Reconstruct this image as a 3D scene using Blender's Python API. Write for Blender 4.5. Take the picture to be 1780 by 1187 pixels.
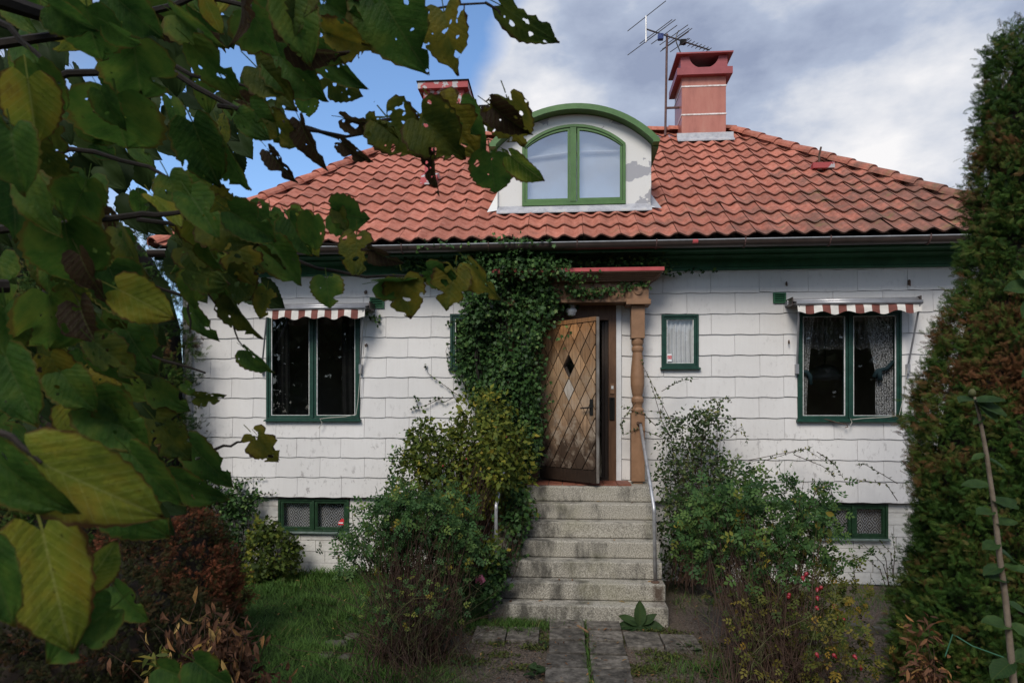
import bpy, bmesh, math, random
import numpy as np
from mathutils import Vector, Matrix

# ------------------------------------------------------------------ scene, camera, sky, sun
for o in list(bpy.data.objects):
    bpy.data.objects.remove(o)
SC = bpy.context.scene
COL = SC.collection
R = random.Random(11)
NR = np.random.default_rng(11)

F, CU, CV = 1186.7, 890.0, 711.0          # lens in picture widths; the horizon stands at row 711
YAW = math.radians(4.385)
CS, SN = math.cos(YAW), math.sin(YAW)
CAM = Vector((0, -8.8, 2.19))

cam_data = bpy.data.cameras.new('camera')
cam = bpy.data.objects.new('camera', cam_data)
COL.objects.link(cam)
cam.location = CAM
cam.rotation_euler = (math.radians(90), 0, YAW)
cam_data.lens = 24
cam_data.sensor_width = 36
cam_data.shift_y = 117.5 / 1780
cam_data.clip_start = 0.05
cam_data.clip_end = 2000
cam_data.dof.use_dof = True
cam_data.dof.focus_distance = 8.0
cam_data.dof.aperture_fstop = 9.0
SC.camera = cam

SUN_EL, SUN_AZ = math.radians(43), math.radians(196)     # azimuth clockwise from +Y
EXPOSURE = 0.30
SC.view_settings.view_transform = 'Standard'
SC.view_settings.look = 'None'
SC.view_settings.exposure = EXPOSURE
SC.view_settings.gamma = 1
SC.view_settings.use_curve_mapping = False
SC.cycles.max_bounces = 8
SC.cycles.transparent_max_bounces = 16
SC.cycles.use_denoising = True


def W(u, v, Y):
    """world point on the plane y = Y seen at photo pixel (u, v)"""
    a, b = (u - CU) / F, (CV - v) / F
    d = Vector((-SN + a * CS, CS + a * SN, b))
    return CAM + d * ((Y - CAM.y) / d.y)


def D(u, v, d):
    """world point at depth d along the view axis seen at photo pixel (u, v)"""
    a, b = (u - CU) / F, (CV - v) / F
    return CAM + d * Vector((-SN + a * CS, CS + a * SN, b))


def G(u, v, z=0.0):
    """world point on the level z seen at photo pixel (u, v)"""
    a, b = (u - CU) / F, (CV - v) / F
    d = Vector((-SN + a * CS, CS + a * SN, b))
    return CAM + d * ((z - CAM.z) / b)


def ZC(v, Y):
    return W(981, v, Y).z


# ------------------------------------------------------------------ nodes
def newmat(name):
    m = bpy.data.materials.new(name)
    m.use_nodes = True
    nt = m.node_tree
    nt.nodes.clear()
    return m, nt


class NT:
    def __init__(s, nt):
        s.nt = nt

    def n(s, t, **kw):
        nd = s.nt.nodes.new(t)
        for k, v in kw.items():
            if k in nd.inputs:
                sock = nd.inputs[k]
                if hasattr(v, 'is_output'):
                    s.nt.links.new(v, sock)
                else:
                    sock.default_value = v
            else:
                setattr(nd, k, v)
        return nd

    def link(s, a, b):
        s.nt.links.new(a, b)

    def pos(s, scale=(1, 1, 1), rot=(0, 0, 0), obj=False):
        if obj:
            src = s.n('ShaderNodeTexCoord').outputs['Object']
        else:
            src = s.n('ShaderNodeNewGeometry').outputs['Position']
        mp = s.n('ShaderNodeMapping')
        s.link(src, mp.inputs['Vector'])
        mp.inputs['Scale'].default_value = scale
        mp.inputs['Rotation'].default_value = rot
        return mp.outputs['Vector']

    def noise(s, vec, scale, detail=5, rough=.6, **kw):
        nd = s.n('ShaderNodeTexNoise')
        if vec is not None:
            s.link(vec, nd.inputs['Vector'])
        nd.inputs['Scale'].default_value = scale
        nd.inputs['Detail'].default_value = detail
        nd.inputs['Roughness'].default_value = rough
        return nd.outputs['Fac']

    def ramp(s, fac, stops, interp='LINEAR'):
        nd = s.n('ShaderNodeValToRGB')
        nd.color_ramp.interpolation = interp
        el = nd.color_ramp.elements
        while len(el) < len(stops):
            el.new(0.5)
        for e, (p, c) in zip(el, stops):
            e.position = p
            if not hasattr(c, '__len__'):
                c = (c, c, c)
            e.color = (*c[:3], 1)
        s.link(fac, nd.inputs['Fac'])
        return nd.outputs['Color']

    def math(s, op, a, b=0.0, c=None, clamp=False):
        nd = s.n('ShaderNodeMath')
        nd.operation = op
        nd.use_clamp = clamp
        for i, x in enumerate((a, b) if c is None else (a, b, c)):
            if hasattr(x, 'is_output'):
                s.link(x, nd.inputs[i])
            else:
                nd.inputs[i].default_value = x
        return nd.outputs[0]

    def mix(s, fac, a, b, blend='MIX'):
        nd = s.n('ShaderNodeMix')
        nd.data_type = 'RGBA'
        nd.blend_type = blend
        for sock, x in ((nd.inputs['Factor'], fac), (nd.inputs['A'], a), (nd.inputs['B'], b)):
            pass
        cs = [i for i in nd.inputs if i.type == 'RGBA']
        fs = [i for i in nd.inputs if i.type == 'VALUE'][0]
        for sock, x in ((fs, fac), (cs[0], a), (cs[1], b)):
            if hasattr(x, 'is_output'):
                s.link(x, sock)
            elif hasattr(x, '__len__'):
                sock.default_value = (*x[:3], 1)
            else:
                sock.default_value = x
        return [o for o in nd.outputs if o.type == 'RGBA'][0]

    def sep(s, vec):
        nd = s.n('ShaderNodeSeparateXYZ')
        s.link(vec, nd.inputs[0])
        return nd.outputs

    def bump(s, h, strength=.3, dist=.01):
        nd = s.n('ShaderNodeBump')
        nd.inputs['Strength'].default_value = strength
        nd.inputs['Distance'].default_value = dist
        s.link(h, nd.inputs['Height'])
        return nd.outputs['Normal']

    def bsdf(s, color, rough=.7, normal=None, metal=0, spec=.3, out=True):
        nd = s.n('ShaderNodeBsdfPrincipled')
        for k, x in (('Base Color', color), ('Roughness', rough), ('Metallic', metal), ('Specular IOR Level', spec)):
            if hasattr(x, 'is_output'):
                s.link(x, nd.inputs[k])
            elif hasattr(x, '__len__'):
                nd.inputs[k].default_value = (*x[:3], 1)
            else:
                nd.inputs[k].default_value = x
        if normal is not None:
            s.link(normal, nd.inputs['Normal'])
        if out:
            s.out(nd.outputs[0])
        return nd.outputs[0]

    def out(s, sh):
        o = s.n('ShaderNodeOutputMaterial')
        s.link(sh, o.inputs['Surface'])

    def rand(s):
        return s.n('ShaderNodeObjectInfo').outputs['Random']

    def val(s, color, fac):          # multiply a colour by a value
        h = s.n('ShaderNodeHueSaturation')
        s.link(color, h.inputs['Color'])
        s.link(fac, h.inputs['Value'])
        return h.outputs['Color']


def pm(name, stops, scale=6, rough=.7, bump=.2, bscale=None, bdist=.006, rnd=0.0, metal=0, stretch=(1, 1, 1), spec=.3, detail=6):
    """noise-mixed paint / stone / wood; rnd = spread of value from object to object"""
    m, nt = newmat(name)
    t = NT(nt)
    p = t.pos(stretch)
    f = t.noise(p, scale, detail, .65)
    c = t.ramp(f, stops)
    if rnd:
        c = t.val(c, t.math('MULTIPLY_ADD', t.rand(), rnd, 1 - rnd / 2))
    nb = t.bump(t.noise(p, bscale or scale * 6, 4), bump, bdist) if bump else None
    t.bsdf(c, rough, nb, metal, spec)
    return m


# world: Nishita sky with procedural clouds
world = bpy.data.worlds.new('World')
SC.world = world
world.use_nodes = True
world.node_tree.nodes.clear()
t = NT(world.node_tree)
sky = t.n('ShaderNodeTexSky')
sky.sky_type = 'NISHITA'
sky.sun_disc = False
sky.sun_elevation = SUN_EL
sky.sun_rotation = SUN_AZ
sky.air_density = 1.0
sky.dust_density = 0.6
sky.ozone_density = 2.0
dirv = t.n('ShaderNodeTexCoord').outputs['Generated']
sx, sy, sz = t.sep(dirv)
den = t.math('ADD', t.math('MAXIMUM', sz, 0.0), 0.22)
cv = t.n('ShaderNodeCombineXYZ')
t.link(t.math('DIVIDE', sx, den), cv.inputs[0])
t.link(t.math('DIVIDE', sy, den), cv.inputs[1])
t.link(t.math('MULTIPLY', sz, 1.5), cv.inputs[2])
wv = t.n('ShaderNodeMapping')
t.link(cv.outputs[0], wv.inputs['Vector'])
wv.inputs['Location'].default_value = (3.1, 1.7, 0.4)
cvec = wv.outputs['Vector']
puff = t.n('ShaderNodeMapping')
t.link(dirv, puff.inputs['Vector'])
puff.inputs['Location'].default_value = (2.3, .7, 1.9)
puff.inputs['Scale'].default_value = (1, 1, 1.9)
pvec = puff.outputs['Vector']


def toward(u, v, r0, r1):
    """1 near the direction of photo pixel (u, v), fading to 0 between the radii (radians)"""
    d = (D(u, v, 1.0) - CAM).normalized()
    dot = t.n('ShaderNodeVectorMath', operation='DOT_PRODUCT')
    t.link(dirv, dot.inputs[0])
    dot.inputs[1].default_value = d
    mr = t.n('ShaderNodeMapRange')
    mr.interpolation_type = 'SMOOTHSTEP'
    t.link(dot.outputs['Value'], mr.inputs['Value'])
    mr.inputs['From Min'].default_value = math.cos(r1)
    mr.inputs['From Max'].default_value = math.cos(r0)
    return mr.outputs['Result']


n1 = t.math('MULTIPLY_ADD', t.noise(cvec, 1.1, 8, .55), .35, t.math('MULTIPLY', t.noise(pvec, 3.2, 9, .58), .65))
n2 = t.math('MULTIPLY_ADD', t.noise(cvec, 2.6, 8, .6), .25, t.math('MULTIPLY', t.noise(pvec, 4.6, 9, .56), .75))
cover = t.math('MULTIPLY_ADD', n1, 1.0, 0.22)
for (u, v, a, b, k) in ((640, 150, .10, .36, -.40), (420, 280, .05, .30, -.20), (780, 60, .04, .16, -.16), (990, 150, .02, .14, .34), (800, 190, .01, .09, .14), (900, 200, .02, .08, .2), (1400, 200, .1, .5, .35), (1350, 40, .1, .5, .3)):
    cover = t.math('MULTIPLY_ADD', toward(u, v, a, b), k, cover)
mask = t.ramp(cover, [(.46, 0), (.62, .42), (.84, 1)])
bright = t.math('MULTIPLY_ADD', n2, 2.6, -.84)
for (u, v, a, b, k) in ((1000, 110, .02, .16, .28), (920, 190, .02, .14, .22), (1420, 200, .04, .26, .40), (1640, 220, .02, .2, .15), (1200, 20, .05, .28, -.34), (1500, 60, .02, .22, -.16), (1640, 330, .02, .16, -.15), (960, 30, .02, .14, -.1)):
    bright = t.math('MULTIPLY_ADD', toward(u, v, a, b), k, bright)
ccol = t.ramp(bright, [(.10, (2.7, 3.2, 4.5)), (.40, (4.0, 4.6, 5.9)), (.62, (6.1, 6.4, 7.1)), (.95, (8.6, 8.5, 8.6))])
skyc = t.mix(1.0, sky.outputs['Color'], (1.52, 1.72, 1.90), 'MULTIPLY')
wc = t.mix(mask, skyc, ccol)
bg = t.n('ShaderNodeBackground')
t.link(wc, bg.inputs['Color'])
bg.inputs['Strength'].default_value = 0.09
wo = t.n('ShaderNodeOutputWorld')
t.link(bg.outputs[0], wo.inputs['Surface'])

sd = bpy.data.lights.new('sun', 'SUN')
sd.energy = 2.4
sd.angle = math.radians(24)
sd.color = (1, .94, .85)
sun = bpy.data.objects.new('sun', sd)
COL.objects.link(sun)
sv = Vector((math.sin(SUN_AZ) * math.cos(SUN_EL), math.cos(SUN_AZ) * math.cos(SUN_EL), math.sin(SUN_EL)))
sun.rotation_euler = sv.to_track_quat('Z', 'Y').to_euler()
sun.location = sv * 40


# ------------------------------------------------------------------ objects
def tag(o, label=None, cat=None, group=None, kind=None):
    if label:
        o['label'] = label
    if cat:
        o['category'] = cat
    if group:
        o['group'] = group
    if kind:
        o['kind'] = kind
    return o


def adopt(c, p):
    if p is not None:
        c.parent = p
        if p.type == 'EMPTY' and p.parent is None:
            c.matrix_parent_inverse = Matrix.Translation(-Vector(p.location))
    return c


def thing(name, label, cat, loc=(0, 0, 0), group=None):
    o = bpy.data.objects.new(name, None)
    o.empty_display_size = .1
    COL.objects.link(o)
    o.location = loc
    return tag(o, label, cat, group)


def place(name, mesh, M, parent=None):
    """an object of its own that shares MESH"""
    o = bpy.data.objects.new(name, mesh)
    COL.objects.link(o)
    o.matrix_basis = M
    return adopt(o, parent)


class MB:
    def __init__(s):
        s.v, s.f, s.mi = [], [], []

    def add(s, vs, fs, mi=0):
        k = len(s.v)
        s.v += [tuple(x) for x in vs]
        s.f += [tuple(i + k for i in f) for f in fs]
        s.mi += [mi] * len(fs)
        return s

    def box(s, x0, x1, y0, y1, z0, z1, mi=0):
        vs = [(x, y, z) for z in (z0, z1) for y in (y0, y1) for x in (x0, x1)]
        return s.add(vs, [(0, 2, 3, 1), (4, 5, 7, 6), (0, 1, 5, 4), (2, 6, 7, 3), (0, 4, 6, 2), (1, 3, 7, 5)], mi)

    def prism(s, poly, y0, y1, mi=0):
        """poly of (x, z), pushed from y0 (front) to y1"""
        n = len(poly)
        vs = [(x, y0, z) for x, z in poly] + [(x, y1, z) for x, z in poly]
        fs = [tuple(range(n)), tuple(range(2 * n - 1, n - 1, -1))]
        fs += [(i, i + n, (i + 1) % n + n, (i + 1) % n) for i in range(n)]
        return s.add(vs, fs, mi)

    def profile(s, prof, x0, x1, mi=0):
        """prof of (y, z) closed, pushed along x"""
        n = len(prof)
        vs = [(x0, y, z) for y, z in prof] + [(x1, y, z) for y, z in prof]
        fs = [tuple(range(n)), tuple(range(2 * n - 1, n - 1, -1))]
        fs += [(i, i + n, (i + 1) % n + n, (i + 1) % n) for i in range(n)]
        return s.add(vs, fs, mi)

    def tube(s, pts, r, n=6, mi=0, cap=True):
        pts = [Vector(p) for p in pts]
        m = len(pts)
        rs = r if hasattr(r, '__len__') else [r] * m
        vs, fs = [], []
        ref = None
        for i, p in enumerate(pts):
            d = (pts[min(i + 1, m - 1)] - pts[max(i - 1, 0)])
            d = d.normalized() if d.length > 1e-9 else Vector((0, 0, 1))
            if ref is None:
                ref = d.orthogonal().normalized()
            ref = (ref - d * ref.dot(d))
            ref = ref.normalized() if ref.length > 1e-6 else d.orthogonal().normalized()
            b = d.cross(ref)
            for k in range(n):
                a = 2 * math.pi * k / n
                vs.append(p + (ref * math.cos(a) + b * math.sin(a)) * rs[i])
        for i in range(m - 1):
            for k in range(n):
                fs.append((i * n + k, i * n + (k + 1) % n, (i + 1) * n + (k + 1) % n, (i + 1) * n + k))
        if cap:
            fs.append(tuple(range(n - 1, -1, -1)))
            fs.append(tuple((m - 1) * n + k for k in range(n)))
        return s.add(vs, fs, mi)

    def lathe(s, prof, cx, cy, n=20, mi=0):
        """prof of (r, z) bottom to top"""
        vs, fs = [], []
        for r, z in prof:
            for k in range(n):
                a = 2 * math.pi * k / n
                vs.append((cx + r * math.cos(a), cy + r * math.sin(a), z))
        for i in range(len(prof) - 1):
            for k in range(n):
                fs.append((i * n + k, i * n + (k + 1) % n, (i + 1) * n + (k + 1) % n, (i + 1) * n + k))
        fs.append(tuple(range(n - 1, -1, -1)))
        fs.append(tuple((len(prof) - 1) * n + k for k in range(n)))
        return s.add(vs, fs, mi)

    def mesh(s, name, mats, smooth=False):
        me = bpy.data.meshes.new(name)
        me.from_pydata(s.v, [], s.f)
        for m in (mats if isinstance(mats, (list, tuple)) else [mats]):
            me.materials.append(m)
        if any(s.mi):
            me.polygons.foreach_set('material_index', s.mi)
        if smooth:
            me.polygons.foreach_set('use_smooth', [True] * len(me.polygons))
        me.update()
        return me

    def build(s, name, mats, parent=None, smooth=False, bevel=0.0):
        o = bpy.data.objects.new(name, s.mesh(name, mats, smooth))
        COL.objects.link(o)
        if bevel:
            b = o.modifiers.new('edge', 'BEVEL')
            b.width = bevel
            b.segments = 2
            b.limit_method = 'ANGLE'
        return adopt(o, parent)


def norm(a):
    return a / np.maximum(np.linalg.norm(a, axis=-1, keepdims=True), 1e-9)


def frames(y, n):
    """rotation matrices (N,3,3) with columns x, y, z from leaf direction y and rough normal n"""
    y = norm(y)
    z = norm(n - y * np.sum(n * y, 1, keepdims=True))
    x = np.cross(y, z)
    return np.stack([x, y, z], 2)


def scatter(name, tmpl, P, Rm, S, mat, parent=None, tint=None, kind='stuff', label=None):
    """N copies of a small template joined in one mesh, with a tint value on every copy"""
    tv, tf = tmpl
    tv = np.asarray(tv, float)
    N, k = len(P), len(tv)
    S = np.broadcast_to(np.asarray(S, float).reshape(-1, 1, 1) if np.ndim(S) else np.full((N, 1, 1), S), (N, 1, 1))
    V = np.einsum('nij,kj->nki', Rm, tv) * S + np.asarray(P)[:, None, :]
    loops = np.concatenate([np.array(f) for f in tf])
    sizes = np.array([len(f) for f in tf])
    nl = len(loops)
    allv = (loops[None, :] + (np.arange(N) * k)[:, None]).ravel()
    tot = np.tile(sizes, N)
    starts = np.concatenate([[0], np.cumsum(tot)[:-1]])
    me = bpy.data.meshes.new(name)
    me.vertices.add(N * k)
    me.vertices.foreach_set('co', V.ravel())
    me.loops.add(N * nl)
    me.loops.foreach_set('vertex_index', allv.astype(np.int32))
    me.polygons.add(len(tot))
    me.polygons.foreach_set('loop_start', starts.astype(np.int32))
    me.polygons.foreach_set('loop_total', tot.astype(np.int32))
    if tint is None:
        tint = NR.random(N)
    at = me.attributes.new('tint', 'FLOAT', 'POINT')
    at.data.foreach_set('value', np.repeat(np.clip(tint, 0, 1), k).astype(np.float32))
    me.materials.append(mat)
    me.update(calc_edges=True)
    o = bpy.data.objects.new(name, me)
    COL.objects.link(o)
    adopt(o, parent)
    if kind:
        o['kind'] = kind
    if label:
        o['label'] = label
    return o


# ------------------------------------------------------------------ materials
def leafmat(name, stops, transl=.3, rough=.55, spec=.25):
    spec *= .45
    stops = [(p, tuple(min(.6, x * 1.22) for x in c)) for p, c in stops]
    m, nt = newmat(name)
    t = NT(nt)
    a = t.n('ShaderNodeAttribute', attribute_name='tint').outputs['Fac']
    nz = t.noise(t.pos(), 3.0, 3)
    f = t.math('ADD', a, t.math('MULTIPLY_ADD', nz, .5, -.25), clamp=True)
    c = t.ramp(f, stops)
    b = t.bsdf(c, rough, None, 0, spec, out=False)
    tr = t.n('ShaderNodeBsdfTranslucent')
    t.link(c, tr.inputs['Color'])
    ms = t.n('ShaderNodeMixShader')
    ms.inputs[0].default_value = transl
    t.link(b, ms.inputs[1])
    t.link(tr.outputs[0], ms.inputs[2])
    t.out(ms.outputs[0])
    return m


M = {}
# white asbestos-cement shingles: faint vertical grain, grime and worn spots
m, nt = newmat('white_shingle')
t = NT(nt)
p = t.pos()
g = t.noise(t.pos((40, 40, 1.2)), 1.0, 4)
big = t.noise(p, 1.3, 5)
spots = t.noise(t.pos((9, 9, 5)), 2.2, 8, .75)
c = t.ramp(big, [(.3, (.60, .580, .560)), (.7, (.675, .655, .635))])
c = t.mix(t.math('MULTIPLY', t.ramp(g, [(.35, 0), (.8, 1)]), .22), c, (.50, .48, .46))
# worn patches gather low on the wall, where splash wets it
px, py, pz = t.sep(p)
low = t.n('ShaderNodeMapRange')
t.link(pz, low.inputs['Value'])
low.inputs['From Min'].default_value = 2.3
low.inputs['From Max'].default_value = 1.0
patch = t.math('MULTIPLY', t.ramp(t.noise(p, 2.1, 3), [(.42, 0), (.58, 1)]), t.math('MULTIPLY_ADD', low.outputs[0], .75, .25))
c = t.mix(t.math('MULTIPLY', t.ramp(spots, [(.55, 0), (.62, 1)]), patch), c, (.30, .28, .27))
c = t.val(c, t.math('MULTIPLY_ADD', t.rand(), .09, .955))
t.bsdf(c, .55, t.bump(g, .12, .004), 0, .3)
M['shingle'] = m

M['core'] = pm('wall_core', [(.4, (.05, .045, .04)), (.6, (.07, .06, .055))], 8)  # dark backing, puts the shade of the shingle joints into its colour
M['foundation'] = pm('painted_block', [(.30, (.40, .37, .33)), (.45, (.54, .52, .48)), (.7, (.62, .60, .56))], 3.5, .8, .9, 22, .012, rnd=.10)
M['green'] = pm('green_window_paint', [(.35, (.008, .034, .024)), (.6, (.012, .052, .036)), (.75, (.025, .075, .053))], 14, .45, .3, 60, .002)
M['basegreen'] = pm('green_basement_paint', [(.35, (.007, .024, .010)), (.6, (.014, .046, .018)), (.75, (.04, .075, .035))], 18, .5, .4, 60, .003)
M['cornice'] = pm('dark_green_cornice_paint', [(.35, (.020, .080, .038)), (.7, (.036, .13, .062))], 5, .5, .2, 40, .003)
M['dormergreen'] = pm('leaf_green_paint', [(.35, (.055, .125, .036)), (.7, (.085, .18, .055))], 6, .45, .2, 40, .002)
M['putty'] = pm('white_putty', [(.3, (.45, .45, .43)), (.6, (.68, .68, .66))], 30, .7, .3)
M['whitetrim'] = pm('white_trim', [(.3, (.60, .60, .60)), (.7, (.72, .72, .72))], 5, .5, .1)
M['gutter'] = pm('brown_gutter', [(.3, (.035, .026, .022)), (.7, (.065, .046, .04))], 6, .35, .1, spec=.5)
M['rim'] = pm('bare_gutter_rim', [(.3, (.30, .30, .30)), (.7, (.5, .5, .5))], 6, .35, .1, metal=.5)
M['portico'] = pm('ochre_brown_paint', [(.3, (.19, .102, .054)), (.6, (.275, .152, .084)), (.8, (.32, .188, .11))], 5, .55, .25, 30, .003)
M['porticodark'] = pm('brown_moulding_paint', [(.3, (.13, .062, .034)), (.7, (.20, .10, .056))], 6, .5, .25, 30, .003)
M['jamb'] = pm('brown_jamb', [(.3, (.085, .042, .022)), (.7, (.155, .080, .042))], 7, .5, .2, stretch=(6, 6, 1))
M['darkwood'] = pm('dark_wood', [(.3, (.018, .012, .009)), (.7, (.04, .025, .017))], 7, .5, .2, stretch=(6, 6, 1))
M['redsheet'] = pm('red_sheet_metal', [(.3, (.36, .052, .055)), (.7, (.45, .085, .085))], 6, .45, .1)
M['chimneycap'] = pm('dark_red_sheet', [(.3, (.24, .045, .05)), (.7, (.32, .07, .075))], 5, .45, .12, spec=.4)
M['chimney'] = pm('copper_red_sheet', [(.25, (.28, .095, .070)), (.5, (.40, .145, .105)), (.75, (.44, .20, .145))], 2.6, .42, .12, stretch=(2.5, 2.5, .6), spec=.4)
M['flash'] = pm('grey_flashing', [(.3, (.25, .25, .27)), (.55, (.40, .40, .42)), (.75, (.5, .48, .42))], 9, .5, .2)
M['seam'] = pm('pale_seam', [(.3, (.45, .33, .28)), (.6, (.75, .72, .70))], 20, .5, .1)
M['dark'] = pm('soot', [(.4, (.006, .006, .006)), (.6, (.012, .011, .01))], 6, .9, 0)
M['metal'] = pm('galvanised_tube', [(.3, (.26, .25, .25)), (.6, (.46, .46, .47))], 12, .4, .15, metal=.5, spec=.5)
M['antenna'] = pm('weathered_antenna_rod', [(.3, (.06, .06, .06)), (.7, (.16, .15, .14))], 30, .5, 0, metal=.5)
M['mast'] = pm('rusty_mast', [(.3, (.07, .04, .035)), (.7, (.16, .09, .08))], 12, .6, .1)
M['alu'] = pm('awning_aluminium', [(.3, (.25, .25, .265)), (.7, (.34, .34, .355))], 8, .35, .05, metal=.4)
M['cloth_white'] = pm('awning_white', [(.3, (.52, .49, .45)), (.7, (.66, .63, .58))], 9, .8, .1)
M['cloth_red'] = pm('awning_red', [(.3, (.13, .042, .032)), (.7, (.18, .062, .048))], 9, .8, .1)
M['pipe'] = pm('pale_downpipe', [(.3, (.42, .39, .37)), (.7, (.52, .49, .47))], 4, .5, .05)
M['lampglass'] = pm('opal_glass', [(.3, (.62, .62, .62)), (.7, (.72, .72, .72))], 4, .2, 0, spec=.5)
M['lampshade'] = pm('pale_lampshade', [(.3, (.25, .24, .22)), (.7, (.34, .33, .30))], 4, .3, 0)
M['blue'] = pm('blue_plastic', [(.3, (.02, .04, .16)), (.7, (.03, .06, .22))], 4, .4, 0)
M['floor_tile'] = pm('red_clay_tile', [(.3, (.12, .04, .025)), (.7, (.24, .085, .05))], 9, .6, .3, rnd=.3)
M['interior'] = pm('dim_plaster', [(.3, (.38, .35, .30)), (.7, (.48, .44, .38))], 3, .8, .05)
M['sky_sheet'] = pm('pale_blue_sky_sheet', [(.3, (.66, .68, .72)), (.7, (.72, .74, .78))], 1.2, .8, .05)
M['white'] = pm('white_plastic', [(.3, (.7, .7, .7)), (.7, (.78, .78, .78))], 4, .4, 0)
M['redprint'] = pm('red_print', [(.3, (.50, .03, .04)), (.7, (.58, .05, .06))], 4, .4, 0)
M['rope'] = pm('pale_cord', [(.3, (.32, .30, .26)), (.7, (.45, .43, .38))], 20, .8, 0)
M['tie'] = pm('blue_green_tie', [(.3, (.010, .024, .030)), (.7, (.020, .042, .050))], 12, .8, .1)
M['wornedge'] = pm('worn_door_edge', [(.3, (.06, .045, .035)), (.5, (.22, .19, .16)), (.7, (.36, .33, .29))], 9, .6, .3, stretch=(1, 1, .5))
M['sillpaint'] = pm('flaking_sill', [(.3, (.05, .08, .06)), (.55, (.13, .16, .145)), (.75, (.26, .27, .27))], 9, .6, .3)
M['rust'] = pm('rusty_iron', [(.3, (.05, .03, .02)), (.7, (.13, .075, .05))], 20, .7, .3)

# concrete of the steps: speckled aggregate, dark lichen, rust streak under the rail foot
m, nt = newmat('washed_concrete')
t = NT(nt)
p = t.pos()
sp = t.noise(p, 85, 3, .7)
st = t.noise(t.pos((3.0, 3.0, 1.1)), 1.5, 7, .7)
c = t.ramp(sp, [(.32, (.11, .098, .080)), (.5, (.31, .286, .238)), (.68, (.52, .49, .42))])
gx = t.sep(p)
left = t.n('ShaderNodeMapRange')
t.link(gx[0], left.inputs['Value'])
left.inputs['From Min'].default_value = 0.5
left.inputs['From Max'].default_value = -0.7
st2 = t.math('ADD', st, t.math('MULTIPLY_ADD', left.outputs[0], .16, -.05))
c = t.mix(t.ramp(st2, [(.47, 0), (.63, .80)]), c, (.045, .042, .036))
c = t.mix(t.ramp(t.noise(p, 1.7, 4), [(.55, 0), (.75, .35)]), c, (.20, .19, .09))
dx_ = t.math('ABSOLUTE', t.math('SUBTRACT', gx[0], .975))
dz_ = t.math('ABSOLUTE', t.math('SUBTRACT', gx[2], .27))
rs_ = t.math('MULTIPLY_ADD', t.noise(p, 12, 5, .7), .12, t.math('MAXIMUM', dx_, t.math('MULTIPLY', dz_, .62)))
c = t.mix(t.ramp(rs_, [(.09, .85), (.135, 0)]), c, (.055, .030, .018))          # rust run under the foot of the rail
t.bsdf(c, .85, t.bump(sp, .5, .006), 0, .2)
M['concrete'] = m

M['slab'] = pm('dark_paving_slab', [(.32, (.028, .025, .020)), (.48, (.088, .077, .063)), (.68, (.19, .168, .14))], 13, .9, .9, 60, .010, rnd=.5)
M['kerb'] = pm('stone_edging', [(.3, (.045, .042, .032)), (.7, (.12, .112, .092))], 7, .85, .6, 40, .01)
M['bark'] = pm('dark_bark', [(.3, (.010, .008, .006)), (.7, (.03, .023, .018))], 20, .8, .5, 60, .004)
M['stem'] = pm('brown_stem', [(.3, (.026, .014, .009)), (.7, (.066, .036, .022))], 20, .75, .3)
M['stemgreen'] = pm('green_stem', [(.3, (.05, .06, .02)), (.7, (.11, .10, .04))], 20, .7, .2)
M['sapstem'] = pm('pale_young_bark', [(.3, (.11, .085, .06)), (.7, (.20, .16, .12))], 30, .7, .3)
M['hip'] = pm('red_rose_hip', [(.3, (.18, .010, .016)), (.7, (.28, .022, .03))], 20, .35, 0, spec=.5)
M['petal'] = pm('pink_petal', [(.3, (.52, .12, .18)), (.7, (.62, .2, .27))], 20, .6, 0)
M['wire'] = pm('green_plastic_wire', [(.3, (.02, .085, .05)), (.7, (.04, .12, .07))], 20, .5, 0)
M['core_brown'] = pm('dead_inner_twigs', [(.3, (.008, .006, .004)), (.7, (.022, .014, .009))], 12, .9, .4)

# roof tiles
m, nt = newmat('red_clay_roof_tile')
t = NT(nt)
p = t.pos()
gx = t.sep(p)
fine = t.noise(p, 14, 6, .7)
c = t.ramp(fine, [(.25, (.22, .066, .044)), (.48, (.395, .135, .088)), (.72, (.48, .20, .145))])
tn = t.n('ShaderNodeAttribute', attribute_name='tint').outputs['Fac']
rr = t.math('FRACT', t.math('ADD', t.rand(), tn))
c = t.val(c, t.math('MULTIPLY_ADD', rr, .44, .76))
right = t.n('ShaderNodeMapRange')          # lichen and soot gather low on the right of the roof
t.link(t.math('SUBTRACT', gx[0], t.math('MULTIPLY', gx[2], 1.7)), right.inputs['Value'])
right.inputs['From Min'].default_value = -8.5
right.inputs['From Max'].default_value = -3.5
ln = t.math('MULTIPLY_ADD', right.outputs[0], .30, t.math('MULTIPLY_ADD', t.rand(), .10, t.noise(p, 3.1, 7, .7)))
ln = t.math('SUBTRACT', ln, .14)
c = t.mix(t.ramp(ln, [(.52, 0), (.72, .62)]), c, (.07, .058, .045))
c = t.mix(t.ramp(t.math('ADD', t.noise(p, 4.3, 6, .7), t.math('MULTIPLY_ADD', right.outputs[0], .12, -.08)), [(.58, 0), (.70, .6)]), c, (.16, .15, .055))
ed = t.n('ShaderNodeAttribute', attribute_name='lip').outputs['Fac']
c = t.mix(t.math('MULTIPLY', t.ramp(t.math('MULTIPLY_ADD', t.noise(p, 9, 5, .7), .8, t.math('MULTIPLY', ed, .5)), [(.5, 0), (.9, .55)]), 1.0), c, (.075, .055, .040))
t.bsdf(c, .75, t.bump(fine, .3, .004), 0, .25)
M['tile'] = m

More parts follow.
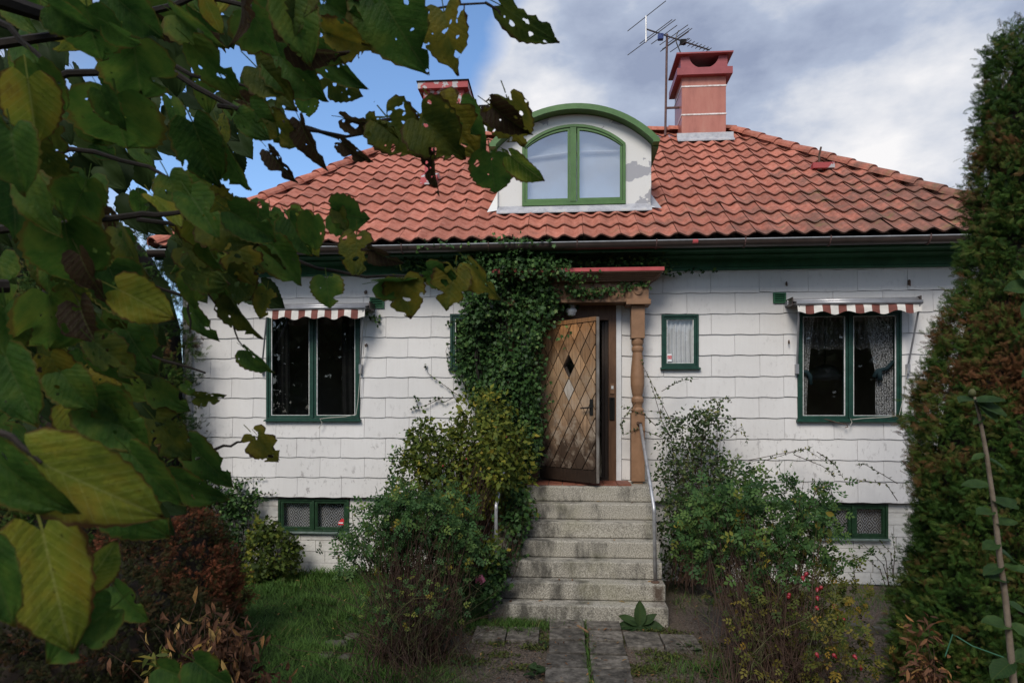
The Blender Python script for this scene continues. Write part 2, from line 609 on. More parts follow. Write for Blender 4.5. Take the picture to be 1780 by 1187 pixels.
# peeling white of the dormer: bare grey zinc shows through in flakes
m, nt = newmat('peeling_white_paint')
t = NT(nt)
p = t.pos()
gx = t.sep(p)
pn = t.noise(t.pos((1.6, 1, 1.6)), 1.5, 7, .55)
sx_ = t.n('ShaderNodeMapRange')
t.link(gx[0], sx_.inputs['Value'])
sx_.inputs['From Min'].default_value = .3
sx_.inputs['From Max'].default_value = 1.1
f = t.math('ADD', pn, t.math('MULTIPLY_ADD', sx_.outputs[0], .065, t.math('MULTIPLY_ADD', t.noise(p, 9, 5, .7), .10, -.065)))
pk = t.ramp(f, [(.595, 0), (.602, 1)], 'LINEAR')
c = t.mix(pk, (.64, .63, .60), (.33, .33, .35))
c = t.mix(t.ramp(t.noise(p, 40, 4), [(.6, 0), (.8, .3)]), c, (.4, .36, .3))
t.bsdf(c, .5, t.bump(t.math('SUBTRACT', 1.0, t.n('ShaderNodeRGBToBW', Color=pk).outputs[0]), .5, .003), 0, .3)
M['peel'] = m
m, nt = newmat('peeling_red_paint')
t = NT(nt)
p = t.pos()
pk = t.ramp(t.noise(p, 4.5, 7, .6), [(.50, 0), (.515, 1)])
c = t.mix(pk, (.34, .06, .06), (.40, .38, .38))
t.bsdf(c, .6)
M['peelred'] = m

# old glass: a see-through sheet that mirrors what stands before it
def glass(name, refl0, tintc=(.8, .82, .82)):
    m, nt = newmat(name)
    t = NT(nt)
    tr = t.n('ShaderNodeBsdfTransparent')
    tr.inputs['Color'].default_value = (*tintc, 1)
    gl = t.n('ShaderNodeBsdfGlossy')
    gl.inputs['Roughness'].default_value = .015
    gl.inputs['Color'].default_value = (1, 1, 1, 1)
    t.link(t.bump(t.noise(t.pos(), 2.2, 2), .05, .02), gl.inputs['Normal'])
    ge = t.n('ShaderNodeNewGeometry')
    dt = t.n('ShaderNodeVectorMath', operation='DOT_PRODUCT')
    t.link(ge.outputs['Incoming'], dt.inputs[0])
    t.link(ge.outputs['True Normal'], dt.inputs[1])
    co = t.math('SUBTRACT', 1.0, t.math('ABSOLUTE', dt.outputs['Value']), clamp=True)
    f = t.math('MULTIPLY_ADD', t.math('POWER', co, 5.0), .9, refl0, clamp=True)
    ms = t.n('ShaderNodeMixShader')
    t.link(f, ms.inputs[0])
    t.link(tr.outputs[0], ms.inputs[1])
    t.link(gl.outputs[0], ms.inputs[2])
    t.out(ms.outputs[0])
    return m


M['glass'] = glass('window_glass', 0.085)
M['glass2'] = glass('dormer_glass', 0.42)


# weathered oak of the door: honey brown up high, greyed and blackened towards the foot, where rain strikes
m, nt = newmat('weathered_oak')
t = NT(nt)
p = t.pos((1, 1, 1))
gx = t.sep(p)
gr = t.noise(t.pos((30, 30, 2.2)), 1.4, 6, .65)
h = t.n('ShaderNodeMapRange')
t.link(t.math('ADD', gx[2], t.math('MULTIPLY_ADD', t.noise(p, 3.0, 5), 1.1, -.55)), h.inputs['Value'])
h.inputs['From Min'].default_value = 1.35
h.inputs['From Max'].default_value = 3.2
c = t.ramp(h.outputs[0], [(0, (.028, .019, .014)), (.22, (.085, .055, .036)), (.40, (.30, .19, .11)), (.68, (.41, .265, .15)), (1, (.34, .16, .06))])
c = t.val(c, t.math('MULTIPLY_ADD', t.rand(), .75, .62))
c = t.mix(t.ramp(gr, [(.35, .55), (.65, 0)]), c, (.035, .02, .012))
pale = t.math('MULTIPLY', t.ramp(t.noise(p, 5, 5, .7), [(.50, 0), (.62, .7)]), t.ramp(h.outputs[0], [(.08, .6), (.3, 1), (.85, .1)]))
c = t.mix(pale, c, (.36, .29, .22))
t.bsdf(c, .6, t.bump(gr, .35, .004), 0, .3)
M['oak'] = m
M['paleoak'] = pm('bleached_oak', [(.3, (.26, .22, .18)), (.6, (.44, .39, .33))], 6, .7, .3, stretch=(5, 5, 1))

# leaves
M['ivy'] = leafmat('ivy_leaf', [(0, (.010, .022, .008)), (.4, (.024, .056, .015)), (.75, (.05, .10, .026)), (1, (.10, .15, .042))], .12, .5, .35)
M['yellowshrub'] = leafmat('honeysuckle_leaf', [(0, (.025, .04, .010)), (.4, (.06, .085, .016)), (.75, (.14, .15, .022)), (1, (.24, .19, .03))], .3)
M['rose'] = leafmat('rose_leaf', [(0, (.016, .036, .014)), (.5, (.042, .090, .028)), (.84, (.10, .155, .038)), (.94, (.16, .16, .03)), (1, (.24, .18, .03))], .3)
M['roseyellow'] = leafmat('autumn_rose_leaf', [(0, (.03, .045, .012)), (.35, (.07, .085, .018)), (.7, (.16, .13, .025)), (1, (.28, .17, .03))], .3)
M['bluerose'] = leafmat('briar_leaf', [(0, (.020, .036, .016)), (.5, (.052, .082, .030)), (.85, (.11, .13, .045)), (1, (.17, .15, .05))], .3)
M['thuja'] = leafmat('thuja_spray', [(0, (.012, .028, .007)), (.40, (.030, .066, .012)), (.60, (.058, .082, .016)), (.78, (.070, .050, .017)), (1, (.105, .046, .020))], .15, .6, .2)
M['thujagreen'] = leafmat('green_thuja_spray', [(0, (.010, .024, .006)), (.5, (.022, .05, .012)), (1, (.045, .078, .018))], .15, .6, .2)
M['rusty'] = leafmat('rusty_juniper', [(0, (.016, .018, .007)), (.4, (.026, .030, .010)), (.7, (.07, .026, .013)), (1, (.14, .045, .022))], .15, .6, .2)
M['grass'] = leafmat('grass_blade', [(0, (.026, .052, .013)), (.6, (.062, .125, .025)), (.9, (.105, .17, .038)), (1, (.18, .14, .07))], .35)
M['dry'] = leafmat('withered_leaf', [(0, (.035, .018, .011)), (.5, (.10, .048, .027)), (.8, (.21, .10, .038)), (1, (.32, .21, .075))], .2, .7)
M['weed'] = leafmat('weed_leaf', [(0, (.022, .045, .014)), (.7, (.05, .10, .028)), (1, (.11, .16, .05))], .3)
M['darkleaf'] = leafmat('dark_leaf', [(0, (.014, .026, .008)), (1, (.035, .058, .016))], .25)
M['moss'] = leafmat('moss', [(0, (.03, .04, .012)), (1, (.075, .085, .022))], .1, .9)


def bigleaf(name, stops, seedshift, holes=.0, rimc=None, vc=(.10, .13, .035), vf=.40, spread=.40):
    """one broad leaf: midrib and side veins, blotches, bitten holes; leaf space is x across, y stalk to tip"""
    m, nt = newmat(name)
    t = NT(nt)
    oc = t.n('ShaderNodeTexCoord').outputs['Object']
    x, y, z = t.sep(oc)
    rnd = t.rand()
    off = t.n('ShaderNodeCombineXYZ')
    t.link(t.math('MULTIPLY', rnd, 37.0), off.inputs[0])
    t.link(t.math('MULTIPLY', rnd, 91.0), off.inputs[2])
    va = t.n('ShaderNodeVectorMath', operation='ADD')
    t.link(oc, va.inputs[0])
    t.link(off.outputs[0], va.inputs[1])
    vec = va.outputs[0]
    ax = t.math('ABSOLUTE', x)
    # veins
    wv = t.math('FRACT', t.math('MULTIPLY', t.math('SUBTRACT', y, t.math('MULTIPLY', ax, .85)), 8.0))
    vein = t.math('LESS_THAN', t.math('ABSOLUTE', t.math('SUBTRACT', wv, .5)), .035)
    rib = t.math('LESS_THAN', ax, .012)
    veins = t.math('MAXIMUM', vein, rib)
    small = t.noise(vec, 11, 4, .7)
    big = t.noise(vec, 2.2, 4, .6)
    edge = t.math('MULTIPLY', ax, .35)
    f = t.math('ADD', t.math('ADD', big, edge), t.math('MULTIPLY_ADD', rnd, spread, -.13 - spread / 3), clamp=True)
    c = t.ramp(f, stops)
    c = t.mix(t.math('MULTIPLY', veins, vf), c, vc)
    if rimc:
        rim = t.n('ShaderNodeAttribute', attribute_name='rim').outputs['Fac']
        c = t.mix(t.ramp(t.math('MULTIPLY_ADD', big, .9, t.math('MULTIPLY', rim, .62)), [(.80, 0), (1.0, .92)]), c, rimc)
    c = t.mix(t.ramp(small, [(.62, 0), (.72, .7)]), c, (.035, .022, .010))
    hb = t.math('SUBTRACT', wv, .5)
    puff = t.math('SUBTRACT', .25, t.math('MULTIPLY', hb, hb))
    fine = t.noise(vec, 26, 3, .6)
    nb = t.bump(t.math('ADD', t.math('MULTIPLY', puff, .45), t.math('ADD', t.math('MULTIPLY', small, .4), t.math('MULTIPLY', fine, .35))), .24, .05)
    b = t.bsdf(c, .5, nb, 0, .13, out=False)
    tr = t.n('ShaderNodeBsdfTranslucent')
    t.link(c, tr.inputs['Color'])
    ms = t.n('ShaderNodeMixShader')
    ms.inputs[0].default_value = .5
    t.link(b, ms.inputs[1])
    t.link(tr.outputs[0], ms.inputs[2])
    sh = ms.outputs[0]
    if holes:
        hn = t.noise(vec, 4.6, 1.5, .5)
        hole = t.math('GREATER_THAN', hn, holes)
        tp = t.n('ShaderNodeBsdfTransparent')
        m2 = t.n('ShaderNodeMixShader')
        t.link(hole, m2.inputs[0])
        t.link(sh, m2.inputs[1])
        t.link(tp.outputs[0], m2.inputs[2])
        sh = m2.outputs[0]
    t.out(sh)
    return m


LG = [(.25, (.022, .060, .012)), (.48, (.055, .120, .020)), (.70, (.115, .17, .026)), (.95, (.24, .22, .03))]
LY = [(.22, (.07, .13, .018)), (.5, (.21, .24, .03)), (.72, (.31, .25, .03)), (.95, (.13, .05, .018))]
LB = [(.25, (.028, .018, .010)), (.6, (.05, .03, .014)), (.9, (.08, .05, .02))]
M['lime'] = bigleaf('lime_leaf_green', LG, 0, .71, (.11, .09, .02), spread=.26)
M['limehole'] = bigleaf('lime_leaf_bitten', [(.25, (.034, .060, .012)), (.5, (.095, .11, .016)), (.75, (.20, .165, .02)), (.95, (.05, .03, .012))], 0, .64, (.06, .032, .012))
M['limeyellow'] = bigleaf('lime_leaf_yellowed', LY, 0, 0, (.085, .035, .016), (.36, .37, .11), .45)
M['limebrown'] = bigleaf('lime_leaf_browned', LB, 0, .66)
M['mullein'] = bigleaf('mullein_leaf', [(.3, (.035, .068, .026)), (.7, (.062, .108, .04))], 0)
M['sapleaf'] = bigleaf('sapling_leaf', [(.3, (.028, .062, .020)), (.7, (.06, .115, .035)), (.95, (.12, .16, .045))], 0)

# ------------------------------------------------------------------ measures of the house
Z_SID = ZC(868.1, 0)                 # lower edge of the shingles
Z_COR = ZC(472.5, -.08)              # lower edge of the cornice
Y_EAVE, Z_EAVE = -.55, ZC(415.5, -.55)
Y_RID, Z_RID = 3.3, ZC(239, 3.3)
X_EL, X_ER = W(261, 430, Y_EAVE).x, W(1847, 405, Y_EAVE).x
X_RL, X_RR = W(700, 250, Y_RID).x, W(1272, 232, Y_RID).x
X_WL, X_WR = W(318, 600, 0).x, X_ER - .45
Y_BACK = 2 * Y_RID
PH = math.atan2(Z_RID - Z_EAVE, Y_RID - Y_EAVE)
TPH = math.tan(PH)


def roof_z(y):
    return Z_EAVE + TPH * (y - Y_EAVE)


def roofhit(u, v):
    a, b = (u - CU) / F, (CV - v) / F
    d = Vector((-SN + a * CS, CS + a * SN, b))
    s = (Z_EAVE + TPH * (CAM.y - Y_EAVE) - CAM.z) / (d.z - TPH * d.y)
    return CAM + d * s


def hipx(y, side):
    f = (y - Y_EAVE) / (Y_RID - Y_EAVE)
    return X_EL + (X_RL - X_EL) * f if side < 0 else X_ER + (X_RR - X_ER) * f


def rect(u0, v0, u1, v1, Y=0):
    um, vm = (u0 + u1) / 2, (v0 + v1) / 2
    return [W(u0, vm, Y).x, W(u1, vm, Y).x, W(um, v1, Y).z, W(um, v0, Y).z]


OP = {
    'wl': rect(464, 541, 626, 730), 'wr': rect(1386, 541, 1566, 731),
    'sl': rect(783, 546, 847, 642), 'sr': rect(1150, 547, 1214, 640),
    'door': rect(925, 528, 1080, 838),
}
OPB = {'bl': rect(484, 866, 607, 924, .05), 'br': rect(1421, 875, 1543, 936, .05)}
Z_FLOOR = 7 * .181
OP['door'][2] = Z_FLOOR


def cut(r, holes, eps=1e-4):
    """rectangle r minus holes -> list of (x0,x1,z0,z1)"""
    out = [tuple(r)]
    for h in holes:
        nxt = []
        for (a, b, c, d) in out:
            if h[0] >= b - eps or h[1] <= a + eps or h[2] >= d - eps or h[3] <= c + eps:
                nxt.append((a, b, c, d))
                continue
            if h[0] > a + eps:
                nxt.append((a, h[0], c, d))
            if h[1] < b - eps:
                nxt.append((h[1], b, c, d))
            m0, m1 = max(a, h[0]), min(b, h[1])
            if h[2] > c + eps:
                nxt.append((m0, m1, c, h[2]))
            if h[3] < d - eps:
                nxt.append((m0, m1, h[3], d))
        out = nxt
    return out


house = thing('house', 'white shingled house with red tiled hip roof, round topped dormer and brown porch', 'house', (0, 3.3, 0))

# ---- wall core with openings, inner floor, rear and side walls
mb = MB()
for (a, b, c, d) in cut((X_WL, X_WR, Z_SID - .004, Z_COR + .35), OP.values()):
    mb.box(a, b, .02, .25, c, d)
mb.box(X_WL, X_WL + .22, .25, Y_BACK, 0, Z_COR + .35)
mb.box(X_WR - .22, X_WR, .25, Y_BACK, 0, Z_COR + .35)
mb.box(X_WL + .22, X_WR - .22, Y_BACK - .2, Y_BACK, 0, Z_COR + .35)
wall = mb.build('wall', M['core'], house)
mb = MB()
mb.box(X_WL + .22, X_WR - .22, .3, Y_BACK - .2, Z_FLOOR - .1, Z_FLOOR)
mb.box(X_WL + .22, X_WR - .22, .3, Y_BACK - .2, Z_COR + .2, Z_COR + .3)
mb.box(X_WL + .22, X_WR - .22, 2.6, 2.7, Z_FLOOR, Z_COR + .2)
mb.box(-1.6, -1.5, .3, 2.6, Z_FLOOR, Z_COR + .2)
mb.box(1.5, 1.6, .3, 2.6, Z_FLOOR, Z_COR + .2)
mb.build('interior', M['interior'], house)

# ---- shingles: 0.26 m courses, lower edge gently waved, every shingle a piece
CH = (W(1400, 507.9, 0).z - W(1400, 873, 0).z) / 10
SW = W(1405, 600, 0).x - W(1320, 600, 0).x
XJ = W(1320, 470, 0).x                      # a joint of the top course
OPF = [[o[0] - .004, o[1] + .004, o[2] - .004, o[3] + .004] for o in OP.values()]
PORCH_X0, PORCH_X1 = W(880, 600, 0).x, W(1128, 500, 0).x
ncourse = int((Z_COR + .05 - Z_SID) / CH) + 1
for j in range(ncourse):
    z0 = Z_SID + j * CH
    z1 = min(z0 + CH, Z_COR + .06)
    off = XJ + (SW / 2 if j % 2 == 1 else 0)
    off += R.uniform(-.01, .01)
    i0 = int(math.floor((X_WL - off) / SW))
    i1 = int(math.ceil((X_WR - off) / SW))
    for i in range(i0, i1):
        a, b = max(off + i * SW, X_WL) + .002, min(off + (i + 1) * SW, X_WR) - .002
        if b - a < .03:
            continue
        mb = MB()
        jit = R.uniform(-.004, .004)
        tilt = R.uniform(.0, .003)
        for (x0, x1, c, d) in cut((a, b, z0, z1), OPF):
            nseg = max(2, int((x1 - x0) / .05))
            orig = abs(c - z0) < 1e-4
            vs, fs = [], []
            for k in range(nseg + 1):
                x = x0 + (x1 - x0) * k / nseg
                zb = c + ((.0038 * math.sin((x - a) / SW * 4 * math.pi + .6) + jit) if orig else 0)
                fr = (c - z0) / CH
                yb = -.016 - tilt + .012 * fr
                yt = -.004
                vs += [(x, .018, zb), (x, yb, zb), (x, yt, d), (x, .018, d)]
            for k in range(nseg):
                p, q = 4 * k, 4 * k + 4
                fs += [(p, q, q + 1, p + 1), (p + 1, q + 1, q + 2, p + 2), (p + 2, q + 2, q + 3, p + 3)]
            fs += [(0, 1, 2, 3), (4 * nseg + 3, 4 * nseg + 2, 4 * nseg + 1, 4 * nseg)]
            mb.add(vs, fs)
        if mb.v:
            mb.build('siding_shingle', M['shingle'], wall)

# thin dark strip standing in for the shadow line under the lowest course
MB().box(X_WL, X_WR, .0, .02, Z_SID - .014, Z_SID - .006).build('shadow_strip', M['gutter'], wall)

# ---- foundation of rough painted blocks
mb = MB()
for (a, b, c, d) in cut((X_WL + .03, X_WR - .03, -.3, Z_SID - .016), OPB.values()):
    mb.box(a, b, .09, .25, c, d)
found = mb.build('foundation', M['foundation'], house)
OPB2 = [[o[0] - .003, o[1] + .003, o[2] - .003, o[3] + .003] for o in OPB.values()]
bh = .150
for j in range(int((Z_SID - .016) / bh) + 1):
    z0, z1 = j * bh, min((j + 1) * bh, Z_SID - .016)
    if z1 - z0 < .02:
        continue
    x = X_WL + .03 - R.uniform(0, .3)
    while x < X_WR - .03:
        wdt = R.uniform(.42, .52)
        a, b = max(x, X_WL + .03), min(x + wdt, X_WR - .03)
        x += wdt
        if b - a < .03 or (b > -.75 and a < 1.0):
            continue
        mb = MB()
        yy = .05 + R.uniform(-.006, .006)
        for (x0, x1, c, d) in cut((a + .003, b - .003, z0 + .003, z1 - .003), OPB2):
            mb.box(x0, x1, yy, .088, c, d)
        if mb.v:
            mb.build('foundation_block', M['foundation'], found)


# ---- windows
def ring(mb, x0, x1, z0, z1, w, y0, y1, wb=None, wt=None):
    wb = w if wb is None else wb
    wt = w if wt is None else wt
    mb.box(x0, x1, y0, y1, z0, z0 + wb)
    mb.box(x0, x1, y0, y1, z1 - wt, z1)
    mb.box(x0, x0 + w, y0, y1, z0 + wb, z1 - wt)
    mb.box(x1 - w, x1, y0, y1, z0 + wb, z1 - wt)


def window(o, mat, leaves=2, fw=.028, sw=.032, yf=-.03, sillm=None, name='window', sill=True, putty=None):
    x0, x1, z0, z1 = o
    mb = MB()
    ring(mb, x0, x1, z0, z1, fw, yf, .16)
    if leaves == 2:
        xm = (x0 + x1) / 2
        mb.box(xm - .014, xm + .014, yf - .006, .16, z0 + fw, z1 - fw)
    f = mb.build(name, mat, house, bevel=.003)
    spans = [(x0 + fw, x1 - fw)] if leaves == 1 else [(x0 + fw, (x0 + x1) / 2 - .014), ((x0 + x1) / 2 + .014, x1 - fw)]
    for (a, b) in spans:
        a, b, c, d = a + .002, b - .002, z0 + fw + .002, z1 - fw - .002
        mb = MB()
        ring(mb, a, b, c, d, sw, yf + .012, .05)
        mb.build('sash', mat, f, bevel=.002)
        mb = MB()
        ring(mb, a + sw, b - sw, c + sw, d - sw, .010, yf + .020, yf + .034, .006, .006)
        mb.build('putty_strip', putty or M['putty'], f)
        MB().add([(a + sw, yf + .036, c + sw), (b - sw, yf + .036, c + sw), (b - sw, yf + .036, d - sw), (a + sw, yf + .036, d - sw)], [(0, 1, 2, 3)]).build('pane', M['glass'], f)
    if sill:
        mb = MB()
        mb.profile([(yf + .02, z0 + .012), (yf - .035, z0 - .004), (yf - .035, z0 - .016), (yf + .02, z0 - .016)], x0 - .02, x1 + .02)
        mb.build('sill', sillm or mat, f)
    return f


win_l = window(OP['wl'], M['green'])
win_r = window(OP['wr'], M['green'])
win_sl = window(OP['sl'], M['green'], 1)
win_sr = window(OP['sr'], M['green'], 1)
bw_l = window(OPB['bl'], M['basegreen'], 2, .03, .03, .03, M['sillpaint'], 'basement_window', putty=M['basegreen'])
bw_r = window(OPB['br'], M['basegreen'], 2, .03, .03, .03, M['sillpaint'], 'basement_window', putty=M['basegreen'])
MB().box(OPB['bl'][0] - .02, OPB['bl'][1] + .02, .3, 1.5, OPB['bl'][2] - .3, OPB['bl'][2] - .25).build('cellar_shelf', M['dark'], house)


# ---- curtains
def lace(name, scale=60, thr=.5, pattern=False, col=(.62, .60, .60)):
    m, nt = newmat(name)
    t = NT(nt)
    p = t.pos()
    if pattern:
        x, y, z = t.sep(p)
        fx = t.math('ABSOLUTE', t.math('SUBTRACT', t.math('FRACT', t.math('MULTIPLY', x, 8.2)), .5))
        fz = t.math('ABSOLUTE', t.math('SUBTRACT', t.math('FRACT', t.math('MULTIPLY', z, 6.2)), .5))
        s = t.math('ADD', fx, fz)
        f = t.math('FRACT', t.math('MULTIPLY', s, 4.0))
        a = t.math('MULTIPLY_ADD', t.math('MULTIPLY', t.math('GREATER_THAN', f, .5), t.noise(p, 2.3, 2)), .75, .10)
    else:
        n = t.noise(p, scale, 3, .6)
        a = t.ramp(n, [(thr - .05, .12), (thr + .05, .8)])
    d = t.n('ShaderNodeBsdfDiffuse')
    d.inputs['Color'].default_value = (*col, 1)
    tr = t.n('ShaderNodeBsdfTransparent')
    ms = t.n('ShaderNodeMixShader')
    t.link(a, ms.inputs[0])
    t.link(tr.outputs[0], ms.inputs[1])
    t.link(d.outputs[0], ms.inputs[2])
    t.out(ms.outputs[0])
    return m


M['lace'] = lace('white_lace')
M['lacethin'] = lace('thin_lace', 45, .58, col=(.4, .38, .37))
M['lacepat'] = lace('patterned_lace', pattern=True)
M['sheer'] = pm('white_sheer_cloth', [(.3, (.62, .61, .62)), (.7, (.74, .73, .74))], 8, .8, .1)


def curtain(name, xl, xr, y, folds, mat, label, group=None, amp=.018, n=60, rows=14, parent=None, bottomwave=0):
    """hanging cloth; xl(f), xr(f) give the edges at height fraction f (0 low, 1 high); z range in xl.z"""
    z0, z1 = xl[0], xl[1]
    vs, fs = [], []
    for j in range(rows + 1):
        f = j / rows
        a, b = xl[2](f), xr(f)
        for i in range(n + 1):
            s = i / n
            x = a + (b - a) * s
            z = z0 + (z1 - z0) * f
            if bottomwave and j == 0:
                z += bottomwave * abs(math.sin(s * math.pi * 9))
            vs.append((x, y + amp * math.sin(s * folds * 2 * math.pi + .8 * math.sin(f * 3)) * (1.1 - .4 * f), z))
    for j in range(rows):
        for i in range(n):
            p = j * (n + 1) + i
            fs.append((p, p + 1, p + n + 2, p + n + 1))
    o = MB().add(vs, fs).build(name, mat, None, smooth=True)
    tag(o, label, 'curtain', group)
    return o


yc = .09
a, b, c, d = OP['wr']
zz = (c + .05, d - .05)
xm = (a + b) / 2
curtain('curtain', (*zz, lambda f: a + .05), lambda f: a + .05 + (.09 + .10 * f ** 1.5), yc, 5, M['lace'],
        'narrow white lace curtain tied back at the left of the right window', 'lace curtains in the right window')
curtain('curtain', (*zz, lambda f: b - .05 - (.17 + .20 * max(0, f - .45)) * 1.25), lambda f: b - .05, yc, 7, M['lace'],
        'wide white lace curtain with blue tie at the right of the right window', 'lace curtains in the right window')
curtain('valance_curtain', (d - .48, d - .06, lambda f: a + .05), lambda f: b - .05, yc + .04, 18, M['lacethin'],
        'short grey lace valance hanging across the top of the right window', 'lace curtains in the right window', n=140, rows=8, bottomwave=.03)
# ties
zt = W(1520, 645, yc).z
mbk = MB()
mbk.tube([(b - .06, yc - .03, zt + .12), (b - .15, yc - .05, zt + .03), (b - .26, yc - .045, zt), (b - .30, yc - .04, zt - .08)], [.022, .026, .028, .03], 8)
mbk.tube([(b - .24, yc - .05, zt), (b - .23, yc - .05, zt - .12)], [.03, .034], 8)
o = mbk.build('curtain_tie', M['tie'], None, smooth=True)
tag(o, 'blue knotted tie around the wide right lace curtain', 'curtain tie')
mbk = MB()
mbk.tube([(a + .05, yc - .03, zt), (a + .13, yc - .05, zt - .01), (a + .17, yc - .04, zt - .06), (a + .18, yc - .04, zt - .17)], [.022, .026, .03, .024], 8)
o = mbk.build('curtain_tie', M['tie'], None, smooth=True)
tag(o, 'blue tie hanging from the narrow left lace curtain', 'curtain tie')

# pendant lamp inside the right window
lp = W(1434, 650, 1.3)
pend = thing('pendant_lamp', 'pale dome pendant lamp hanging inside the right window', 'lamp', lp)
MB().lathe([(.25, lp.z - .09), (.245, lp.z - .03), (.20, lp.z + .05), (.11, lp.z + .11), (.03, lp.z + .14)], lp.x, lp.y, 24).build('lamp_shade', M['lampshade'], pend, smooth=True)
MB().tube([(lp.x, lp.y, lp.z + .13), (lp.x, lp.y, Z_COR + .2)], .008, 6).build('cord', M['dark'], pend)

a2, b2, c2, d2 = OP['wl']
curtain('curtain', (c2 + .04, d2 - .05, lambda f: a2 + .05), lambda f: a2 + .24, .16, 3, M['dark'], 'dark curtain drawn aside at the left of the left window', 'dark curtains in the left window')
curtain('curtain', (c2 + .04, d2 - .05, lambda f: b2 - .30), lambda f: b2 - .05, .16, 3, M['dark'], 'dark curtain drawn aside at the right of the left window', 'dark curtains in the left window')
a3, b3, c3, d3 = OP['sr']
curtain('curtain', (c3 + .03, d3 - .03, lambda f: a3 + .03), lambda f: b3 - .03, .05, 7, M['sheer'], 'plain white gathered curtain filling the small square window', amp=.014)
for k, (o_, s_) in enumerate(((OPB['bl'], 'left'), (OPB['br'], 'right'))):
    a4, b4, c4, d4 = o_
    curtain('curtain', (c4 + .02, d4 - .02, lambda f, a4=a4: a4 + .02), lambda f, b4=b4: b4 - .02, .13, 4, M['lacepat'],
            'diamond patterned lace curtain in the %s basement window' % s_, 'lace curtains in the basement windows', amp=.012)


# stickers on the panes
def text(body, size, mat, name, loc, parent, depth=.0004):
    cu = bpy.data.curves.new(name, 'FONT')
    cu.body = body
    cu.size = size
    cu.extrude = depth
    cu.align_x = 'CENTER'
    cu.align_y = 'CENTER'
    tmp = bpy.data.objects.new('lettering_source', cu)
    COL.objects.link(tmp)
    dg = bpy.context.evaluated_depsgraph_get()
    me = bpy.data.meshes.new_from_object(tmp.evaluated_get(dg))
    bpy.data.objects.remove(tmp)
    me.materials.clear()
    me.materials.append(mat)
    o = place(name, me, Matrix.Translation(loc) @ Matrix.Rotation(math.radians(90), 4, 'X'), parent)
    return o


ys = -.004
q = [W(1158, 0, ys).x, W(1167.5, 0, ys).x, W(1162, 628.5, ys).z, W(1162, 615, ys).z]
st = thing('alarm_sticker', 'small red and white sticker on the pane of the small square window', 'sticker', (q[0], ys, q[2]))
MB().box(q[0], q[1], ys, ys + .002, q[2], q[3]).build('paper', M['white'], st)
hh = q[3] - q[2]
MB().box(q[0], q[1], ys - .0012, ys - .0004, q[2] + hh * .34, q[2] + hh * .76).build('red_band', M['redprint'], st)
text('Larm', .030, M['white'], 'lettering', ((q[0] + q[1]) / 2, ys - .0018, q[2] + hh * .55), st)
q = [W(588, 0, .055).x, W(598, 0, .055).x, W(593, 912, .055).z, W(593, 902, .055).z]
st = thing('red_sticker', 'small red sticker with white band on the left basement window', 'sticker', (q[0], .055, q[2]))
MB().prism([(q[0], q[2]), (q[1], q[2]), (q[1], q[3]), (q[1] - .03, q[3] + .01), (q[0] + .02, q[3] - .02), (q[0], q[3] - .04)], .056, .058).build('paper', M['redprint'], st)
MB().box(q[0] + .004, q[1] - .01, .0545, .0555, q[2] + .02, q[2] + .035).build('white_band', M['white'], st)

# ---- cornice, gutter
zg = ZC(432, -.5)
prof = [(0.02, Z_COR), (-.045, Z_COR), (-.045, Z_COR + .03), (-.032, Z_COR + .04), (-.032, Z_COR + .13), (-.07, Z_COR + .145), (-.11, Z_COR + .17), (-.11, Z_COR + .19),
        (-.16, Z_COR + .20), (-.22, Z_COR + .235), (-.40, zg), (-.40, zg + .09), (0.02, zg + .09)]
corn = MB().profile(prof, X_WL - .12, X_WR + .12).build('cornice', M['cornice'], house)
gp = []
gx0, gx1 = X_EL + .02, X_ER - .02
gy, gz, gr = -.585, ZC(424, -.58), .075
vs, fs = [], []
ns = 10
for s_, rr in ((0, gr), (1, gr - .006)):
    for k in range(ns + 1):
        aa = math.pi + math.pi * k / ns
        vs += [(gx0, gy + rr * math.cos(aa), gz + rr * math.sin(aa)), (gx1, gy + rr * math.cos(aa), gz + rr * math.sin(aa))]
for s_ in range(2):
    for k in range(ns):
        p_ = s_ * 2 * (ns + 1) + 2 * k
        fs.append((p_, p_ + 1, p_ + 3, p_ + 2))
gut = MB().add(vs, fs).build('gutter', M['gutter'], house, smooth=True)
MB().tube([(gx0, gy - gr, gz), (gx1, gy - gr, gz)], .009, 6).build('gutter_rim', M['rim'], gut)
for u in (700, 850, 1003, 1140, 1293, 1440, 1612):
    xx = W(u, 425, gy).x
    pts = [(xx, gy + (gr + .006) * math.cos(aa), gz + (gr + .006) * math.sin(aa)) for aa in [math.pi * (1 + k / 8) for k in range(9)]]
    pts = [(xx, gy - gr - .012, gz + .02)] + pts
    MB().tube(pts, .009, 4).build('gutter_bracket', M['mast'], gut)
# joint sleeve
xx = W(1208, 420, gy).x
vs = []
MB().tube([(xx - .04, gy - gr - .004, gz - .02), (xx + .02, gy - gr - .004, gz - .02)], .025, 6).build('gutter_joint', M['redsheet'], gut)

# ---- roof deck
mb = MB()
mb.add([(X_EL, Y_EAVE + .03, Z_EAVE - .06), (X_ER, Y_EAVE + .03, Z_EAVE - .06), (X_ER, Y_BACK + .55, Z_EAVE - .06), (X_EL, Y_BACK + .55, Z_EAVE - .06),
        (X_RL, Y_RID, Z_RID - .06), (X_RR, Y_RID, Z_RID - .06)], [(0, 1, 5, 4), (1, 2, 5), (2, 3, 4, 5), (3, 0, 4), (0, 3, 2, 1)])
roof = mb.build('roof', M['core_brown'], house)
MB().box(X_EL + .03, X_ER - .03, Y_EAVE + .04, Y_EAVE + .06, Z_EAVE - .16, Z_EAVE - .03).build('fascia', M['cornice'], roof)

